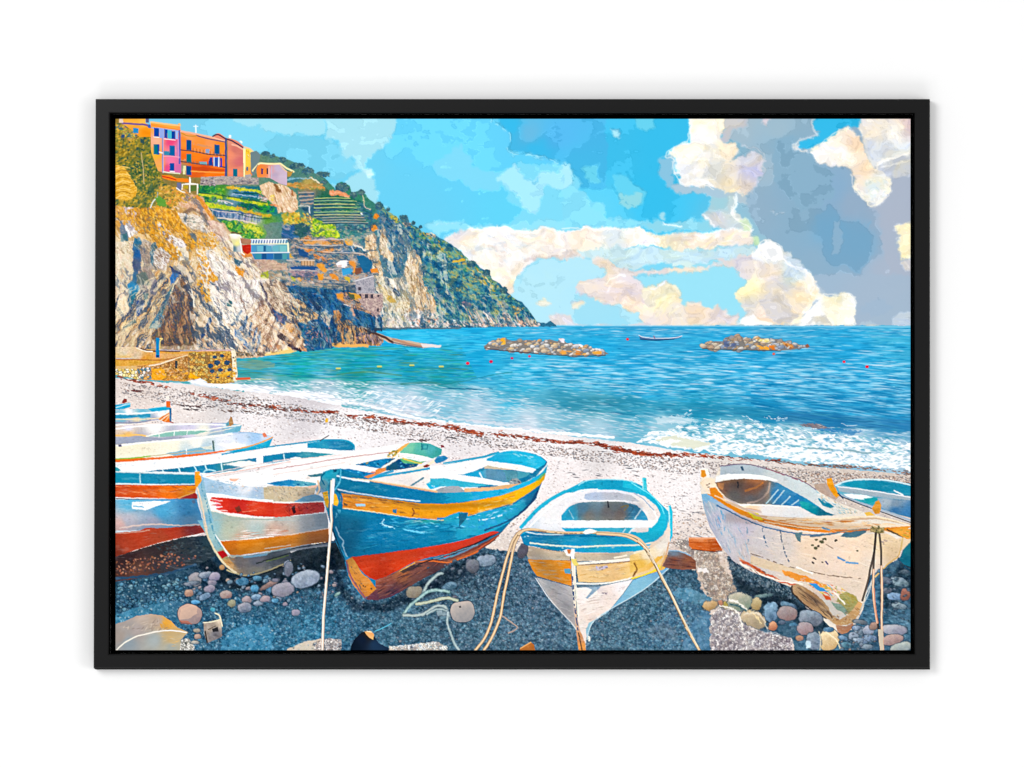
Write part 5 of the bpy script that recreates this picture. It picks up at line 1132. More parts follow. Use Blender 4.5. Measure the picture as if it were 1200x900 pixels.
p('930,820 1000,820 1000,880 930,890', '#5c7438', w=.5); p('845,820 900,820 900,860 845,860', '#b49c2c', w=.5)
# veranda building
T('a4', 12)
p('380,595 500,600 520,660 530,800 430,800 430,720 400,640', w=.4, g=[(450,620,'#f6ece4'),(440,680,'#e0d8a0'),(470,700,'#f2e890'),(500,760,'#c8c8cc'),(440,760,'#5c7c8c')])
l('400,600 510,610 515,690', '#fdf6ec', 1.6, w=.3)
p('530,720 640,710 640,800 600,830 540,790', '#c02c1c', w=.6, v=20, vs=(3,2,0)); p('510,640 640,655 640,715 520,700', '#a8785c', w=.6, v=18)
p('640,660 1060,650 1075,700 1090,800 1090,890 680,890 640,800', w=.3, g=[(850,680,'#c0c8dc'),(800,760,'#4c94b4'),(1000,760,'#6cb0b8'),(800,860,'#2c6ca4'),(1000,860,'#3c7ca0')])
for i in range(26): l([(655 + i * 16, 662), (648 + i * 16, 700)], ['#ffffff','#5c6c98'][i % 2], .9, sm=0)
l('640,708 860,706 1075,706', '#f0e4c4', 1.3); l('640,655 860,655 1060,652', '#e8e4ec', 1)
for a, b, c in ((650,700,'#4c94c0'),(710,780,'#68b0c8'),(790,810,'#1f5c8c'),(820,880,'#5ca4c0'),(890,960,'#68b0c0'),(980,1055,'#74bcc0')): p(f'{a},730 {b},730 {b},795 {a},795', c, w=.2)
l('1072,700 1076,800', '#f8ecc8', 2); l('640,812 860,808 1090,806', '#d8dce4', 1.2)
for a, b, c in ((690,760,'#3c8ca0'),(770,820,'#1f5488'),(830,900,'#2c6cac'),(910,1000,'#28648c'),(1010,1060,'#4c98a0')): p(f'{a},820 {b},820 {b},885 {a},885', c, w=.2)
l('520,700 530,800 560,830', '#fbf0ea', 1.2)

# ---- quay ----
T('b1', 13)
p('50,365 280,365 340,385 620,400 1130,400 1400,400 1440,400 1470,560 1480,700 1440,720 1180,710 1130,715 1000,740 860,770 640,760 460,750 300,745 120,700 60,640 50,640', w=.5, g=[(150,420,'#dcc8ac'),(300,470,'#d8bc98'),(150,530,'#e0b050'),(400,530,'#d89434'),(600,450,'#d8a464'),(150,600,'#dcb478')])
p('50,505 200,510 500,515 640,500 560,540 400,575 250,590 60,590', '#d8a040', w=.8, v=12, vs=(14,2,0)); l('60,515 300,515 560,520 740,495 900,460', '#a8642c', 1.6, w=.5, a=.7); l('60,500 240,500', '#c8b8a8', 1.4)
l('345,388 460,410 660,420 800,415', '#6c4430', 1.8, w=.4); l('300,380 400,415 480,420', '#ecd8c0', 1.4)
l('560,430 760,435 1000,425 1180,420', '#d89c44', 1.8, w=.4); l('560,400 860,408 1130,405 1430,402', '#a89ca0', 1.4, w=.3)
p('300,590 500,575 620,545 740,510 860,470 960,445 1140,430 1140,715 1000,740 860,770 640,760 460,750 300,745', w=.6, tx=dict(cols=['#8c6430','#b8843c','#d8a04c','#a8703c','#e0b068','#c88c3c'], sx=2.4, sy=2.2, seed=9, k=3))
gravel('300,600 620,550 860,475 1140,435 1140,640 900,660 640,700 300,720', 2.6, ['#c88c4c','#a87038','#d8a868','#8c5c34','#e8c08c','#b87c48'], '#6c4420', a=.55, seed=3)
l('445,585 560,568 640,540 740,510', '#f2d8b8', 1.6); l('740,505 860,470 960,450 1100,425', '#e8c898', 1.2)
p('920,650 1130,640 1130,715 1000,735 900,730', '#eeaa18', w=1.4, ws=2.5, v=16); p('470,620 620,620 640,720 580,755 470,750', '#e8a020', w=1.6, ws=2.5, v=18)
dabs(region('470,600 900,620 900,760 460,750'), 60, ['#e8a828','#f2bc4c','#c8842c','#d8b078'], L=3, W=1.6, jit=50)
p('745,525 775,525 775,620 745,615', '#3f4444', w=.3)
p('70,630 300,630 310,700 300,745 120,705 60,665', w=.4, c='#b8a070'); gravel('70,620 300,625 320,745 120,705 60,665', 3.4, ['#f2dc9c','#e8c870','#d8b45c','#f6ead0'], '#5c4c34', a=.9, seed=4)
p('300,620 460,600 470,740 320,745', w=.4, c='#b09c8c'); gravel('300,620 460,600 470,740 320,745', 3, ['#e0a84c','#d8d0cc','#4c7c88','#e8dcd0','#a88864'], '#4c4448', a=.9, seed=14)
T('b2', 13)
p('-100,680 130,670 420,665 430,900 440,1030 300,1050 130,1040', '#b8903c', w=.4)
gravel('-105,680 140,680 430,670 445,1035 150,1040 -105,900', 3, ['#d8a048','#e8bc5c','#b87c34','#c8b470','#8c6c44'], '#6c4c2c', a=.8, seed=24)
for cx, cy, r in ((165,840,34),(240,800,40),(360,800,38),(280,885,30),(300,720,26),(210,735,28),(180,900,30),(390,880,28),(250,960,30),(370,950,30)):
    p([(cx + r * math.cos(q / 8 * 6.283), cy + r * .8 * math.sin(q / 8 * 6.283)) for q in range(8)], '#2c4c64', w=.9, ws=2)
p('405,655 455,655 465,800 475,900 480,1020 430,1020 420,800', '#e8dcc0', w=.6, v=20, vs=(3,3,0)); l('0,662 200,656 400,655', '#c8a8a4', 1.6, w=.4)
dabs(region('410,700 470,700 475,1000 430,1000'), 14, ['#7c5c44','#e0a83c'], L=2.4, W=1.5)
T('b1', 13); dabs(region('1140,700 1440,640 1470,700 1440,722 1180,712'), 30, ['#e8ac28','#d89c2c','#f2c45c'], L=4, W=2)
l('1470,740 1620,735', '#c8603c', 2.6, sm=0)
T('b1', 14)
p('525,255 565,262 565,490 520,490', '#0c80b4', w=.2); l('570,265 600,270 572,300 568,400', '#e8c884', 1.2); p('525,460 560,460 555,490 525,490', '#0c4c74', w=.2)

T('Z'); qz = region('135,405 275,408 280,444 240,446 135,446')
speckle(qz, 20, col=8)
# ---- breakwaters, small craft, floats ----
def heap(part, s, tops, n, rmin, rmax):
    T(CUR_T, part)
    p(s, '#807c78', w=.6)
    m = region(s)
    stones(m, n, rmin, rmax, tops, ['#8c8078','#6c7c94','#5c6878','#9ca0a8','#b08c64','#64748a'], flat=.6, rim='#5c5858', part=True, rw=.35)
CUR_T = 'c1'
heap(15, '50,270 90,240 150,215 220,190 300,220 380,212 480,215 560,225 640,208 700,225 730,200 780,240 860,250 930,265 1000,285 1090,295 1150,335 1100,350 980,345 850,350 760,345 640,340 540,325 400,320 200,300 90,300', ['#f2dcb8','#a4b0c0','#f0b46c','#fbf6f2','#8c9cac','#e0b888','#fffaf0','#f0cc90','#fdf6ec','#c4ccd4'], 120, 2.2, 5.4)
dabs(region('200,200 240,195 245,250 195,260'), 12, ['#f2a41c','#f6bc3c'], L=4, W=2.4, jit=60, part=True); dabs(region('720,300 830,310 800,345 720,340'), 6, ['#f2ac44','#e8a458'], L=6, W=2.6, part=True); dabs(region('860,300 1090,310 1090,340 860,345'), 9, ['#f2941c','#e8a844','#d8802c'], L=8, W=2.6, part=True)
dabs(region('700,200 760,200 770,240 720,240'), 8, ['#fdf4f8','#f2e4ec'], L=4, W=2, jit=60, part=True); dabs(region('880,245 930,260 920,280 880,270'), 5, ['#ffffff'], L=5, W=2, ang=30, part=True); dabs(region('1000,285 1080,290 1080,310 1010,300'), 6, ['#f8ece8'], L=5, W=1.8, part=True)
l('60,285 180,300 400,322 540,335 640,345', '#4c2c28', 1, w=.5); l('640,345 760,350 860,354 1120,350', '#3c3428', 1, w=.5, a=.7)
CUR_T = 'c2'
heap(16, '165,275 220,230 290,222 350,225 380,190 450,178 520,180 560,205 620,200 700,195 780,205 860,210 920,230 980,250 1040,258 1080,262 1100,250 1115,270 1080,280 960,300 860,305 760,305 600,300 440,298 260,295 180,290', ['#e8dcc0','#a0acc0','#e0a860','#c4c8d0','#8c98a8','#ecc894','#c8a888','#f8f0dc','#e4e0d8'], 120, 2.2, 5.4)
dabs(region('640,255 760,270 760,300 680,295'), 10, ['#eea02c','#f2bc5c'], L=7, W=2.6, ang=15, part=True); dabs(region('760,260 820,260 820,300 770,300'), 6, ['#ec7c24'], L=4, W=2.4, part=True); dabs(region('870,230 960,250 990,290 930,290'), 12, ['#c8742c','#a8642c','#e09c50'], L=6, W=2, ang=35, part=True)
dabs(region('610,205 760,200 770,240 620,230'), 18, ['#e8d470','#f2e8b0','#c8b464','#fdf8e0'], L=4, W=1.8, part=True); dabs(region('360,225 470,225 470,270 370,275'), 10, ['#5c6c94','#4c5c80','#c8ccd8'], L=7, W=2.6, ang=-10, part=True)
p('1080,255 1100,245 1120,270 1090,280', '#8c5c48', w=.4); l('180,290 430,300 600,302 860,308', '#2c3c3c', 1, w=.4, a=.8)
T('G', 17)
p('355,330 372,338 430,345 500,345 540,336 558,333 552,342 520,350 430,354 362,350', '#3c6c9c', w=.2)
l('355,331 375,340 430,345 520,343 558,334', '#c8dcf0', .9, w=.2); l('362,350 430,355 520,350', '#1c3c64', .8); l('425,335 430,345', '#8c5c7c', 1)
def float_(tile, x, y, c, part, r=1.7):
    T(tile, part); k = TILES[tile][2]
    p([(x + r * k * math.cos(q / 8 * 6.283), y + r * k * .85 * math.sin(q / 8 * 6.283)) for q in range(8)], c)
FL = [('F',672,463,'#d0304c'),('F',782,455,'#b8245c'),('F',880,439,'#a83470'),('F',962,430,'#c04c70'),('G',302,350,'#d0303c'),('H',428,339,'#b86c5c'),('H',758,376,'#d0304c'),('H',866,399,'#d01c3c')]
for i, f in enumerate(FL): float_(*f, part=40 + i, r=2.2 if i in (0,1,7) else 1.8)
for q in ('65,487','258,478','410,472','548,478'):
    T('F', 2); x, y = map(float, q.split(',')); l([(x-8,y),(x+8,y)], '#c8d070', 2, sm=0); l([(x-10,y+6),(x+10,y+6)], '#1a7c74', 1, sm=0)

# ---- boats on the shingle ----
def wear(s, n, cols, L=4, W=.9, ang=0, jit=20, a=.75): dabs(region(s), n, cols, L=L, W=W, ang=ang, jit=jit, a=a)
# shade at the foot of the left boats
T('N', 3)
p('178,230 500,130 710,85 770,190 820,270 950,330 1200,230 1200,160 1700,100 1700,260 1200,330 900,400 600,420 178,440', w=2, ws=4, g=[(300,400,'#28526c'),(700,330,'#20384c'),(600,380,'#2a5068'),(900,360,'#244258'),(1200,280,'#242f38'),(1500,220,'#22303a')], part=False)
T('I', 20)
p('178,178 225,165 262,160 262,185 220,198 178,202', '#1aa4cc'); l('178,188 220,175 262,165', '#bfeaf4', 1); p('215,150 225,135 240,138 242,155 225,165 212,160', '#8c3c34', w=.4)
T('I', 21)
p('178,205 300,195 500,200 500,235 480,275 440,262 330,268 178,292', w=.2, g=[(250,215,'#f2f2f4'),(230,240,'#3ca4c4'),(330,235,'#5cb4d0'),(450,220,'#f8f6f2'),(300,262,'#d8ccb0'),(400,272,'#a8acc4'),(250,280,'#b4b0c0')])
p('365,195 470,182 492,185 500,200 470,214 385,212', '#1aa6ce'); l('372,195 470,183 495,186', '#5cc8e0', .8)
p('178,232 300,232 345,225 380,224 378,246 300,245 178,254', '#2c94b8', w=.4); l('178,225 300,222 380,218 490,205', '#ffffff', 1.6); l('178,258 340,255 430,248 490,215', '#e8d8b8', 1.4)
p('425,255 490,218 494,275 462,272', '#e07820', w=.3); l('440,262 485,230', '#f8e4c0', 1.2); l('465,270 490,235', '#f8c48c', 1)
p('470,150 495,150 498,188 472,188', '#e06c2c', w=.3); p('468,122 488,120 492,140 474,142', '#f2e4da'); p('490,192 504,190 502,272 492,270', '#1c6c98'); l('495,272 512,278', '#a85c54', 1.4)
l('178,278 300,276 380,262', '#9498ac', 2, w=.4)
T('I', 22)
p('178,300 350,285 600,280 820,278 860,282 915,290 905,328 850,345 750,355 600,372 460,390 178,420', sm=0, g=[(250,310,'#e0dcec'),(400,295,'#f8f6f2'),(600,300,'#d4d0e4'),(760,300,'#c4c0dc'),(250,345,'#e8b870'),(300,380,'#9c9eb4'),(500,380,'#a4aaba'),(750,340,'#9cb8c8'),(850,315,'#78b4cc'),(700,320,'#f2eee0'),(300,400,'#a4a4b8')], v=4)
p('355,358 430,338 520,328 680,322 720,326 640,346 540,352 450,360', '#8cc0b4', w=.3); l('430,340 430,358', '#f2f6f2', 1); l('520,330 518,352', '#f2f6f2', 1); l('595,326 592,348','#e8eef0',.8)
l('178,312 350,295 600,285 820,290', '#ffffff', 1.6); l('178,352 300,348 360,356', '#f0c070', 2, w=.3); l('355,356 520,325 700,318 830,300 910,292', '#fdf8ee', 1.4)
p('178,362 300,358 460,366 600,362 460,386 178,408', '#a0a6b8', w=.4, v=8); l('178,410 460,388 640,370 760,352', '#d8b88c', 1); l('640,350 760,330 905,300', '#e8e4d8', 1)
p('828,298 840,262 848,240 858,244 868,285 850,296', '#b08454', w=.3); p('825,280 838,268 842,292 826,298', '#5c9cac'); p('830,320 915,292 903,328 850,342', '#6cb0c8', w=.3)
T('I', 23)
p('178,412 400,385 700,360 860,335 960,332 1060,345 1100,362 1085,400 1075,422 880,447 700,466 450,490 178,512', g=[(300,430,'#f6ecd2'),(500,410,'#faf2dc'),(300,465,'#efe8cf'),(650,390,'#fbf6ea'),(900,370,'#c8d8ee'),(1000,365,'#a4c8ea'),(830,390,'#e8eaf2'),(600,445,'#c8d8dc'),(700,430,'#b4ccd8'),(1050,355,'#c8d4e4'),(880,410,'#fbfafa')], v=4)
l('178,412 400,388 700,362 860,340', '#fffdf4', 2); p('465,458 560,440 680,420 700,430 740,410 760,440 680,455 520,470', '#84b4c8', w=.4); l('590,430 592,460', '#ffffff', 1); l('745,385 752,440', '#3c5c60', 1.8, sm=0); l('752,390 752,440', '#8ca49c', .8)
p('770,402 850,400 940,408 910,424 820,420', '#ffffff', w=.3); p('670,420 740,410 745,435 700,432', '#d8dcd0', w=.4)
p('178,492 300,484 450,478 600,462 690,455 800,440 830,445 700,466 450,494 178,514', '#e8742c', w=.3); l('178,490 300,482 380,472', '#8cb83c', 1.4); l('380,472 600,448 700,440', '#c8b48c', 1)
p('820,446 900,430 1000,405 1060,385 1100,360 1075,424 900,447', '#1ca8cc', w=.3); l('815,440 900,428 990,405 1060,378 1095,362', '#e8a44c', 1.4); l('860,338 960,335 1060,350', '#8cb8dc', .8)
p('1035,340 1050,335 1065,358 1045,362', '#e08464', w=.3); p('190,405 210,405 212,418 192,418', '#5c5c7c')
# boat with teal gunwale and orange stripe
T('I', 24)
p('178,515 700,470 1100,430 1300,405 1400,395 1520,380 1575,395 1575,430 1400,470 1200,500 1000,540 760,590 690,600 700,900 178,940', c='#f4f6f8')
p('178,560 350,566 640,572 640,640 178,634', g=[(200,600,'#158cac'),(400,600,'#1a88ac'),(600,600,'#1a86a4')], v=6, vs=(12,2,0))
p('178,515 190,540 210,560 178,562', '#2c9cac'); l('178,564 350,570 640,578', '#c8dce0', 1.6); l('178,634 400,640 640,638', '#d8e8e8', 1.6); l('178,642 400,646 640,644', '#4c2c3c', 1.2); l('318,572 320,632', '#a4d4dc', 1.4)
p('350,562 450,552 640,532 800,512 940,490 1100,470 1200,455 1300,440 1400,430 1480,450 1300,470 1160,495 930,540 760,575 660,570', g=[(500,555,'#14789c'),(700,545,'#1c84ac'),(850,540,'#3c8c9c'),(1050,490,'#127ca8'),(1250,460,'#2c8cb4')])
for q in ('450,552 455,568','545,542 555,570','635,530 650,560','700,525 710,555','795,515 800,560','1075,475 1085,510','1160,465 1165,495'): l(q, '#bfe4ec', 1.6)
p('800,522 900,502 960,500 1060,520 930,545', '#f4f2ec', w=.3); p('820,520 930,540 880,560 800,560', '#2c7c9c', w=.3, a=.7)
l('690,568 710,552 760,560', '#a8dce8', 1.6); l('200,560 350,565 640,572', '#dfeef0', 1)
p('178,640 645,646 650,660 640,690 560,715 540,722 178,712', g=[(200,670,'#c84c24'),(350,670,'#d8581c'),(500,670,'#e87018'),(620,660,'#ee8a18'),(300,700,'#d0501c')], v=10, vs=(14,1.6,0))
wear('180,645 640,650 640,690 180,700', 26, ['#7c4430','#f2945c','#a84424'], L=7, ang=3); l('540,720 640,685', '#f8b45c', 1.2)
p('545,722 640,688 655,700 655,720', '#b02c28'); l('178,722 400,727 650,722', '#4c2c40', 1)
p('178,728 650,724 700,900 690,905 178,910', g=[(250,750,'#5cb0d4'),(450,800,'#4ca4d0'),(600,790,'#3c90c4'),(250,850,'#b4b4c0'),(400,870,'#a4a8bc'),(600,860,'#6ca4c8'),(200,880,'#dcb4ac')], v=6)
p('270,742 400,736 500,734 420,765 350,790 270,780', '#f4f6fa', w=.6); l('280,765 340,772', '#5cb0d4', 1.2); p('620,735 640,725 645,745 630,752', '#5c7c9c')
l('200,895 300,880 400,872 550,880 690,872', '#f2d8cc', 1.6, w=.8)
T('N')
p('178,78 320,60 350,42 420,46 690,27 706,70 560,100 420,135 300,170 178,235', g=[(300,90,'#d8441c'),(500,60,'#d04020'),(650,45,'#a83428'),(250,150,'#cc4420'),(450,110,'#c84a24'),(200,210,'#8c3018')], v=8, vs=(14,2,-12), w=.4)
l('178,76 300,68 370,55', '#f0a080', 1.4, w=.5); p('620,102 705,70 710,86 630,102', '#f2dcd4')
p('178,235 300,172 430,135 560,102 710,88 745,150 775,200 700,240 600,268 500,300 350,335 178,365', w=1, ws=4, g=[(250,230,'#3c2420'),(450,160,'#3c2c28'),(600,130,'#343c3c'),(700,130,'#2c444c'),(700,200,'#2c3c44'),(300,290,'#6c4434'),(500,260,'#3c3c40')])
dabs(region('180,250 480,190 700,210 560,270 180,335'), 170, ['#c8704c','#7c4434','#a8643c','#3c3434','#d8946c','#54404c'], L=2.6, W=1.6, jit=70)
dabs(region('400,140 700,110 740,190 450,200'), 90, ['#24343c','#4c5c5c','#3c4440','#1c2c34'], L=3, W=1.4, jit=40)
l('178,340 300,330 480,310 640,260', '#2c506c', 3, w=1.2)
T('J', 24)
p('-100,225 0,212 200,188 300,176 420,179 476,210 468,242 400,262 340,272 150,292 0,318 -100,330', '#f4f6f8')
p('200,196 300,180 400,180 450,190 476,212 466,240 400,238 300,230 200,224', g=[(230,210,'#1c94bc'),(350,200,'#2484b0'),(440,220,'#1c80a8'),(300,225,'#2c98b8')], v=6)
l('-300,262 -100,230 0,215 200,190 300,178 420,180 470,205 474,235', '#1c9cc0', 1.6)
p('-60,272 0,264 100,250 200,248 370,262 300,272 150,288 0,312 -60,318', g=[(0,285,'#1a84ac'),(200,262,'#3c94a8'),(320,265,'#3c9cac'),(100,270,'#1a7ca4')], v=6)
p('100,285 130,275 165,282 160,300 100,305', '#f8fafa', w=.5); l('60,262 68,300', '#c8e8f0', 1.4); l('200,232 300,245 400,252', '#ffffff', 2.4); l('275,182 325,152', '#4c4c5c', 1.1)
# white boat with a red stripe
T('I', 25)
p('640,560 690,575 760,600 1000,560 1200,505 1400,470 1600,440 1720,420 1850,400 1980,410 2090,440 2080,480 1900,520 1700,560 1460,560 1430,640 1425,790 1425,900 1425,940 1300,1000 1180,1050 1060,1145 950,1170 840,1110 760,1010 710,920 660,700', c='#f8f6f6')
T('J')
p('0,345 260,300 540,255 740,215 800,195 740,250 640,290 480,330 300,355 260,400 250,460 0,450', g=[(100,330,'#fdfcfc'),(300,290,'#fbf8f6'),(500,260,'#fdf4f0'),(650,240,'#fefaf8'),(100,400,'#ffffff'),(230,420,'#f8f2ee')])
l('0,350 200,318 400,285 680,250', '#c89c9c', 1, w=.4); l('0,300 200,285 400,265', '#ecd8d4', 1); l('0,380 200,350 420,310', '#f0e0dc', 1.2)
p('480,322 560,305 640,287 720,285 860,310 840,335 760,350 660,358 620,345', g=[(560,315,'#1478a8'),(640,310,'#1684b8'),(760,320,'#104c7c'),(830,320,'#1a5c84'),(700,345,'#1c5470')], w=.4)
dabs(region('480,320 640,290 860,312 760,350 620,345'), 26, ['#2ca0d0','#0c3c64','#c8a45c','#54b4d8'], L=3, W=1.4, jit=50)
p('740,250 770,215 800,196 860,192 920,200 990,232 985,265 940,285 900,300 830,285 780,280', g=[(800,225,'#7cc8a8'),(850,240,'#54b4a4'),(930,230,'#4cacb0'),(960,250,'#3ca09c'),(850,290,'#5cb49c')], v=5)
p('740,255 800,258 900,275 935,290 900,300 800,280 730,275', '#fdfaf4', w=.3); l('870,200 870,235', '#1c6c7c', 1.4); p('870,203 910,205 905,235 872,235', '#2c8c94', w=.2); p('880,210 900,212 898,228 880,228', '#4cb0b0')
p('740,285 800,290 860,305 900,300 860,320 760,312', '#5cb07c', w=.4); l('760,285 820,305 870,315', '#e8cc5c', 1.6, w=.5)
p('720,240 770,205 800,193 780,215 740,248 690,290', '#f0b45c', w=.4); l('680,255 720,245', '#c89c3c', 2, w=.6); dabs(region('650,250 740,230 740,290 680,300'), 16, ['#8c9c3c','#5c6c3c','#d8b45c'], L=3, W=1.4)
l('640,340 740,280 760,270', '#f4e8e0', 2.4); p('500,400 620,345 660,340 660,358 560,405 520,412', '#dc8c4c', w=.5, v=12, vs=(8,2,-30)); 
p('800,350 900,320 945,292 950,310 880,345 810,362', '#f4e4cc', w=.3); p('880,330 900,320 920,326 905,338 885,340', '#8c3c34', w=.3)
p('945,300 960,275 1000,270 1030,285 1010,300 960,318', '#2c84b4', w=1, v=20, vs=(3,2,0)); p('980,205 1000,210 1005,222 985,225', '#8c3c4c', w=.4)
p('390,350 440,345 560,370 600,368 520,400 480,402 400,380', '#1a80b4', w=.4); dabs(region('400,352 580,372 500,400 400,380'), 12, ['#5cc8e8','#0c5484'], L=3, W=1.2); p('420,340 520,330 600,345 600,362 540,360 440,345', '#fdf6f4', w=.3)
l('700,360 620,385 570,410', '#3c9cc4', 3)
p('200,385 290,372 290,392 220,395', '#3c7c8c', w=.4)
p('0,425 90,410 250,430 250,450 0,448', g=[(60,430,'#2894c8'),(200,440,'#5ca8b8')]); dabs(region('0,425 90,412 240,432 240,448 0,446'), 14, ['#0c5c94','#8ccce0'], L=4, W=1.2)
T('I')
p('1060,632 1130,620 1200,610 1200,645 1100,642', '#1c7cb0', w=.3); l('690,595 900,560 1200,505', '#e8b4a4', .8); l('700,580 900,540 1200,490','#e8d8d8',1); p('840,605 900,605 880,620 850,618', '#f0bca4', w=.4)
p('640,565 668,562 672,585 690,630 655,665 640,640', '#ec9a20', w=.4, v=18, vs=(2,3,0)); l('668,580 690,590', '#f4ece4', 1.6)
p('675,580 720,600 820,628 900,640 1050,645 1200,650 1200,735 1000,725 860,710 740,690 690,690', g=[(720,620,'#a8c8e0'),(820,660,'#b4cce0'),(740,660,'#9cbcd4'),(950,650,'#e8eaf0'),(1000,690,'#a8c0d8'),(1100,680,'#c8bca8'),(1180,690,'#c4b494')], v=8, vs=(8,2,8))
l('685,590 760,612 860,636 1000,648 1060,650', '#f8f8f8', 1.4); wear('700,600 1030,650 1030,710 710,680', 50, ['#7ca8c8','#dce8f0','#8cb0cc','#e8d4c8'], L=4, ang=10, jit=60)
p('1040,655 1200,650 1200,735 1050,725', '#c8b898', w=.6); wear('1040,655 1200,655 1200,735 1050,725', 60, ['#9c8c78','#e0d0b0','#8c8c94','#b8a888'], L=2.2, jit=80)
l('690,692 800,700 900,718 1050,732 1200,740', '#f8f6f4', 1.8)
p('740,712 900,725 1050,742 1200,745 1200,835 1000,825 900,812 800,800 760,780 800,770 735,760 790,750 725,735', g=[(780,750,'#d83424'),(900,760,'#c42c24'),(1100,790,'#cc3420'),(1000,770,'#d84024')], v=9, vs=(14,1.6,4))
p('700,800 740,795 860,822 1000,836 1200,844 1200,905 720,905', g=[(740,830,'#9cb8b8'),(850,860,'#a8b4a8'),(1000,880,'#b4b8ac'),(1150,870,'#acb4b0')], v=6)
for q in ('730,725 800,735','735,745 790,752','740,765 800,768','770,790 830,792'): l(q, '#f6d8d4', 1, w=.4)
wear('740,715 790,740 800,790 740,760', 10, ['#f078a0','#e85c7c'], L=3); p('872,775 900,765 915,790 890,808', '#7c3024', w=.8); l('920,800 1000,790', '#e8785c', 1, w=.6)
l('740,790 860,822 1000,835 1200,842', '#f0e0d4', 1.2, w=.4)
T('J')
p('0,448 250,455 240,500 180,535 120,542 0,540', '#c8b89c', w=.4); wear('0,450 250,455 240,500 120,540 0,540', 130, ['#a89878','#e0d0b4','#8c8478','#c8a880','#b8b0a4'], L=2.4, jit=80)
p('120,540 180,510 250,495 300,520 290,545 140,545', '#6ca0bc', w=.4); l('0,543 150,546 290,540', '#f8f4f0', 1.6); p('200,450 270,440 260,455 210,462', '#f0c8b0', w=.5)
p('0,550 150,548 290,542 300,570 298,600 150,618 0,630', g=[(50,590,'#d03c28'),(200,580,'#c43830'),(130,590,'#a83028')], v=12, vs=(10,2,-4)); wear('60,550 290,545 296,598 80,620', 44, ['#5c1c20','#8c2420','#e05c3c'], L=3, jit=60); p('108,575 125,560 135,600 120,615', '#2c1420', w=1)
p('0,632 150,622 310,605 320,650 322,695 0,752', g=[(50,680,'#a8b4b4'),(200,650,'#b0b4b4'),(280,640,'#8c9ca4'),(50,730,'#c8a890')], v=8, vs=(10,2,-6)); wear('0,690 100,690 90,740 0,745', 18, ['#d88c5c','#e8c4a8'], L=7, ang=-4, jit=6)
p('0,755 160,725 325,698 326,775 200,790 0,825', g=[(50,790,'#d07c2c'),(250,740,'#c87028'),(150,760,'#d4822c')], v=12, vs=(12,2,-10)); l('0,752 160,722 322,695', '#e8c8ac', .9)
p('0,825 200,792 326,776 330,800 200,812 0,850', '#8c9494', w=.5); l('0,830 200,800 325,778', '#2c2c34', 1.2, w=.5); l('0,850 200,812 330,795', '#b8bcc0', 1)
T('N')
p('690,0 1200,0 1200,50 1200,80 1000,100 880,115 790,118 740,60', g=[(740,30,'#90bcc4'),(850,50,'#b4bca8'),(1000,40,'#b0c0bc'),(1100,70,'#c8a898'),(900,100,'#c4b4a0')], v=6)
wear('860,60 1190,40 1190,90 860,110', 30, ['#c87858','#f0e0d4','#d89c84','#fbf0ec'], L=9, ang=-3, jit=4)
p('790,122 950,112 1200,85 1200,160 1100,175 1000,190 900,205 850,205 820,170', g=[(830,140,'#c86c18'),(950,150,'#dc8018'),(1100,130,'#d07c20'),(1000,180,'#e08c28')], v=12, vs=(14,2,-7)); l('1050,165 1200,145', '#e8d4b4', 1)
p('840,208 950,205 1100,180 1200,162 1200,230 1080,288 950,325 870,310 820,270', g=[(900,250,'#7c7470'),(1000,240,'#6c6c74'),(1100,210,'#4c5458'),(860,280,'#b08c5c'),(1000,300,'#8c8878')], v=10, vs=(14,3,-12))
l('850,208 980,208 1100,180 1200,160', '#a4b8b4', 1.6); l('930,215 1060,200', '#7cacc4', 2, w=.8); l('1000,250 1120,215 1200,190', '#2c3430', 1.4, w=.6); l('1060,240 1190,205', '#687c34', 1.4, w=.8, a=.7)
l('830,290 880,310 950,322 1080,290 1200,235', '#b4a87c', 1.6, w=.4); l('870,325 960,335 1080,300 1200,245', '#141c20', 1.6, w=.5)
p('655,0 720,0 760,90 800,150 830,205 870,260 860,300 810,260 750,180 710,90', g=[(690,20,'#7cb4c8'),(740,90,'#a0c4c4'),(770,140,'#8cb4bc'),(840,250,'#c89454'),(820,200,'#a8a070')], v=10)
l('692,0 715,90 760,180 810,250 880,305', '#e0d0ac', 2.2, w=.3); l('730,20 760,100 790,150', '#5c98a8', 1.4, dash=2, w=.8)
p('770,185 805,175 835,205 800,225', '#b81c20', w=.3); l('830,200 860,215 880,210', '#d8c8ac', 1.2)
wear('800,225 870,220 880,300 830,270', 14, ['#d8a468','#8c7454','#c88444'], L=3)
T('I')
p('648,665 690,600 705,690 735,800 760,905 705,905 690,850 668,760', g=[(680,680,'#8cb8cc'),(700,760,'#b8ccc8'),(720,840,'#7cb4cc'),(735,890,'#98c0c4')], v=9); l('655,660 680,760 700,860 712,920', '#e8d4bc', 2, w=.4)
l('700,720 720,800 745,900', '#5c9cb4', 1.8, dash=1.6, w=.8); l('680,595 680,660 700,710', '#6ca4bc', 1.4, w=.6, dash=2)
l('1000,560 1200,500', '#f0e0e0', 1)
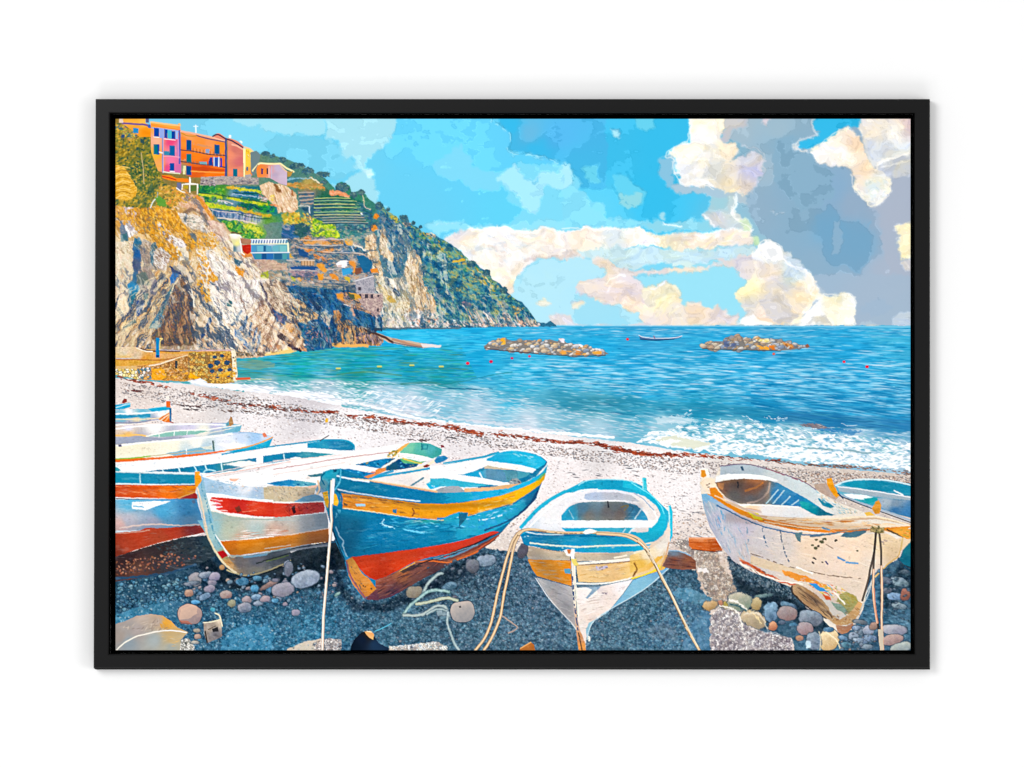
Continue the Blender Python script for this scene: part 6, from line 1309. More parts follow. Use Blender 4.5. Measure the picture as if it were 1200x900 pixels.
# ---- main blue boat ----
T('J', 26)
HB = '290,365 330,352 395,345 560,405 650,385 900,345 1200,285 1280,255 1380,235 1470,240 1560,260 1612,300 1605,340 1590,390 1560,470 1540,520 1400,650 1340,720 1200,830 1060,890 1020,893 880,985 700,1100 545,1118 500,1080 440,985 420,900 370,780 340,690 310,580 285,480'
p(HB, c='#0e6ca6')
p('560,408 650,390 900,350 1200,290 1250,280 1250,330 1100,380 1060,385 1050,400 1200,430 1200,470 950,480 800,458', g=[(700,410,'#ece4e0'),(850,400,'#f4ece8'),(1100,330,'#fbf8f6'),(1000,370,'#fdfcfc'),(820,440,'#e4dcd8'),(1150,400,'#f4f4f4')])
l('565,405 650,388 900,348 1200,290 1260,272', '#1c90b8', 2.4)
p('895,435 960,400 1010,402 1200,428 1200,455 1110,455 1060,448 990,455 920,468', g=[(950,430,'#1ca4cc'),(1100,430,'#58b4c8'),(1150,440,'#1c98c0')], v=8); wear('900,430 960,402 1000,405 940,460', 12, ['#ffffff','#8cdcec'], L=2.6, jit=80)
l('960,402 1060,412 1200,432', '#ffffff', 1.4); p('1110,375 1200,362 1200,395 1110,385', '#2c9cc4', w=.4)
p('955,470 990,455 1050,443 1100,455 1125,485 960,488', '#8c9ca4', w=.3); l('950,465 1000,450 1060,443 1110,458', '#ffffff', 1.6)
l('800,452 840,425 880,400', '#4c7c9c', 1.8, sm=0)
l('460,408 560,418 700,440 830,462 955,482', '#d8b088', 2.8); l('470,404 600,418 800,448 950,474', '#f0dcc4', 1)
T('K')
p('250,290 320,250 400,238 480,248 560,272 600,305 590,320 540,350 440,325 250,300', g=[(300,280,'#1c9cc8'),(420,270,'#18a4cc'),(540,300,'#1ca8d0')], v=5); wear('400,255 530,275 510,290 410,270', 8, ['#c8ecf4'], L=6, ang=12)
p('250,302 440,325 540,350 520,372 400,352 300,342 240,330', '#f6f4f0'); p('240,325 330,340 420,355 300,350 235,345', '#c8bca4', w=.4); l('255,304 440,328 535,352', '#ffffff', 1.6)
p('-80,330 0,325 250,280 252,330 180,360 110,382 -80,382', '#f6f4f4'); 
p('110,382 180,360 265,348 400,358 515,370 480,395 400,415 340,422 200,400', g=[(180,380,'#1c94c0'),(280,375,'#5c90ac'),(400,385,'#4c84a8'),(470,380,'#3c80a8'),(330,410,'#5c94b4')], v=5); l('210,370 225,400', '#d8eef4', 1.6)
p('-80,385 100,383 220,400 350,425 420,422 400,440 330,447 200,432 0,402 -80,400', '#fdfaf8'); p('-80,405 0,402 200,432 280,442 200,450 100,455 0,450 -80,440', '#34a4c0', w=.3, v=8)
p('0,458 40,448 90,450 120,482 0,488', '#9ca8b0', w=.3); p('375,430 400,405 430,402 450,420 455,432 390,440', '#8c9ca0', w=.8); dabs(region('375,430 400,405 450,415 450,435'), 10, ['#e8e8e4','#4c5c6c'], L=2.4)
p('118,462 260,455 370,440 460,432 540,390 600,325 612,300 612,318 575,370 500,415 380,462 240,478 120,484', g=[(200,470,'#dcb88c'),(400,445,'#d8b080'),(540,385,'#e8e4dc'),(600,325,'#f0f4f4')])
l('250,285 320,250 400,236 480,244 560,266 608,302 606,325', '#f2f6f6', 1.8); l('0,315 120,295 250,272 320,250', '#1c94b8', 2)
T('J')
p('370,385 470,408 560,420 830,466 960,488 1120,486 1200,482 1200,545 1040,552 860,548 700,525 500,490 375,462', g=[(500,440,'#0e68a0'),(800,500,'#0c6cac'),(1100,520,'#0e70a8')], v=6, vs=(16,2,8))
T('K')
p('0,487 120,484 240,478 380,462 500,415 575,370 610,320 600,372 560,410 480,450 350,500 200,530 0,550', g=[(50,520,'#0e80b8'),(300,500,'#189cc8'),(500,430,'#1aa0c8'),(590,360,'#1c9cc0')], v=6, vs=(16,2,-12)); l('540,420 590,375', '#5cb46c', 1.6, w=.5)
p('0,552 100,545 200,530 350,500 480,450 560,410 598,375 590,410 560,445 480,500 400,550 250,592 140,625 0,640', g=[(50,590,'#e89c18'),(250,560,'#eea414'),(450,490,'#f4b414'),(570,415,'#f0b818')], v=10, vs=(16,1.6,-14))
wear('0,560 200,535 450,470 400,530 150,600 0,625', 50, ['#d88420','#f8c848','#c87824','#fbe08c'], L=8, ang=-12, jit=8); wear('120,600 400,545 420,530 400,560 140,630', 26, ['#f4e0c0','#e8b45c'], L=5, ang=-14, jit=10)
T('J')
l('368,388 470,410 560,422', '#e8f4f8', 1.8); l('365,466 500,492 700,520 858,537', '#d4ecf4', 1.6)
p('392,490 500,500 700,528 860,550 1040,554 1200,546 1200,628 1000,648 800,632 600,600 398,578', g=[(450,530,'#dc8c2c'),(600,560,'#e0922c'),(750,590,'#e89c24'),(900,580,'#e89a18'),(1100,590,'#e8960e'),(450,565,'#d4842c')], v=12, vs=(16,1.6,8))
wear('400,500 860,555 860,620 400,570', 60, ['#b86c28','#f0b860','#c87c2c','#8c5c34'], L=9, ang=9, jit=6); l('398,505 600,525 760,545', '#8c5c3c', 1, w=.6, dash=4); l('400,578 600,602 800,635 1000,650', '#f4d8a8', 1.4, w=.3)
p('480,555 540,552 540,568 490,568', '#a8c8d4', w=.8); p('410,545 440,555 430,565 412,560', '#5c4430', w=.6); p('700,585 725,582 722,610 700,605', '#2c6c9c', w=.4); l('815,580 825,600 815,622', '#8c4c28', 1.4)
p('1200,620 1130,625 1090,600 1080,625 1020,630 960,635 960,645 1100,640 1200,640', '#1c7cac', w=.8)
T('K'); p('0,640 30,620 90,600 140,605 140,625 250,595 400,560 470,520 552,470 545,520 480,590 400,652 290,712 100,770 0,792', g=[(60,680,'#1484bc'),(250,650,'#1c8cc0'),(430,580,'#1c88bc'),(520,510,'#1c6ca8'),(60,760,'#0e6cac')], v=10, vs=(14,2.4,-16))
wear('20,640 420,560 400,600 100,700 20,700', 46, ['#8cd8ec','#4cb4dc','#c8ecf4','#0c6098'], L=5, ang=-14, jit=25); l('180,650 270,640 340,620', '#c8ecf4', 1.2, dash=2); l('240,710 400,640 500,560 548,480', '#1c4c8c', 2.4, w=.6)
p('85,605 130,605 130,640 110,710 85,710 95,660', '#156c9c', w=1)
T('J')
p('398,580 600,605 800,636 1000,652 1200,640 1200,745 1000,790 860,820 640,850 440,872 400,760 370,680 360,590', g=[(450,640,'#1070a8'),(600,740,'#0a6aac'),(800,720,'#0c70b0'),(1000,720,'#0e74b0'),(1150,690,'#2088bc'),(500,830,'#0c649c')], v=8, vs=(16,2.4,8))
wear('600,620 1190,660 1190,700 640,700', 70, ['#58b8dc','#2c94c8','#8cd4ec','#0c5c94','#1c84bc'], L=7, ang=6, jit=20); l('640,680 760,705 900,720', '#8cd0e8', 1.4, dash=2, w=.8); l('650,645 640,670 700,690', '#a8dcec', 1, w=.6); l('760,700 880,725', '#5cb8dc', 1.8, w=.8)
wear('420,600 1190,700 1190,740 440,860', 50, ['#0a5c98','#1c7cb4'], L=14, W=1.6, ang=-6, jit=5); p('1090,610 1140,605 1130,640 1110,660 1090,690', '#1c5c8c', w=1)
p('290,365 330,352 395,345 372,385 368,480 350,580 345,700 400,820 470,895 425,905 370,785 340,690 310,580 285,480 262,500 245,470 270,430', g=[(320,380,'#1480b0'),(340,450,'#1c6c9c'),(300,440,'#5c88a8'),(340,560,'#1c84b8'),(370,700,'#1c7cb4'),(420,860,'#1c8cc4'),(260,480,'#7c9cb0')], v=9)
l('262,420 270,460 255,495', '#e8c8a4', 2, w=.6); l('395,350 390,420 360,470', '#4ca4c4', 1.4); p('350,352 372,350 370,365 352,368', '#0c4c7c')
l('300,370 280,400 300,440', '#0c5c8c', 1.6); p('288,485 318,478 326,540 322,578 305,560', '#f0b41c', w=.5, v=18); p('352,488 370,495 382,540 375,565 352,560', '#f4b830', w=.5, v=14); wear('290,490 320,485 322,570 305,560', 8, ['#2c5c6c','#fbe08c'], L=3)
l('372,470 400,510 400,580', '#0e5c94', 2); l('366,690 390,750 410,770 412,810 430,860', '#a4dcf0', 1.6, w=1.2); wear('350,580 400,590 400,720 360,700', 16, ['#7cc4e0','#0c5c94'], L=4, ang=70); l('345,700 380,790 420,890', '#123c64', 1.6, w=.4)
T('O')
p('452,215 640,192 900,156 1080,125 1200,92 1200,145 1050,190 920,215 830,240 740,290 660,330 600,350 560,335 520,300', g=[(550,260,'#cc3c1c'),(750,220,'#d8401c'),(950,180,'#d83c20'),(1150,120,'#dc4428'),(620,320,'#b43018')], v=8, vs=(16,2,-10)); l('460,212 640,190 900,152 1200,90', '#0c4c7c', .8, a=.6)
T('K'); p('0,792 100,770 290,712 340,720 240,770 140,815 0,870', g=[(60,800,'#d83c24'),(250,740,'#d04030'),(60,840,'#c43420')], v=8, vs=(16,2,-16)); p('-20,880 60,855 180,800 290,740 335,720 300,770 200,830 100,880 60,893 -20,905', '#7c4034', w=.6); l('-20,862 60,840 160,800 250,755 330,722', '#1c1c2c', 1.8, w=.4); l('-20,878 80,848 200,790 320,728', '#6c88a4', 1.6, w=.3); l('0,890 100,868 220,805 320,740', '#d0623c', 1.4, w=.6); l('200,790 340,715', '#1c5c94', 1.4)
T('O')
p('600,352 660,330 740,292 830,245 920,225 1030,235 1200,165 1200,190 1050,245 980,290 880,340 780,400 700,445 620,468 540,465 560,430 600,402', w=.5, g=[(640,380,'#9c5440'),(760,310,'#a4603c'),(850,290,'#7c4c44'),(700,430,'#6c3c48'),(600,455,'#6c3c48'),(950,270,'#5c3c3c'),(1100,220,'#a85c3c')])
wear('600,355 830,255 1000,245 780,395 620,460', 80, ['#7c4838','#b86c48','#4c2c34','#94584c','#382830'], L=10, ang=-28, jit=7); l('830,242 920,238 1030,245 1120,215 1200,180', '#e07030', 1.6, w=.5); l('740,300 830,250', '#e8a04c', 1.4, w=.5); p('820,258 880,262 760,310 740,300', '#1c2430', w=.5, a=.6)
l('850,258 1000,205 1200,130', '#1c1c24', 1.4, w=.4, a=.8); l('940,225 1080,180 1200,140', '#7c9cac', 1, w=.4)
p('425,232 460,215 480,240 520,310 560,340 604,400 560,440 530,455 470,380 440,320', g=[(450,250,'#d08c3c'),(500,330,'#d48c40'),(570,400,'#d88830'),(530,430,'#c07838')], v=10, vs=(3,5,60))
l('430,240 450,320 500,400 540,455', '#8c5868', 1.8, w=.4); wear('440,260 480,280 560,380 540,430 480,370', 16, ['#3c4c5c','#8c5c34'], L=4, ang=55, jit=10); dabs(region('520,380 580,380 580,410 540,410'), 4, ['#3c3430'], L=1.6, W=1.4)
# ---- small white and blue boat seen bow on ----
T('K', 27)
p('445,730 455,690 540,590 620,530 710,475 780,440 820,418 900,408 1000,408 1100,418 1170,450 1200,480 1280,560 1320,600 1330,560 1342,600 1342,740 1320,790 1200,800 480,800', c='#20a0c4')
p('455,700 560,590 640,530 720,488 800,480 860,470 1000,470 1100,485 1180,510 1250,570 1275,620 1240,700 1200,720 1100,715 700,720 600,722 480,708', g=[(520,670,'#dce4ec'),(600,600,'#f0eeee'),(700,520,'#ecebee'),(1000,490,'#dde4ee'),(1200,570,'#ece4e0'),(600,700,'#f4f4f6')])
p('715,485 790,440 830,418 900,410 1050,412 1120,428 1170,452 1185,495 1120,478 1000,465 860,465 790,478', g=[(850,440,'#1590b4'),(1000,440,'#128cb4'),(1130,465,'#1c98bc'),(780,465,'#1c9cc0')], v=5); l('790,442 830,420 900,410 1050,413 1130,432', '#a4e0ec', 1)
l('450,690 540,590 620,528 710,478', '#28a8c8', 3); l('500,690 600,590 700,520 800,475 900,468', '#ffffff', 1.8)
p('690,620 730,570 790,545 900,538 1050,540 1130,560 1180,610 1200,650 690,650', g=[(740,600,'#2c9cc4'),(700,640,'#2490b8'),(820,580,'#5c8ca4'),(900,560,'#7c98a4'),(960,600,'#7c7874'),(1030,610,'#7c7068'),(1000,570,'#747c7c'),(1120,600,'#3c84a8'),(1170,630,'#2c88b4'),(850,620,'#84847c')], v=5)
p('820,520 830,495 880,485 1000,485 1100,500 1150,540 1080,535 960,530 860,535', g=[(850,510,'#b4c4dc'),(1000,505,'#b8bcc8'),(1100,520,'#bcc0c8')]); l('680,620 740,560 800,540 900,535 1050,536 1130,552 1190,610', '#e8e8ec', 1.8)
l('962,540 965,572', '#2c2c34', 1.6, sm=0); l('735,590 760,640', '#8ccce0', 1.2); l('1120,640 1160,580', '#c8e8f0', 1.4); l('1040,570 1080,560 1060,590', '#8c7c4c', 1.4, w=.5); l('1085,560 1110,580 1060,645','#3c6c84',1)
p('680,650 1240,648 1245,690 690,692', g=[(750,670,'#f8f8fc'),(1000,670,'#ffffff'),(1200,670,'#f4f4f4')]); p('690,694 1110,692 1090,722 720,718', g=[(750,705,'#1aa0c8'),(1000,705,'#40a4c0')], v=8); l('1085,725 1115,692', '#d8f0f4', 1.8); l('1065,700 1050,720', '#d8f0f4', 1)
p('1130,700 1240,690 1280,600 1300,640 1280,720 1220,740 1130,725', '#28b0cc', w=.4, v=8); p('1120,695 1200,692 1200,715 1130,722', '#e0dcd8', w=.5)
T('L')
p('150,415 200,425 260,460 310,490 380,570 400,620 400,700 360,745 300,765 200,780 200,740 290,720 350,660 378,600 340,540 280,500 200,465 150,455', '#18a8c8', w=.2, v=7); l('200,430 262,468 320,505 375,570 390,610', '#7cdcec', 1)
p('262,400 288,400 292,470 270,470', '#3cb8cc', w=.2); l('265,402 268,465', '#a8e8f0', .9); p('415,565 430,560 442,600 442,740 425,775 418,700', '#24b4d0', w=.2); l('418,570 422,650 420,740', '#c8f0f4', 1.2)
l('240,500 300,555 345,620 350,650', '#f8f4f2', 2.4); l('215,490 270,525 330,590', '#a8b8cc', 1.4)
T('P')
p('450,85 500,60 600,72 700,80 850,82 1000,85 1120,130 1200,160 1300,110 1310,40 1320,80 1320,150 1200,190 1000,190 830,190 640,175 520,152 470,145', g=[(550,100,'#1480b0'),(800,110,'#1288b8'),(1000,120,'#128cb8'),(1250,120,'#24aac8'),(600,160,'#1880a4'),(900,175,'#2494b4')], v=7, vs=(16,2,3))
l('505,85 700,88 1000,95','#0c6c9c',1.4,a=.6); l('508,132 600,142 700,150 800,155 950,148 1130,143 1300,120', '#ece8d8', 1.8, w=.3); wear('690,145 1050,145 1050,160 690,165', 16, ['#ffffff','#f0e8d4'], L=3, jit=40); dabs(region('470,90 500,90 500,110 470,110'), 3, ['#c8ecf4'], L=2.4, W=1.6); l('480,66 560,80 700,82', '#d8f0f4', 1.4)
T('P')
p('475,150 520,155 640,178 740,190 740,235 640,232 500,228 485,200', g=[(520,190,'#b4a490'),(650,210,'#c0b098')], v=8); p('760,192 1000,190 1110,180 1120,215 1000,230 780,240', g=[(850,215,'#c8b8a0'),(1000,210,'#b4a898'),(1080,200,'#c8c0a8')], v=8)
p('1110,185 1200,165 1310,140 1320,160 1310,200 1200,222 1120,225', g=[(1150,200,'#f4e0c4'),(1280,170,'#e8d8c0')], v=6); l('1000,220 1070,205', '#f4e8d4', 2)
p('492,228 640,232 745,236 750,385 640,355 545,325 520,290', g=[(540,260,'#d88824'),(650,270,'#dc8c28'),(700,320,'#dd8a24'),(600,330,'#e09434')], v=12, vs=(12,1.8,2)); wear('500,235 740,240 740,370 560,310', 34, ['#c07828','#e8a850','#b8a48c'], L=8, ang=4, jit=8); p('705,285 742,282 745,312 710,310', '#5c9cb4', w=.6); p('640,385 665,390 660,402 645,400','#8c8c78',w=.4)
p('775,255 900,255 1000,250 1200,222 1320,200 1350,215 1290,290 1180,320 1100,350 900,365 790,360', g=[(850,300,'#e8c48c'),(1000,290,'#e4bc84'),(1150,260,'#ecbc64'),(1250,250,'#e8b450'),(1100,320,'#ecc884')], v=9, vs=(14,2,-4)); wear('790,260 1300,220 1280,280 800,350', 34, ['#d8a458','#f4dcb0','#c8b094'], L=7, ang=-4, jit=10)
l('780,252 900,245 1050,232 1200,215', '#f8ecdc', 2.6); l('780,262 900,256 1050,244 1200,226', '#8c6c5c', .9); l('1120,245 1130,280 1110,325', '#8c5c24', 1.6); p('890,270 960,265 960,280 900,295', '#c0b8d0', w=.6); dabs(region('880,265 960,260 960,290 890,295'), 5, ['#6c5c5c'], L=2)
l('780,370 900,372 1000,360 1110,335', '#f4ece0', 2); l('785,385 880,385 1000,370 1120,342', '#6c8494', 1.6, w=.3); l('1130,330 1200,300 1280,270 1300,255', '#e8d418', 1.6, w=.5)
p('545,335 640,360 750,390 770,560 790,650 740,592 640,482 570,380', g=[(600,380,'#b4b4b4'),(700,430,'#c0bcbc'),(720,520,'#a8a4a4'),(640,440,'#b8b0ac')], v=6); wear('560,350 750,400 770,600 640,470', 24, ['#d0ccc8','#a09c9c'], L=10, ang=25, jit=10); l('540,340 620,460 740,592 780,645', '#dcdcdc', 1.2); 
p('778,395 900,390 1110,345 1050,430 960,540 880,590 850,620 835,700 825,760 800,740 785,600', g=[(850,430,'#f4ece8'),(950,440,'#ecdcd4'),(850,520,'#f0e4dc'),(1050,380,'#f4ecec'),(820,620,'#e8dcd4'),(860,570,'#ecd8cc')], v=5); wear('790,450 1000,420 900,560 800,640', 20, ['#dcc8bc','#fbf6f2','#b8a8a0'], L=9, ang=-14, jit=10)
p('840,395 920,385 900,410 860,440 840,460 830,455 870,405', '#88a4bc', w=.4); dabs(region('910,425 960,420 960,435 910,440'), 4, ['#7c6c7c'], L=3)
p('1110,350 1200,318 1330,270 1250,350 1120,440 980,520 900,570 860,620 840,690 832,640 850,600 960,540 1050,435', g=[(1150,380,'#84bcd4'),(1000,490,'#7cb4d0'),(900,570,'#90bccc'),(1280,300,'#74a8c8')], v=5); l('1320,280 1200,385 1100,450 960,530 880,590 850,650 840,700', '#c8dce4', 1)
p('845,675 858,680 860,705 848,712', '#e8e4d8')
p('745,190 765,190 768,240 772,400 780,560 800,650 830,720 836,762 800,762 780,680 765,560 755,400', g=[(755,300,'#e8dccc'),(765,450,'#ece0d0'),(780,600,'#d8b8a0'),(810,740,'#d89048'),(800,700,'#c89068')], v=14, vs=(2,4,90))
l('755,330 762,450 775,560 785,640', '#2c4c7c', 1.6, w=.5, dash=2.5); l('770,250 775,400 790,560', '#f8f0e0', 1.2, w=.4); l('790,660 810,762', '#4c3c34', 1.2, w=.4)
p('700,178 725,168 745,175 748,215 720,205 710,190', '#f4f4f4', w=.4); p('745,165 768,165 765,225 748,225', '#fbf8f6', w=.3); p('722,172 745,170 742,195 728,195', '#c87c4c', w=.4); p('745,225 775,225 790,262 765,268 752,250', '#e8d474', w=.6)
T('Q', 27)
p('300,150 380,90 410,40 415,0 428,60 425,130 400,190 370,270 330,300 280,320 200,345 210,320 300,290 380,220 400,150 330,190', g=[(400,100,'#ece0d4'),(390,200,'#d8bc98'),(350,250,'#ecc888'),(390,160,'#e8dcd0')], v=5); p('190,205 300,170 380,120 410,80 405,150 350,215 280,270 190,310', g=[(300,200,'#f0dcb8'),(250,260,'#e8b850'),(380,140,'#f0e8dc')], v=6, a=.8)
l('375,280 400,210 420,130', '#d0a078', 1.4); l('200,340 280,318 340,290 360,262', '#ecd81c', 1.6, w=.3); l('215,250 232,290 210,325', '#8c5c28', 1.5)
# timber by the small boat, chock by the white boat
T('Q', 30)
p('420,180 470,180 540,205 580,240 580,285 500,290 420,280 380,270', w=.3, g=[(450,230,'#7c4838'),(540,240,'#84503c'),(450,190,'#6c7c8c')], v=10, vs=(12,1.6,6)); l('420,178 480,180 545,205', '#8cb0cc', 1.2); wear('400,215 575,225 575,280 400,270', 20, ['#5c3430','#9c6448','#4c3034'], L=9, ang=5, jit=6)
T('Q', 31)
p('535,100 690,100 735,175 660,182 560,170 538,150', w=.2, g=[(600,140,'#c85c20'),(700,160,'#b04c18'),(600,108,'#e08c58')], v=8, vs=(12,1.6,4)); l('540,104 690,104', '#e8a478', 1.6); l('550,168 660,182 730,180', '#5c2c20', 1); l('540,128 700,132', '#a84c1c', .8)
# ---- teal boat behind the right one ----
T('M', 29)
p('590,450 660,420 760,408 880,412 1000,430 1037,440 1037,650 900,600 700,540 620,500', g=[(700,440,'#1c98b8'),(850,440,'#1488a8'),(1000,460,'#1884a4'),(700,480,'#9cbccc'),(900,500,'#94acbc'),(950,560,'#4c84a8'),(750,520,'#28a0b0'),(1020,600,'#3c7ca4')])
p('640,435 700,418 780,415 1000,440 1037,450 1037,512 900,490 760,465 660,448', g=[(720,435,'#1c94b0'),(850,450,'#1484a4'),(1000,480,'#1c8cac')], v=6); l('600,445 660,420 760,409 900,415 1037,442', '#c8e4ec', 1.8)
p('605,450 750,470 1037,515 1037,540 850,512 700,492 620,480', '#9cb0bc', w=.2); l('610,450 750,468 900,490 1037,515', '#e8e8ec', 1.4); l('940,475 990,500', '#f4f8f8', 1.6)
p('640,492 760,500 820,512 760,528 680,520', '#f4fafa', w=.3); p('760,520 840,515 860,545 820,560 780,545', '#1ca0a8', w=.3); p('840,520 1037,535 1037,640 900,595 860,570', g=[(950,550,'#7c94a8'),(950,590,'#3c74a4'),(1020,610,'#3c7cb0'),(900,540,'#a4b4c0')])
l('620,500 750,550 900,600 1037,650', '#a4b4c4', 2.4); l('620,505 760,562 900,612 1037,662', '#3c4c5c', 1.2)
p('470,440 540,430 600,455 620,510 600,530 540,505 480,465', '#b8a090', w=.6, v=12, vs=(3,3,0))
T('R', 29)
p('905,112 942,92 942,295 900,260 870,230 890,180', g=[(920,150,'#1c7484'),(920,250,'#14647c')], v=7); l('900,270 942,300', '#0c3c54', 1.4)
# ---- white boat on the right ----
T('L', 28)
p('600,430 610,400 640,390 690,400 720,335 800,322 870,320 980,345 1200,420 1280,470 1400,540 1560,600 1660,625 1830,680 1835,700 1760,760 1700,880 1600,960 1560,1170 1500,1290 1400,1310 1330,1240 1190,1090 1150,1030 1080,1020 900,940 800,880 740,820 660,690 620,560', c='#e0dcd8')
p('600,430 625,410 690,430 720,480 790,535 860,580 960,610 1100,640 1400,660 1830,680 1700,720 1400,720 1150,700 950,650 800,590 680,510 640,480', '#e8d8c4')
p('720,335 800,323 870,321 980,345 1100,385 1200,420 1280,470 1330,520 1430,560 1560,605 1400,620 1300,590 1200,530 1050,430 900,400 720,385', g=[(760,350,'#a4b8cc'),(900,350,'#a8bcd0'),(1050,400,'#c4d0dc'),(1200,470,'#c8d8e4'),(1350,570,'#d0dce4'),(1480,600,'#dcd8d4'),(1180,500,'#b8d0e0')], v=6)
l('720,333 800,322 870,320 980,343 1100,382 1200,418 1280,468', '#7c6c84', 1.2, w=.4); p('838,335 850,332 862,355 848,358', '#3c5c74'); l('990,345 1100,385 1210,425', '#a06470', 1, dash=3)
p('700,390 760,375 900,378 1000,395 1060,420 1000,415 860,405 740,410 690,430', '#e4ecf8'); l('700,400 800,385 950,388 1050,415', '#ffffff', 1.6)
p('690,428 780,410 860,405 1000,415 1060,430 1150,480 1240,530 1300,570 1340,600 1270,600 1190,570 980,558 830,550 760,520 720,480', g=[(740,450,'#8c644c'),(820,430,'#6c5444'),(800,510,'#7c7468'),(900,460,'#9c6444'),(940,440,'#b07044'),(980,500,'#8c7c70'),(1050,500,'#2c7cb4'),(1150,530,'#2478b0'),(1240,560,'#1c90b4'),(1100,460,'#3c8cb8'),(900,530,'#807870')], v=8)
l('1010,430 1000,480 950,530 880,548', '#b49c8c', 2); l('870,475 930,455 970,430', '#d88440', 2.4, w=.5); l('822,425 825,455', '#2c2c2c', 1.6, sm=0); p('700,430 745,432 735,470 710,455', '#c88854', w=.6)
for q in ('1060,470 990,550','1095,475 1030,550','1130,510 1080,560','1180,530 1140,560'): l(q, '#a8d0e4', 1.4)
p('1185,535 1240,545 1300,575 1340,600 1400,620 1290,622 1240,600 1200,580', g=[(1220,560,'#1ca0a8'),(1260,590,'#148ca0'),(1320,610,'#1c6c84')], v=10); p('1290,520 1330,530 1390,570 1370,580 1320,560', '#1c84a0', w=.8)
p('790,555 980,558 1190,570 1240,600 1280,622 1200,632 1000,628 900,605 850,580', g=[(850,565,'#f4e8d8'),(1000,590,'#dfe2ec'),(1150,600,'#d8dfea'),(900,590,'#e8d0b8')]); l('830,558 980,560 1180,572', '#fbf8f6', 1.6); 
p('850,575 900,580 960,590 920,600 880,592', '#d8a884', w=.6)
wear('1280,470 1400,540 1560,605 1440,618 1320,560', 70, ['#8cc0dc','#f4f4f4','#5ca0bc','#a4b4b8','#b8a88c'], L=3, ang=30, jit=30)
p('600,350 620,345 650,345 660,395 640,400 605,400', '#f8f4ee', w=.4); p('608,355 628,352 640,390 622,400 606,395', '#e0942c', w=.4)
p('612,405 640,395 690,415 690,450 650,480 620,460', '#f0e0d0', w=.5); dabs(region('625,430 660,430 660,460 635,460'), 4, ['#5c4438'], L=2.4)
p('655,460 690,455 730,500 760,520 700,520 665,500', '#e08820', w=.5); l('740,512 800,545 860,580 960,600', '#c8bcc0', 2)
p('640,490 700,510 760,545 830,580 960,635 1100,665 1200,680 1400,700 1500,708 1700,690 1835,678 1830,692 1740,725 1640,700 1500,725 1300,720 1150,705 960,660 850,620 740,570 660,520', g=[(700,530,'#d88418'),(850,600,'#dc8820'),(1100,680,'#e08024'),(1300,690,'#e88a28'),(1500,700,'#dc7c28'),(1700,690,'#d88830'),(1810,690,'#e89830')], v=9, vs=(14,1.6,10))
p('880,600 940,605 975,650 920,640', '#d8cc30', w=.5); l('690,505 800,555 900,600', '#e8c8a4', 1.4); l('760,540 900,600 960,625 1150,640 1400,645 1560,640 1660,640 1830,675', '#c8b09c', 2.4, w=.3); l('970,650 1150,690 1300,700', '#7c5c3c', .9)
T('M')
l('200,632 400,645 600,640 760,628 850,632 940,650 1030,680', '#e8dcc8', 1.8, w=.3); l('180,655 400,692 560,700 740,685', '#f4d8b4', 1.2, w=.4)
wear('180,640 700,650 1000,675 700,690 200,660', 40, ['#f0a850','#c87424','#b86828','#f4c48c'], L=10, ang=2, jit=5)
p('545,405 575,400 590,450 620,505 600,515 570,480 550,450', '#e89c20', w=.5, v=16); l('610,490 640,520', '#1c4c6c', 1.4); p('830,540 850,530 862,560 858,610 830,612 810,580', '#d89434', w=.6, v=16); p('765,605 800,598 830,620 780,625', '#e8bc54', w=.5)
T('L')
p('610,495 640,492 700,530 850,625 1000,680 1150,712 1300,730 1450,735 1600,730 1700,728 1760,760 1835,700 1832,720 1780,830 1740,880 1650,930 1600,960 1560,1160 1500,1240 1440,1150 1300,1100 1180,1060 1060,1010 900,950 800,890 740,820 660,690 625,580', g=[(650,560,'#9cb4cc'),(700,640,'#b0b8d4'),(750,740,'#b8c0d4'),(850,700,'#bcbcd4'),(950,760,'#c4c4d0'),(900,860,'#c0bcc4'),(1080,800,'#ccc8cc'),(1250,800,'#e4d0c0'),(1200,950,'#d8ccc4'),(1400,900,'#e4d4cc'),(1500,830,'#ecd8c8'),(1480,1060,'#d8ccc4'),(1700,800,'#e0ccb0'),(1600,900,'#dcd0c8'),(1350,1000,'#dcccc4'),(640,520,'#7cb0d0')], v=5, vs=(16,4,14))
wear('620,520 860,640 900,900 760,830 660,680', 70, ['#a0a8c8','#d0d4e0','#88b0d0','#c8c8d8'], L=12, ang=70, jit=15); wear('860,640 1800,740 1600,940 1540,1120 1100,1010 900,930', 120, ['#f0e4dc','#ccc4c4','#e8d4c4','#d8ccc8','#f4ece8'], L=12, ang=12, jit=12, a=.5)
l('700,560 860,640 960,680 1100,715 1250,735 1400,725', '#3c6c94', 1.6, w=.6); l('1250,742 1330,735 1420,720', '#5c7484', 2, w=.8)
for q, c in (('965,670 975,720 985,780 1000,800','#3c6484'),('1070,705 1085,780 1105,850 1120,890','#5c6c80'),('870,660 880,720 885,780','#8ca0b4'),('725,590 735,640','#6ca4c4')): l(q, c, 1.8, w=.8, dash=2.4)
wear('700,600 760,620 740,760 710,700', 14, ['#5ca0c8'], L=4, ang=80)
p('1160,725 1200,720 1190,780 1170,770', '#5c7c84', w=1.6)
T('M')
p('625,742 650,720 700,715 780,705 775,722 720,748 660,752', '#4c7484', w=1, v=14); l('600,722 700,705 780,700', '#7c8c84', 1, w=.6)
for cx, cy, r in ((530,760,14),(515,775,16),(485,762,10),(460,795,10),(480,812,14),(495,800,9),(600,768,11),(725,826,8),(470,872,8),(520,895,7)): p([(cx + r * math.cos(q / 7 * 6.283), cy + r * .6 * math.sin(q / 7 * 6.283)) for q in range(7)], ['#5c5c44','#34302c'][r % 2], w=1, ws=2)
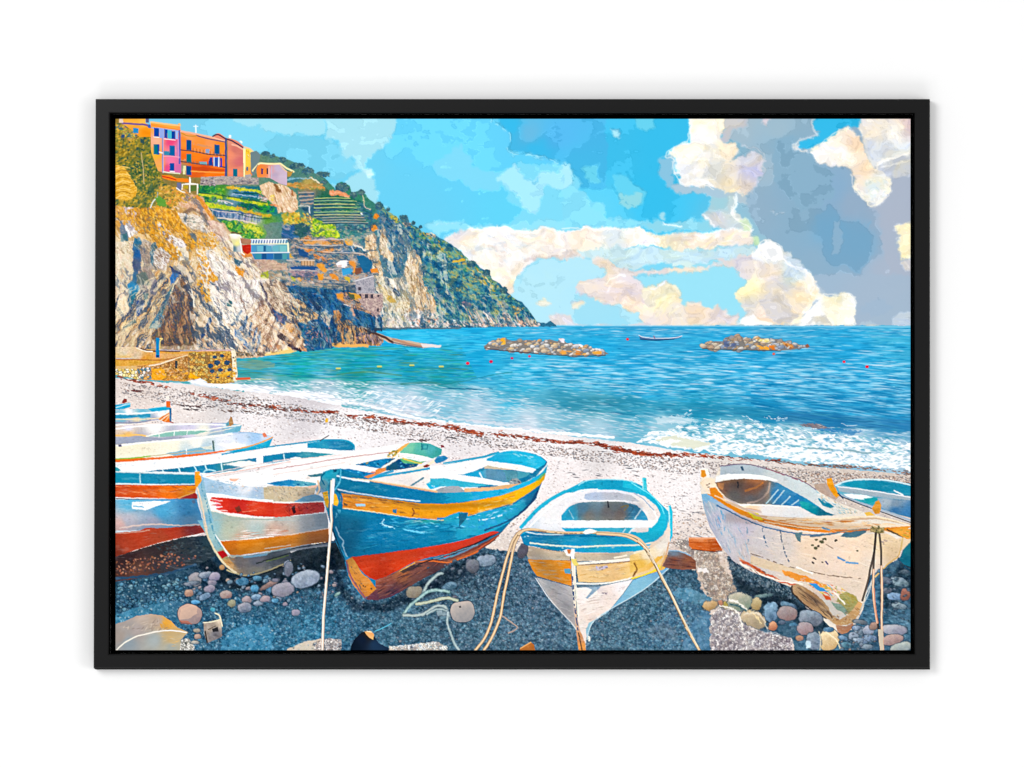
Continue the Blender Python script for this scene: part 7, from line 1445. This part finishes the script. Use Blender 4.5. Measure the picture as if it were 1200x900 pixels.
l('540,790 580,815', '#a08878', 1, w=.6); l('610,870 650,885', '#5c94c4', 1.8, w=.6); l('520,695 560,705', '#5c94b8', 2, w=.6); dabs(region('860,760 900,760 900,795 865,795'), 8, ['#9c8c88'], L=2.6)
p('800,690 880,690 880,722 850,730 830,720 800,715', '#a09060', w=1, v=18)
T('R')
for q, c in (('510,215 550,235','#5c94c4'),('560,245 625,252','#5c9ccc'),('440,240 450,255','#4c4c7c'),('370,220 380,228','#3c3438'),('360,245 368,250','#3c3438')): l(q, c, 1.8, w=.4)
l('0,195 80,220 200,265 350,300 480,325 640,340', '#7c6454', 1, w=.8, dash=4); p('0,205 100,235 220,275 330,290 350,320 260,325 150,300 0,260', '#d8c4a8', w=1, v=8, a=.7)
p('180,290 230,300 300,320 400,360 500,410 600,440 630,480 560,430 450,400 340,365 260,350 200,320', g=[(230,320,'#e8963c'),(350,345,'#ec9438'),(480,400,'#e8ac48'),(600,450,'#dcac50')], w=1.6, v=14)
wear('250,320 560,400 640,470 560,520 400,420', 110, ['#e8c41c','#e07020','#2c94c8','#c8c8c0','#8c9c2c','#f4e8d0','#d8542c'], L=3.4, ang=28, jit=25, a=.85)
p('340,370 380,370 430,400 450,420 400,410', '#3c94d0', w=1); p('420,430 470,450 475,470 440,460', '#e0602c', w=1); p('560,420 620,445 635,480 600,530 570,545 540,500 500,470 520,430', '#9c9448', w=1.6, v=22, vs=(3,2,20), a=.8); p('470,480 530,490 570,530 560,555 500,520', '#6c9478', w=1.6, a=.7); l('270,275 360,310', '#ffffff', 1.6, w=.8); l('490,420 550,490', '#f8f4ec', 1.6, w=1)
l('-60,235 0,265 80,310 180,355 260,375', '#c8603c', 3, w=1.6); l('-60,250 0,285 100,330 200,358 300,372', '#f0ece4', 1.6, w=1); wear('-100,200 0,260 180,345 180,360 0,300', 26, ['#e87c2c','#5c3c34','#f4dcc8'], L=4, ang=28)
p('238,382 270,374 310,388 380,430 450,500 480,560 520,580 560,560 600,520 630,475 655,485 650,520 600,600 560,615 500,612 440,570 330,500 250,430', w=.8, ws=3, g=[(270,400,'#b0906c'),(350,450,'#b4885c'),(450,540,'#c8a070'),(540,600,'#d0a068'),(620,520,'#d8a86c')], v=16, vs=(10,2,35))
wear('250,390 300,390 440,500 490,590 330,490', 60, ['#5c4434','#c8a478','#8c6c50','#382c28'], L=11, ang=40, jit=7); l('240,385 250,430 330,505 440,575', '#3c3028', 1.6, w=.6); wear('460,560 640,500 640,560 560,610 490,600', 30, ['#e8c890','#a06c40','#f0d8b0','#8c5c3c'], L=3.6, jit=60)
p('500,615 560,620 600,600 605,620 570,655 530,670 505,650', '#b07c5c', w=1, v=14)
l('720,330 690,430 655,500 640,530', '#a4b8c4', 1.2); l('720,170 725,300 700,380 650,480','#e8e4e0',1.6,a=.7); l('890,100 875,180 860,215 800,260 730,330', '#d8b878', 1.8, w=.5); l('800,55 890,95', '#5c4c34', 1.8)
p('820,50 880,40 935,60 935,100 910,108 870,85', '#e8a03c', w=.6, v=16); wear('860,50 935,55 935,100 900,105', 10, ['#c8541c','#f4c880','#8c9c3c'], L=3)
seam(26, 520, 540, 762); seam(25, 340, 545, 680); seam(25, 610, 235, 400, 8, True); seam(26, 610, 380, 620, 6, True); seam(27, 700, 560, 762, 12)
for m_, dr, dg, db in ((26, 2, 11, -6),):
    q_ = (IDM == m_) & (INK[..., 2] > INK[..., 0] + 60) & (INK[..., 1] < 140); INK[q_] += np.array([dr, dg, db], np.float32)
q_ = ((IDM == 27) | (IDM == 26)) & (INK[..., 1] >= 132) & (INK[..., 2] > INK[..., 0] + 90); INK[q_] += np.array([6, 16, 14], np.float32)
q_ = (IDM == 28) & (INK.min(-1) > 150); INK[q_] += np.array([9, 2, -9], np.float32)
boatz = ((IDM >= 20) & (IDM <= 31)).astype(np.float32)
ripple(boatz, .33, 3.5, 5)
T('Z'); full_ = (slice(0, NY), slice(0, NX))
lum_ = INK.mean(-1)
st = np.clip((fbm(GX / 9, GY / 2.2, 61, 4) - .6) * 9, 0, 1) * np.clip((fbm(GX / 30, GY / 20, 62, 3) - .42) * 6, 0, 1)
lay(full_, boatz * st * (lum_ < 190), INK * .75 + 60, .55, False)
st = np.clip((fbm(GX / 5, GY / 2.4, 64, 4) - .69) * 10, 0, 1)
lay(full_, boatz * st, INK * .78 - 4, .4, False)
speckle(boatz, 8, 1.6, 1.2, 9, col=3)
T('Z')
def shade(part, q, a_, c='#16203a', soft=5): p(q, c, a=a_, soft=soft, clip=(IDM == part).astype(np.float32), part=False)
shade(26, '372,560 392,600 430,610 408,660 400,690 440,710 470,712 400,720 370,640', .34)
shade(26, '440,690 560,650 640,600 650,560 640,640 560,690 440,720', .30)
shade(26, '585,640 600,610 640,560 645,540 660,560 620,620', .28)
shade(26, '410,640 520,640 590,620 590,632 500,656 410,660', .14)
shade(25, '352,575 392,570 392,650 350,660', .30); shade(25, '260,645 300,640 392,625 392,680 290,690', .22); shade(25, '232,570 246,640 262,670 244,660 228,600', .12)
shade(24, '135,620 230,600 245,660 135,700', .2); shade(24, '205,575 235,572 240,640 215,640', .2)
shade(27, '615,640 640,690 672,738 668,700 650,660', .2); shade(27, '618,620 780,625 780,636 618,632', .16); shade(27, '672,590 754,590 750,606 662,606', .22, soft=2)
shade(28, '825,590 850,650 900,690 930,706 880,700 835,650', .2, '#3c4470'); shade(28, '950,690 1040,730 1000,740 930,706', .16); shade(28, '1040,640 1062,640 1030,715 1015,735', .14, '#6c4c30'); shade(28, '842,566 900,566 896,588 860,588', .3, soft=2)
shade(28, '850,600 1030,618 1040,626 850,612', .22, '#5c3c2c', soft=2); shade(26, '395,572 500,592 600,588 600,592 500,597 395,578', .25, soft=2)
T('Z'); ground = (IDM == 3).astype(np.float32)
for q, c, a_ in (('230,640 262,668 290,682 330,676 370,650 400,640 400,662 380,690 330,690 280,694 246,676 226,656','#101c26',.75),('385,640 404,690 420,706 450,706 480,690 520,668 556,652 562,658 545,674 500,700 450,718 414,716 392,690','#0e1c2c',.7),('858,672 880,686 930,702 980,736 1000,740 970,748 900,712 864,690','#0e1c28',.7),('1030,700 1060,655 1067,660 1067,690 1040,716','#0e1c28',.5)):
    p(q, c, a=a_, w=2, ws=4, clip=ground, part=False, soft=2)
dabs(region('345,690 600,700 600,762 345,762') * ground, 700, ['#8cacc0','#9cb0bc','#6c94ac','#1c3044','#7c8c9c'], L=1.9, W=1.2, jit=80, a=.5)
dabs(region('560,650 830,680 830,762 560,762') * ground, 900, ['#94a8b8','#a8b0b8','#8494a4','#1c2c3c','#6c8494','#8494a0'], L=1.9, W=1.2, jit=80, a=.5)
dabs(region('135,665 345,690 345,762 135,762') * ground, 500, ['#8cb4c8','#b4c4c8','#6c94ac','#14283c'], L=2, W=1.3, jit=80, a=.7)
stones(region('345,690 830,680 830,762 345,762') * ground, 110, .8, 2.2, ['#8c9cac','#a4a4ac','#7c98ac','#b0a8a4'], ['#4c6074','#5c6070','#3c5c74'])
# ---- shingle details: stones, ropes, scraps ----
GT = ['#8ca0b4','#a09ca8','#6c94b0','#b4a8a8','#5c88a8','#c0a898','#7c9cac']
GL = ['#4c647c','#5c5c70','#34587c','#6c6470','#2c5878','#7c6c68']
T('N', 3)
stones('178,380 560,300 620,320 560,460 178,560', 120, 1.2, 3.4, ['#5c9cbc','#7cb0c4','#4c88a8','#8cb4bc'], ['#2c6484','#34708c','#244c68'], rim='#142a3c')
stones('640,260 780,290 820,420 700,470 600,440', 34, 1.6, 4, GT, GL); stones('800,320 1200,280 1200,480 900,470', 60, 1.4, 4, GT, GL); stones('1150,250 1470,260 1470,420 1250,500 1150,480', 50, 1.2, 3, GT, GL)
SP = [(640,345,40,42,-10,'#a8a4a8','#7c7c84'),(700,320,40,20,-15,'#a8b0bc','#5c6c84'),(755,330,36,28,-20,'#b0a8b8','#74708c'),(740,365,30,18,0,'#a8a0ac','#6c6c80'),(725,400,36,24,-15,'#b4a8b4','#6c6c84'),(700,445,40,20,-20,'#8ca8c4','#5c7c9c'),(605,425,28,24,0,'#c8a894','#8c6c60'),(820,435,40,26,-8,'#b4a8a4','#8c7470'),(855,485,26,24,0,'#a8a890','#7c7c6c'),(645,478,32,14,0,'#6cb0dc','#3c84b8'),(745,522,20,14,0,'#5cb8cc','#2c84a4'),(945,465,30,24,0,'#b8acb0','#7c7078'),(930,510,42,32,-8,'#a8a8b4','#5c6c84'),(1000,450,34,18,-5,'#8cacc8','#5c7c9c'),(1010,485,32,18,-10,'#a8b4c4','#6c7c94'),(1050,460,34,20,-12,'#b8a8ac','#7c7484'),(990,400,30,24,0,'#5ca4cc','#2c6c94'),(1080,400,28,26,40,'#5c94b8','#3c6c90'),(1080,375,70,16,-30,'#a88c84','#6c5c5c'),(920,360,40,24,-10,'#4c88ac','#2c5c80'),(1005,340,32,16,0,'#5c94b4','#34647c'),(1155,405,72,36,-14,'#a4a4b0','#6c6c80'),(1110,470,24,16,0,'#5ca8d0','#2c6c94'),(1185,275,26,44,0,'#8890a0','#5c6474'),(800,275,18,18,0,'#c89c6c','#8c6c4c'),(620,370,50,14,-8,'#8c98a4','#5c687c')]
for q in SP: stone(*q)
T('O')
for q in [(185,345,86,52,-14,'#a8b4c4','#7c8ca4'),(60,405,72,40,-10,'#a4a0ac','#7c7c8c'),(130,540,28,20,-8,'#a8a4b4','#74788c'),(10,350,24,12,0,'#8c8c9c','#5c5c6c'),(90,285,26,46,8,'#7c8494','#5c6070'),(70,490,20,12,0,'#a89ca4','#74748c'),(10,470,24,14,0,'#6cacd0','#3c7ca4'),(375,432,24,10,-35,'#9cc0bc','#6c9494'),(265,425,18,10,-20,'#5c98bc','#3c6c90'),(830,420,52,38,-6,'#9c9484','#7c7468'),(1035,388,50,28,-12,'#4c8cb8','#2c6c98'),(1160,265,36,42,10,'#8c8490','#4c4c5c'),(990,540,36,34,0,'#8ca8b4','#6c8490'),(1000,570,30,14,0,'#6c9cb0','#3c6c84')]: stone(*q)
stones('900,260 1200,200 1200,420 1050,480 960,420', 40, 1.2, 3.2, ['#6c7c8c','#8c8894','#4c6c84'], ['#2c3c4c','#3c4858'])
T('P')
for q in [(245,235,62,36,-4,'#94a8c0','#607890'),(170,265,40,44,10,'#808490','#4c505c'),(35,385,48,26,-12,'#5c8cac','#34607c'),(462,182,30,46,20,'#5c5c6c','#4c4854')]: stone(*q)
T('N', 50); stone(610,552,76,62,0,'#c8a898','#8c7c80',part=True); 
T('N', 50); p('560,520 620,495 655,505 655,545 600,580 545,580', '#d8b49c', w=1.4, v=8, a=.6); p('545,585 600,590 630,612 560,605', '#b8624c', w=1, a=.6)
T('N', 51)
p('178,630 230,590 300,560 380,548 450,560 500,590 540,630 600,655 560,700 560,762 178,762', w=.6, g=[(250,610,'#a09894'),(330,580,'#b8a89c'),(420,590,'#b4a090'),(480,600,'#d8a048'),(300,640,'#a89c98'),(250,720,'#8c98a0'),(400,700,'#a0a8a8'),(500,700,'#c4a878'),(500,740,'#a4a8a0'),(200,680,'#a0948c')], v=8, vs=(8,4,-15))
l('180,760 230,715 300,680 400,655 500,645 590,658', '#e8e0d4', 1.6, w=.5); wear('190,620 420,570 500,640 300,660', 40, ['#8c7c74','#c8b8a8','#b09c8c'], L=5, ang=-40, jit=40); wear('430,590 490,590 510,630 440,630', 14, ['#e8a838','#d89430'], L=4, ang=40); wear('440,680 560,670 540,740 460,740', 12, ['#d8b070','#c8b898'], L=4)
T('N', 3); gravel('560,700 600,690 640,740 600,762 540,762', 2, ['#d8d4cc','#a8a49c','#f4f0e8'], '#2c3434', seed=3)
for q in [(650,645,24,14,0,'#b8b0a4','#8c8478'),(655,680,26,16,-10,'#c8a898','#8c7c78'),(640,715,30,12,0,'#c8c0b0','#8c9094')]: stone(*q)
T('N', 52)
p('690,600 745,590 785,580 780,560 760,545 775,550 795,600 800,680 770,695 710,720 695,660', w=.3, g=[(730,630,'#a4968a'),(760,660,'#6c6a70'),(785,600,'#c8b8a4')], v=30, vs=(4,3,30)); p('740,635 775,625 780,650 745,655', '#2c2c30', w=.4); l('700,650 712,715', '#2c2824', 1.6); l('690,600 740,595 785,582', '#e8dcc0', 1.2); l('760,545 785,560 800,620', '#e0d4bc', 1.6); l('720,640 760,620', '#5c4c3c', 1)
T('O', 53)
p('455,735 480,690 520,655 560,648 590,680 620,720 680,750 660,762 450,762', w=.6, g=[(520,700,'#101c30'),(600,730,'#1c3450'),(560,670,'#2c2420'),(480,740,'#0c1828')]); p('535,652 570,648 590,670 585,700 565,690 545,668', '#e8a468', w=.5, v=14); l('550,650 575,655', '#f8dcb8', 1.2); l('600,650 640,632 690,605', '#5cb4d0', 1, w=.4)
T('P', 55); p('445,755 480,730 510,712 530,730 545,762 445,762', '#b06c34', w=.6, v=18, vs=(5,2,-20)); l('450,750 510,715', '#e8a868', 1.2)
CUR['id'] = 53
T('P', 54); stone(108,535,72,64,-12,'#c0b4ac','#8c8c90',part=True); p('88,503 100,500 102,512 90,512', '#4c4c50')
T('O')
CUR['id'] = 3
RP = '#7cb0b0'
for q, c, wd in (('870,450 900,380 960,320 990,310','#8ca0a4',3.2),('760,555 800,500 850,460 900,420 960,408 1030,420','#74a8a8',3.4),('840,490 900,480 960,465 1020,455 1080,470','#b4b89c',3.4),('765,555 860,555 910,530 960,500 1010,510 1030,560','#9cacac',3.2),('900,550 960,520 1020,530','#8ca4ac',2.6),('1025,540 1020,600 1040,660 1060,720 1090,762','#94acb4',3)):
    l(q, '#1c3c50', wd + 1, a=.7); l(q, c, wd, w=.3); l(q, '#c8dcd4', wd * .35, a=.6)
T('R')
GR = [(80,440,70,12,-8,'#74908c','#3c5c64'),(30,490,28,34,0,'#c4b494','#8c7c5c'),(115,535,46,66,4,'#7cb0d4','#486c90'),(225,500,62,20,18,'#5c8cac','#3c5c7c'),(215,545,60,44,14,'#a89c9c','#846c6c'),(350,575,74,50,10,'#90a0b0','#606878'),(320,635,50,40,0,'#b0a4a8','#907478'),(130,618,28,30,20,'#dca884','#a86c54'),(180,598,24,14,0,'#6c7c94','#3c4c68'),(285,690,28,18,0,'#c89c7c','#8c6c64'),(250,610,30,12,0,'#3c84ac','#245c84'),(460,700,60,66,20,'#f0dcb4','#c8a878'),(370,705,46,56,0,'#8ca0b4','#687c94'),(455,640,34,16,0,'#5c94bc','#346c94'),(600,680,34,26,0,'#a4b0c4','#5c7490'),(640,645,44,26,30,'#a0b4c4','#587088'),(690,650,36,34,40,'#b4b8c8','#6c7c98'),(620,630,30,16,0,'#98acc8','#506c8c'),(540,690,34,16,20,'#7ca8cc','#3c6c98'),(560,730,40,20,10,'#5c9cb8','#306880'),(640,705,50,20,8,'#98b0c8','#4c6c94'),(700,690,44,22,10,'#7c9cc0','#4c6c98'),(680,740,40,16,0,'#94a8b8','#5c7084'),(840,640,80,32,4,'#b8b8c0','#88889c'),(830,700,70,34,-10,'#c4a8a0','#947c7c'),(880,745,70,32,-14,'#b8c0b8','#8c989c'),(640,595,46,14,8,'#848c94','#505c68'),(720,620,28,24,0,'#b89888','#7c6860'),(870,360,60,28,18,'#8ca8b8','#5c7888'),(845,445,50,24,4,'#7ca8d4','#4c74a4'),(905,435,30,40,0,'#a87464','#744c44'),(790,350,40,22,10,'#6c7c90','#44546c'),(800,410,30,18,0,'#7c8494','#4c5468'),(870,500,50,20,12,'#94acb8','#587488'),(900,300,30,14,0,'#5c7488','#34485c'),(780,300,36,14,10,'#4c7c9c','#2c5470')]
for q in GR: stone(*q)
l('400,650 410,700 405,760', '#e8d8b4', 1); l('440,655 500,700 525,755', '#f8e8c4', 1.4); p('330,705 355,710 355,745 325,750 318,725', '#b8d4e4', w=.8)
stones('640,640 730,640 760,760 540,760 520,700', 30, 1.2, 3, GT, GL); stones('860,270 940,290 940,620 780,560 790,400', 46, 1.2, 3, ['#5c88ac','#6c8098','#3c6c90'], ['#24445c','#2c4c70'], ang=5, flat=.45)
T('Q')
for q in [(660,497,52,30,-14,'#d8b88c','#a8885c'),(760,495,50,22,0,'#c8ac60','#8c8444'),(835,475,78,56,10,'#c4bca8','#7c8c7c'),(930,490,32,40,0,'#c8b890','#9c8458'),(915,580,84,50,25,'#ccb898','#a09078'),(720,482,18,16,0,'#d8a07c','#a06c5c')]: stone(*q)
l('770,465 820,480 870,520', '#f4ece0', 2.6, w=.5); l('780,490 830,505 870,530', '#3c6c74', 2.2, w=.5); l('890,530 930,560 960,600', '#f0d8a8', 1.6); l('860,550 920,540 960,560 1000,640','#e8dcc8',1.2)
l('715,500 780,515 820,540 840,590 860,660 875,720 885,762', '#f4ece0', 2, w=.3); l('720,508 780,522 812,545', '#8c7c6c', .8)
gravel('720,630 900,645 1050,655 1140,700 1145,760 700,760', 2.4, ['#f2ecea','#d0c8c8','#b4a8a4','#8a848c','#fdf8f4','#6c646c'], '#3c3440', a=.6, seed=12)
# ---- mooring ropes ----
T('O', 60)
l('340,-175 332,-60 345,0 328,180 310,400 296,560 290,762', '#2c3c4c', 3.6, sm=0, a=.5); l('342,-230 338,-60 342,0 326,180 308,400 294,560 288,762', '#e0c8b4', 2.8, sm=0); l('340,-230 336,-60 340,0 324,180 306,400 292,560 287,762', '#f8ece4', 1.1, sm=0); p('345,-245 362,-245 352,-100 340,-90', '#dfe4ec', w=.2)
T('P', 61)
for q in ('185,762 240,690 280,590 310,450 340,330 370,220 400,130 430,80 460,60 500,52','235,762 280,690 330,570 350,450 375,330 395,230 415,140 440,90'):
    l(q, '#5c4434', 3.4, a=.7); l(q, '#d0ac80', 2.7, w=.3); l(q, '#f0dcc0', 1.1, w=.3, a=.7)
l('440,85 470,60 520,55 620,68 740,75 860,72 1000,78 1100,90 1160,125 1200,180', '#4c4034', 3.2, a=.7); l('440,82 470,58 520,52 620,66 740,73 860,70 1000,76 1100,88 1160,122 1200,175', '#dcc4a0', 2.6, w=.2); l('520,55 620,69 740,76 860,73', '#8c7c6c', 1, dash=3)
p('815,72 830,55 860,50 900,62 870,75 830,80', '#f4f4ee', w=.6)
T('Q', 61)
q = '0,78 80,82 160,90 220,115 270,150 310,210 345,270 375,330 420,410 460,490 500,580 540,660 600,762'
l(q, '#3c3430', 3.4, a=.7); l(q, '#dcc4a0', 2.6, w=.2); l('230,125 280,170 330,250 375,345 420,425 470,530 530,650 580,745', '#7c6448', 1, dash=2.5); l('240,115 300,180 350,270 420,400 500,565 590,740', '#fbf0dc', .9, a=.8)
T('P', 61); l('340,560 400,600 430,630 380,660', '#a89890', 1.4, w=.6)
T('R', 62)
for q in ('735,60 728,160 715,230 700,290 690,350 655,470','735,70 725,180 720,280 718,400 725,500 745,600 755,680 765,762','755,80 765,180 765,300 768,450 768,600 775,762'):
    l(q, '#3c3430', 2.6, a=.8)
for q in ('722,290 718,400 726,500 742,600','766,270 770,450 768,600 777,755'):
    l(q, '#d8a888', 2.4, w=.3); l(q, '#f0d4bc', .9, w=.3)
l('724,400 730,500 745,600','#c88c74',1.4); p('745,640 775,640 780,762 765,762', '#c8bca8', w=.8)
dabs(region('700,30 780,30 780,80 710,70'), 20, ['#8c8454','#5c5c3c','#c8b078'], L=3, W=1.5, jit=60)

T('Z'); gz = (IDM == 3) * region('135,640 1068,640 1068,763 135,763')
gm_ = INK.mean(-1, keepdims=True); bl_ = np.clip((INK[..., 2:3] - INK[..., :1]) / 50, 0, 1)
fade_ = (.34 * np.clip((GX - 330) / 150, .35, 1) * gz)[..., None] * bl_
INK[:] = INK + ((gm_ - INK) + np.array([10, 18, 24], np.float32)) * fade_
d1_, e_, id_ = cells(GX, GY, 3.6, 5, 3.0)
r_ = _tab[id_ & 255, (id_ >> 8) & 255]
INK[:] = INK + (((r_ - .5) * 46 - np.clip(.16 - e_, 0, 1) * 150) * gz * bl_[..., 0] * .8)[..., None]
T('Z'); gz = (IDM == 3) * region('135,640 1068,640 1068,763 135,763')
ripple(gz, .4, 3, 8)
speckle(gz, 12, 1.4, 1.2, 12, col=4)

low = (IDM > 1).astype(np.float32)
gv_ = (IDM == 3) * region('800,640 905,640 905,763 800,763')
ripple(gv_, 1.0, 2.2, 31)
stony = (IDM == 3) * region('135,640 1068,640 1068,763 135,763')
rocky = ((IDM == 4) | (IDM == 5) | (IDM == 15) | (IDM == 16) | (IDM == 2)).astype(np.float32)
sharpen(low * (1 - .5 * rocky), 3.5, .2)
sharpen(low * (1 - .6 * stony) * (1 - .6 * rocky), .8, .45)

# ------------------------------------------------------------------ the sheet: every printed motif is a piece of it
canvas = box_mesh("canvas", wx(X0), wx(X1), PY + 0.0004, DEPTH - 0.0019, wz(Y1), wz(Y0), canvas_mat, picture)
rgb = np.clip(INK, 0, 255) / 255.0
lin = np.where(rgb <= 0.04045, rgb / 12.92, ((rgb + 0.055) / 1.055) ** 2.4) * 0.95
lin = np.clip(lin, 0.0, 1.0)
NAMES = {
 1: ("printed_sky", None), 2: ("printed_sea", None), 3: ("printed_beach", None), 4: ("printed_hillside", None), 5: ("printed_cliff", None),
 6: ("printed_house", "ochre house at the top left corner of the print"), 7: ("printed_house", "narrow pink and peach house with blue shutters"),
 8: ("printed_house", "long orange house with balconies"), 9: ("printed_house", "salmon house with a yellow side wall"),
 10: ("printed_house", "small orange and lilac gabled house below the others"), 11: ("printed_pergola", None), 12: ("printed_pavilion", "low glazed pavilion with a red door and white railing"),
 13: ("printed_quay_wall", None), 14: ("printed_post", "blue post on the quay"), 15: ("printed_breakwater", "left rock breakwater with orange rocks"),
 16: ("printed_breakwater", "right rock breakwater"), 17: ("printed_rowing_boat", "small grey boat afloat near the horizon"),
 20: ("printed_boat", "teal bow tip at the far left edge"), 21: ("printed_boat", "white boat with a teal rim and orange bow"),
 22: ("printed_boat", "lavender white boat with a brown bow post"), 23: ("printed_boat", "cream boat with an orange rim line"),
 24: ("printed_boat", "boat with teal gunwale, orange stripe and light blue hull"), 25: ("printed_boat", "white boat with a red stripe and an orange stripe"),
 26: ("printed_boat", "blue boat with a yellow stripe and a red bottom"), 27: ("printed_boat", "small white and teal boat seen from its bow"),
 28: ("printed_boat", "weathered white boat with an orange rim"), 29: ("printed_boat", "teal boat cut by the right edge"),
 30: ("printed_timber", "brown timber beside the small boat"), 31: ("printed_timber", "orange timber chock beside the weathered boat"),
 40: ("printed_buoy", None), 41: ("printed_buoy", None), 42: ("printed_buoy", None), 43: ("printed_buoy", None), 44: ("printed_buoy", None), 45: ("printed_buoy", None), 46: ("printed_buoy", None), 47: ("printed_buoy", None),
 50: ("printed_stone", "round peach stone"), 51: ("printed_stone", "large pale slab at the bottom left"), 52: ("printed_crate", "broken pale crate"), 53: ("printed_driftwood", "dark stump with an orange tip"), 55: ("printed_driftwood", "small orange splinter at the bottom edge"), 54: ("printed_stone", "round grey stone beside the green rope"),
 60: ("printed_rope", "straight pale rope down from the blue boat"), 61: ("printed_rope", "tan rope looped over the small boat"), 62: ("printed_rope", "ropes hanging from the weathered boat")}
xs = np.array([wx(u) for u in np.linspace(X0, X1, NX)], np.float32)
zs = np.array([wz(v) for v in np.linspace(Y0, Y1, NY)], np.float32)
cell = IDM[:-1, :-1]
for part in [int(i) for i in np.unique(cell)]:
    jj, ii = np.nonzero(cell == part)
    if len(jj) < 6: continue
    name, label = NAMES[part]
    a = jj * NX + ii
    quads = np.stack([a, a + NX, a + NX + 1, a + 1], 1).ravel()
    used, inv = np.unique(quads, return_inverse=True)
    vj, vi = used // NX, used % NX
    co = np.empty((len(used), 3), np.float32); co[:, 0] = xs[vi]; co[:, 1] = PY; co[:, 2] = zs[vj]
    me = bpy.data.meshes.new(name)
    me.vertices.add(len(used)); me.vertices.foreach_set("co", co.ravel())
    me.loops.add(len(quads)); me.loops.foreach_set("vertex_index", inv.ravel().astype(np.int32))
    me.polygons.add(len(jj)); me.polygons.foreach_set("loop_start", np.arange(0, len(quads), 4, dtype=np.int32))
    me.update(calc_edges=True)
    at = me.color_attributes.new("ink", 'FLOAT_COLOR', 'POINT')
    col = np.ones((len(used), 4), np.float32); col[:, :3] = lin[vj, vi]
    at.data.foreach_set("color", col.ravel())
    me.materials.append(ink_mat)
    o = bpy.data.objects.new(name, me); C.objects.link(o); o.parent = canvas
    if label: o["label"] = label
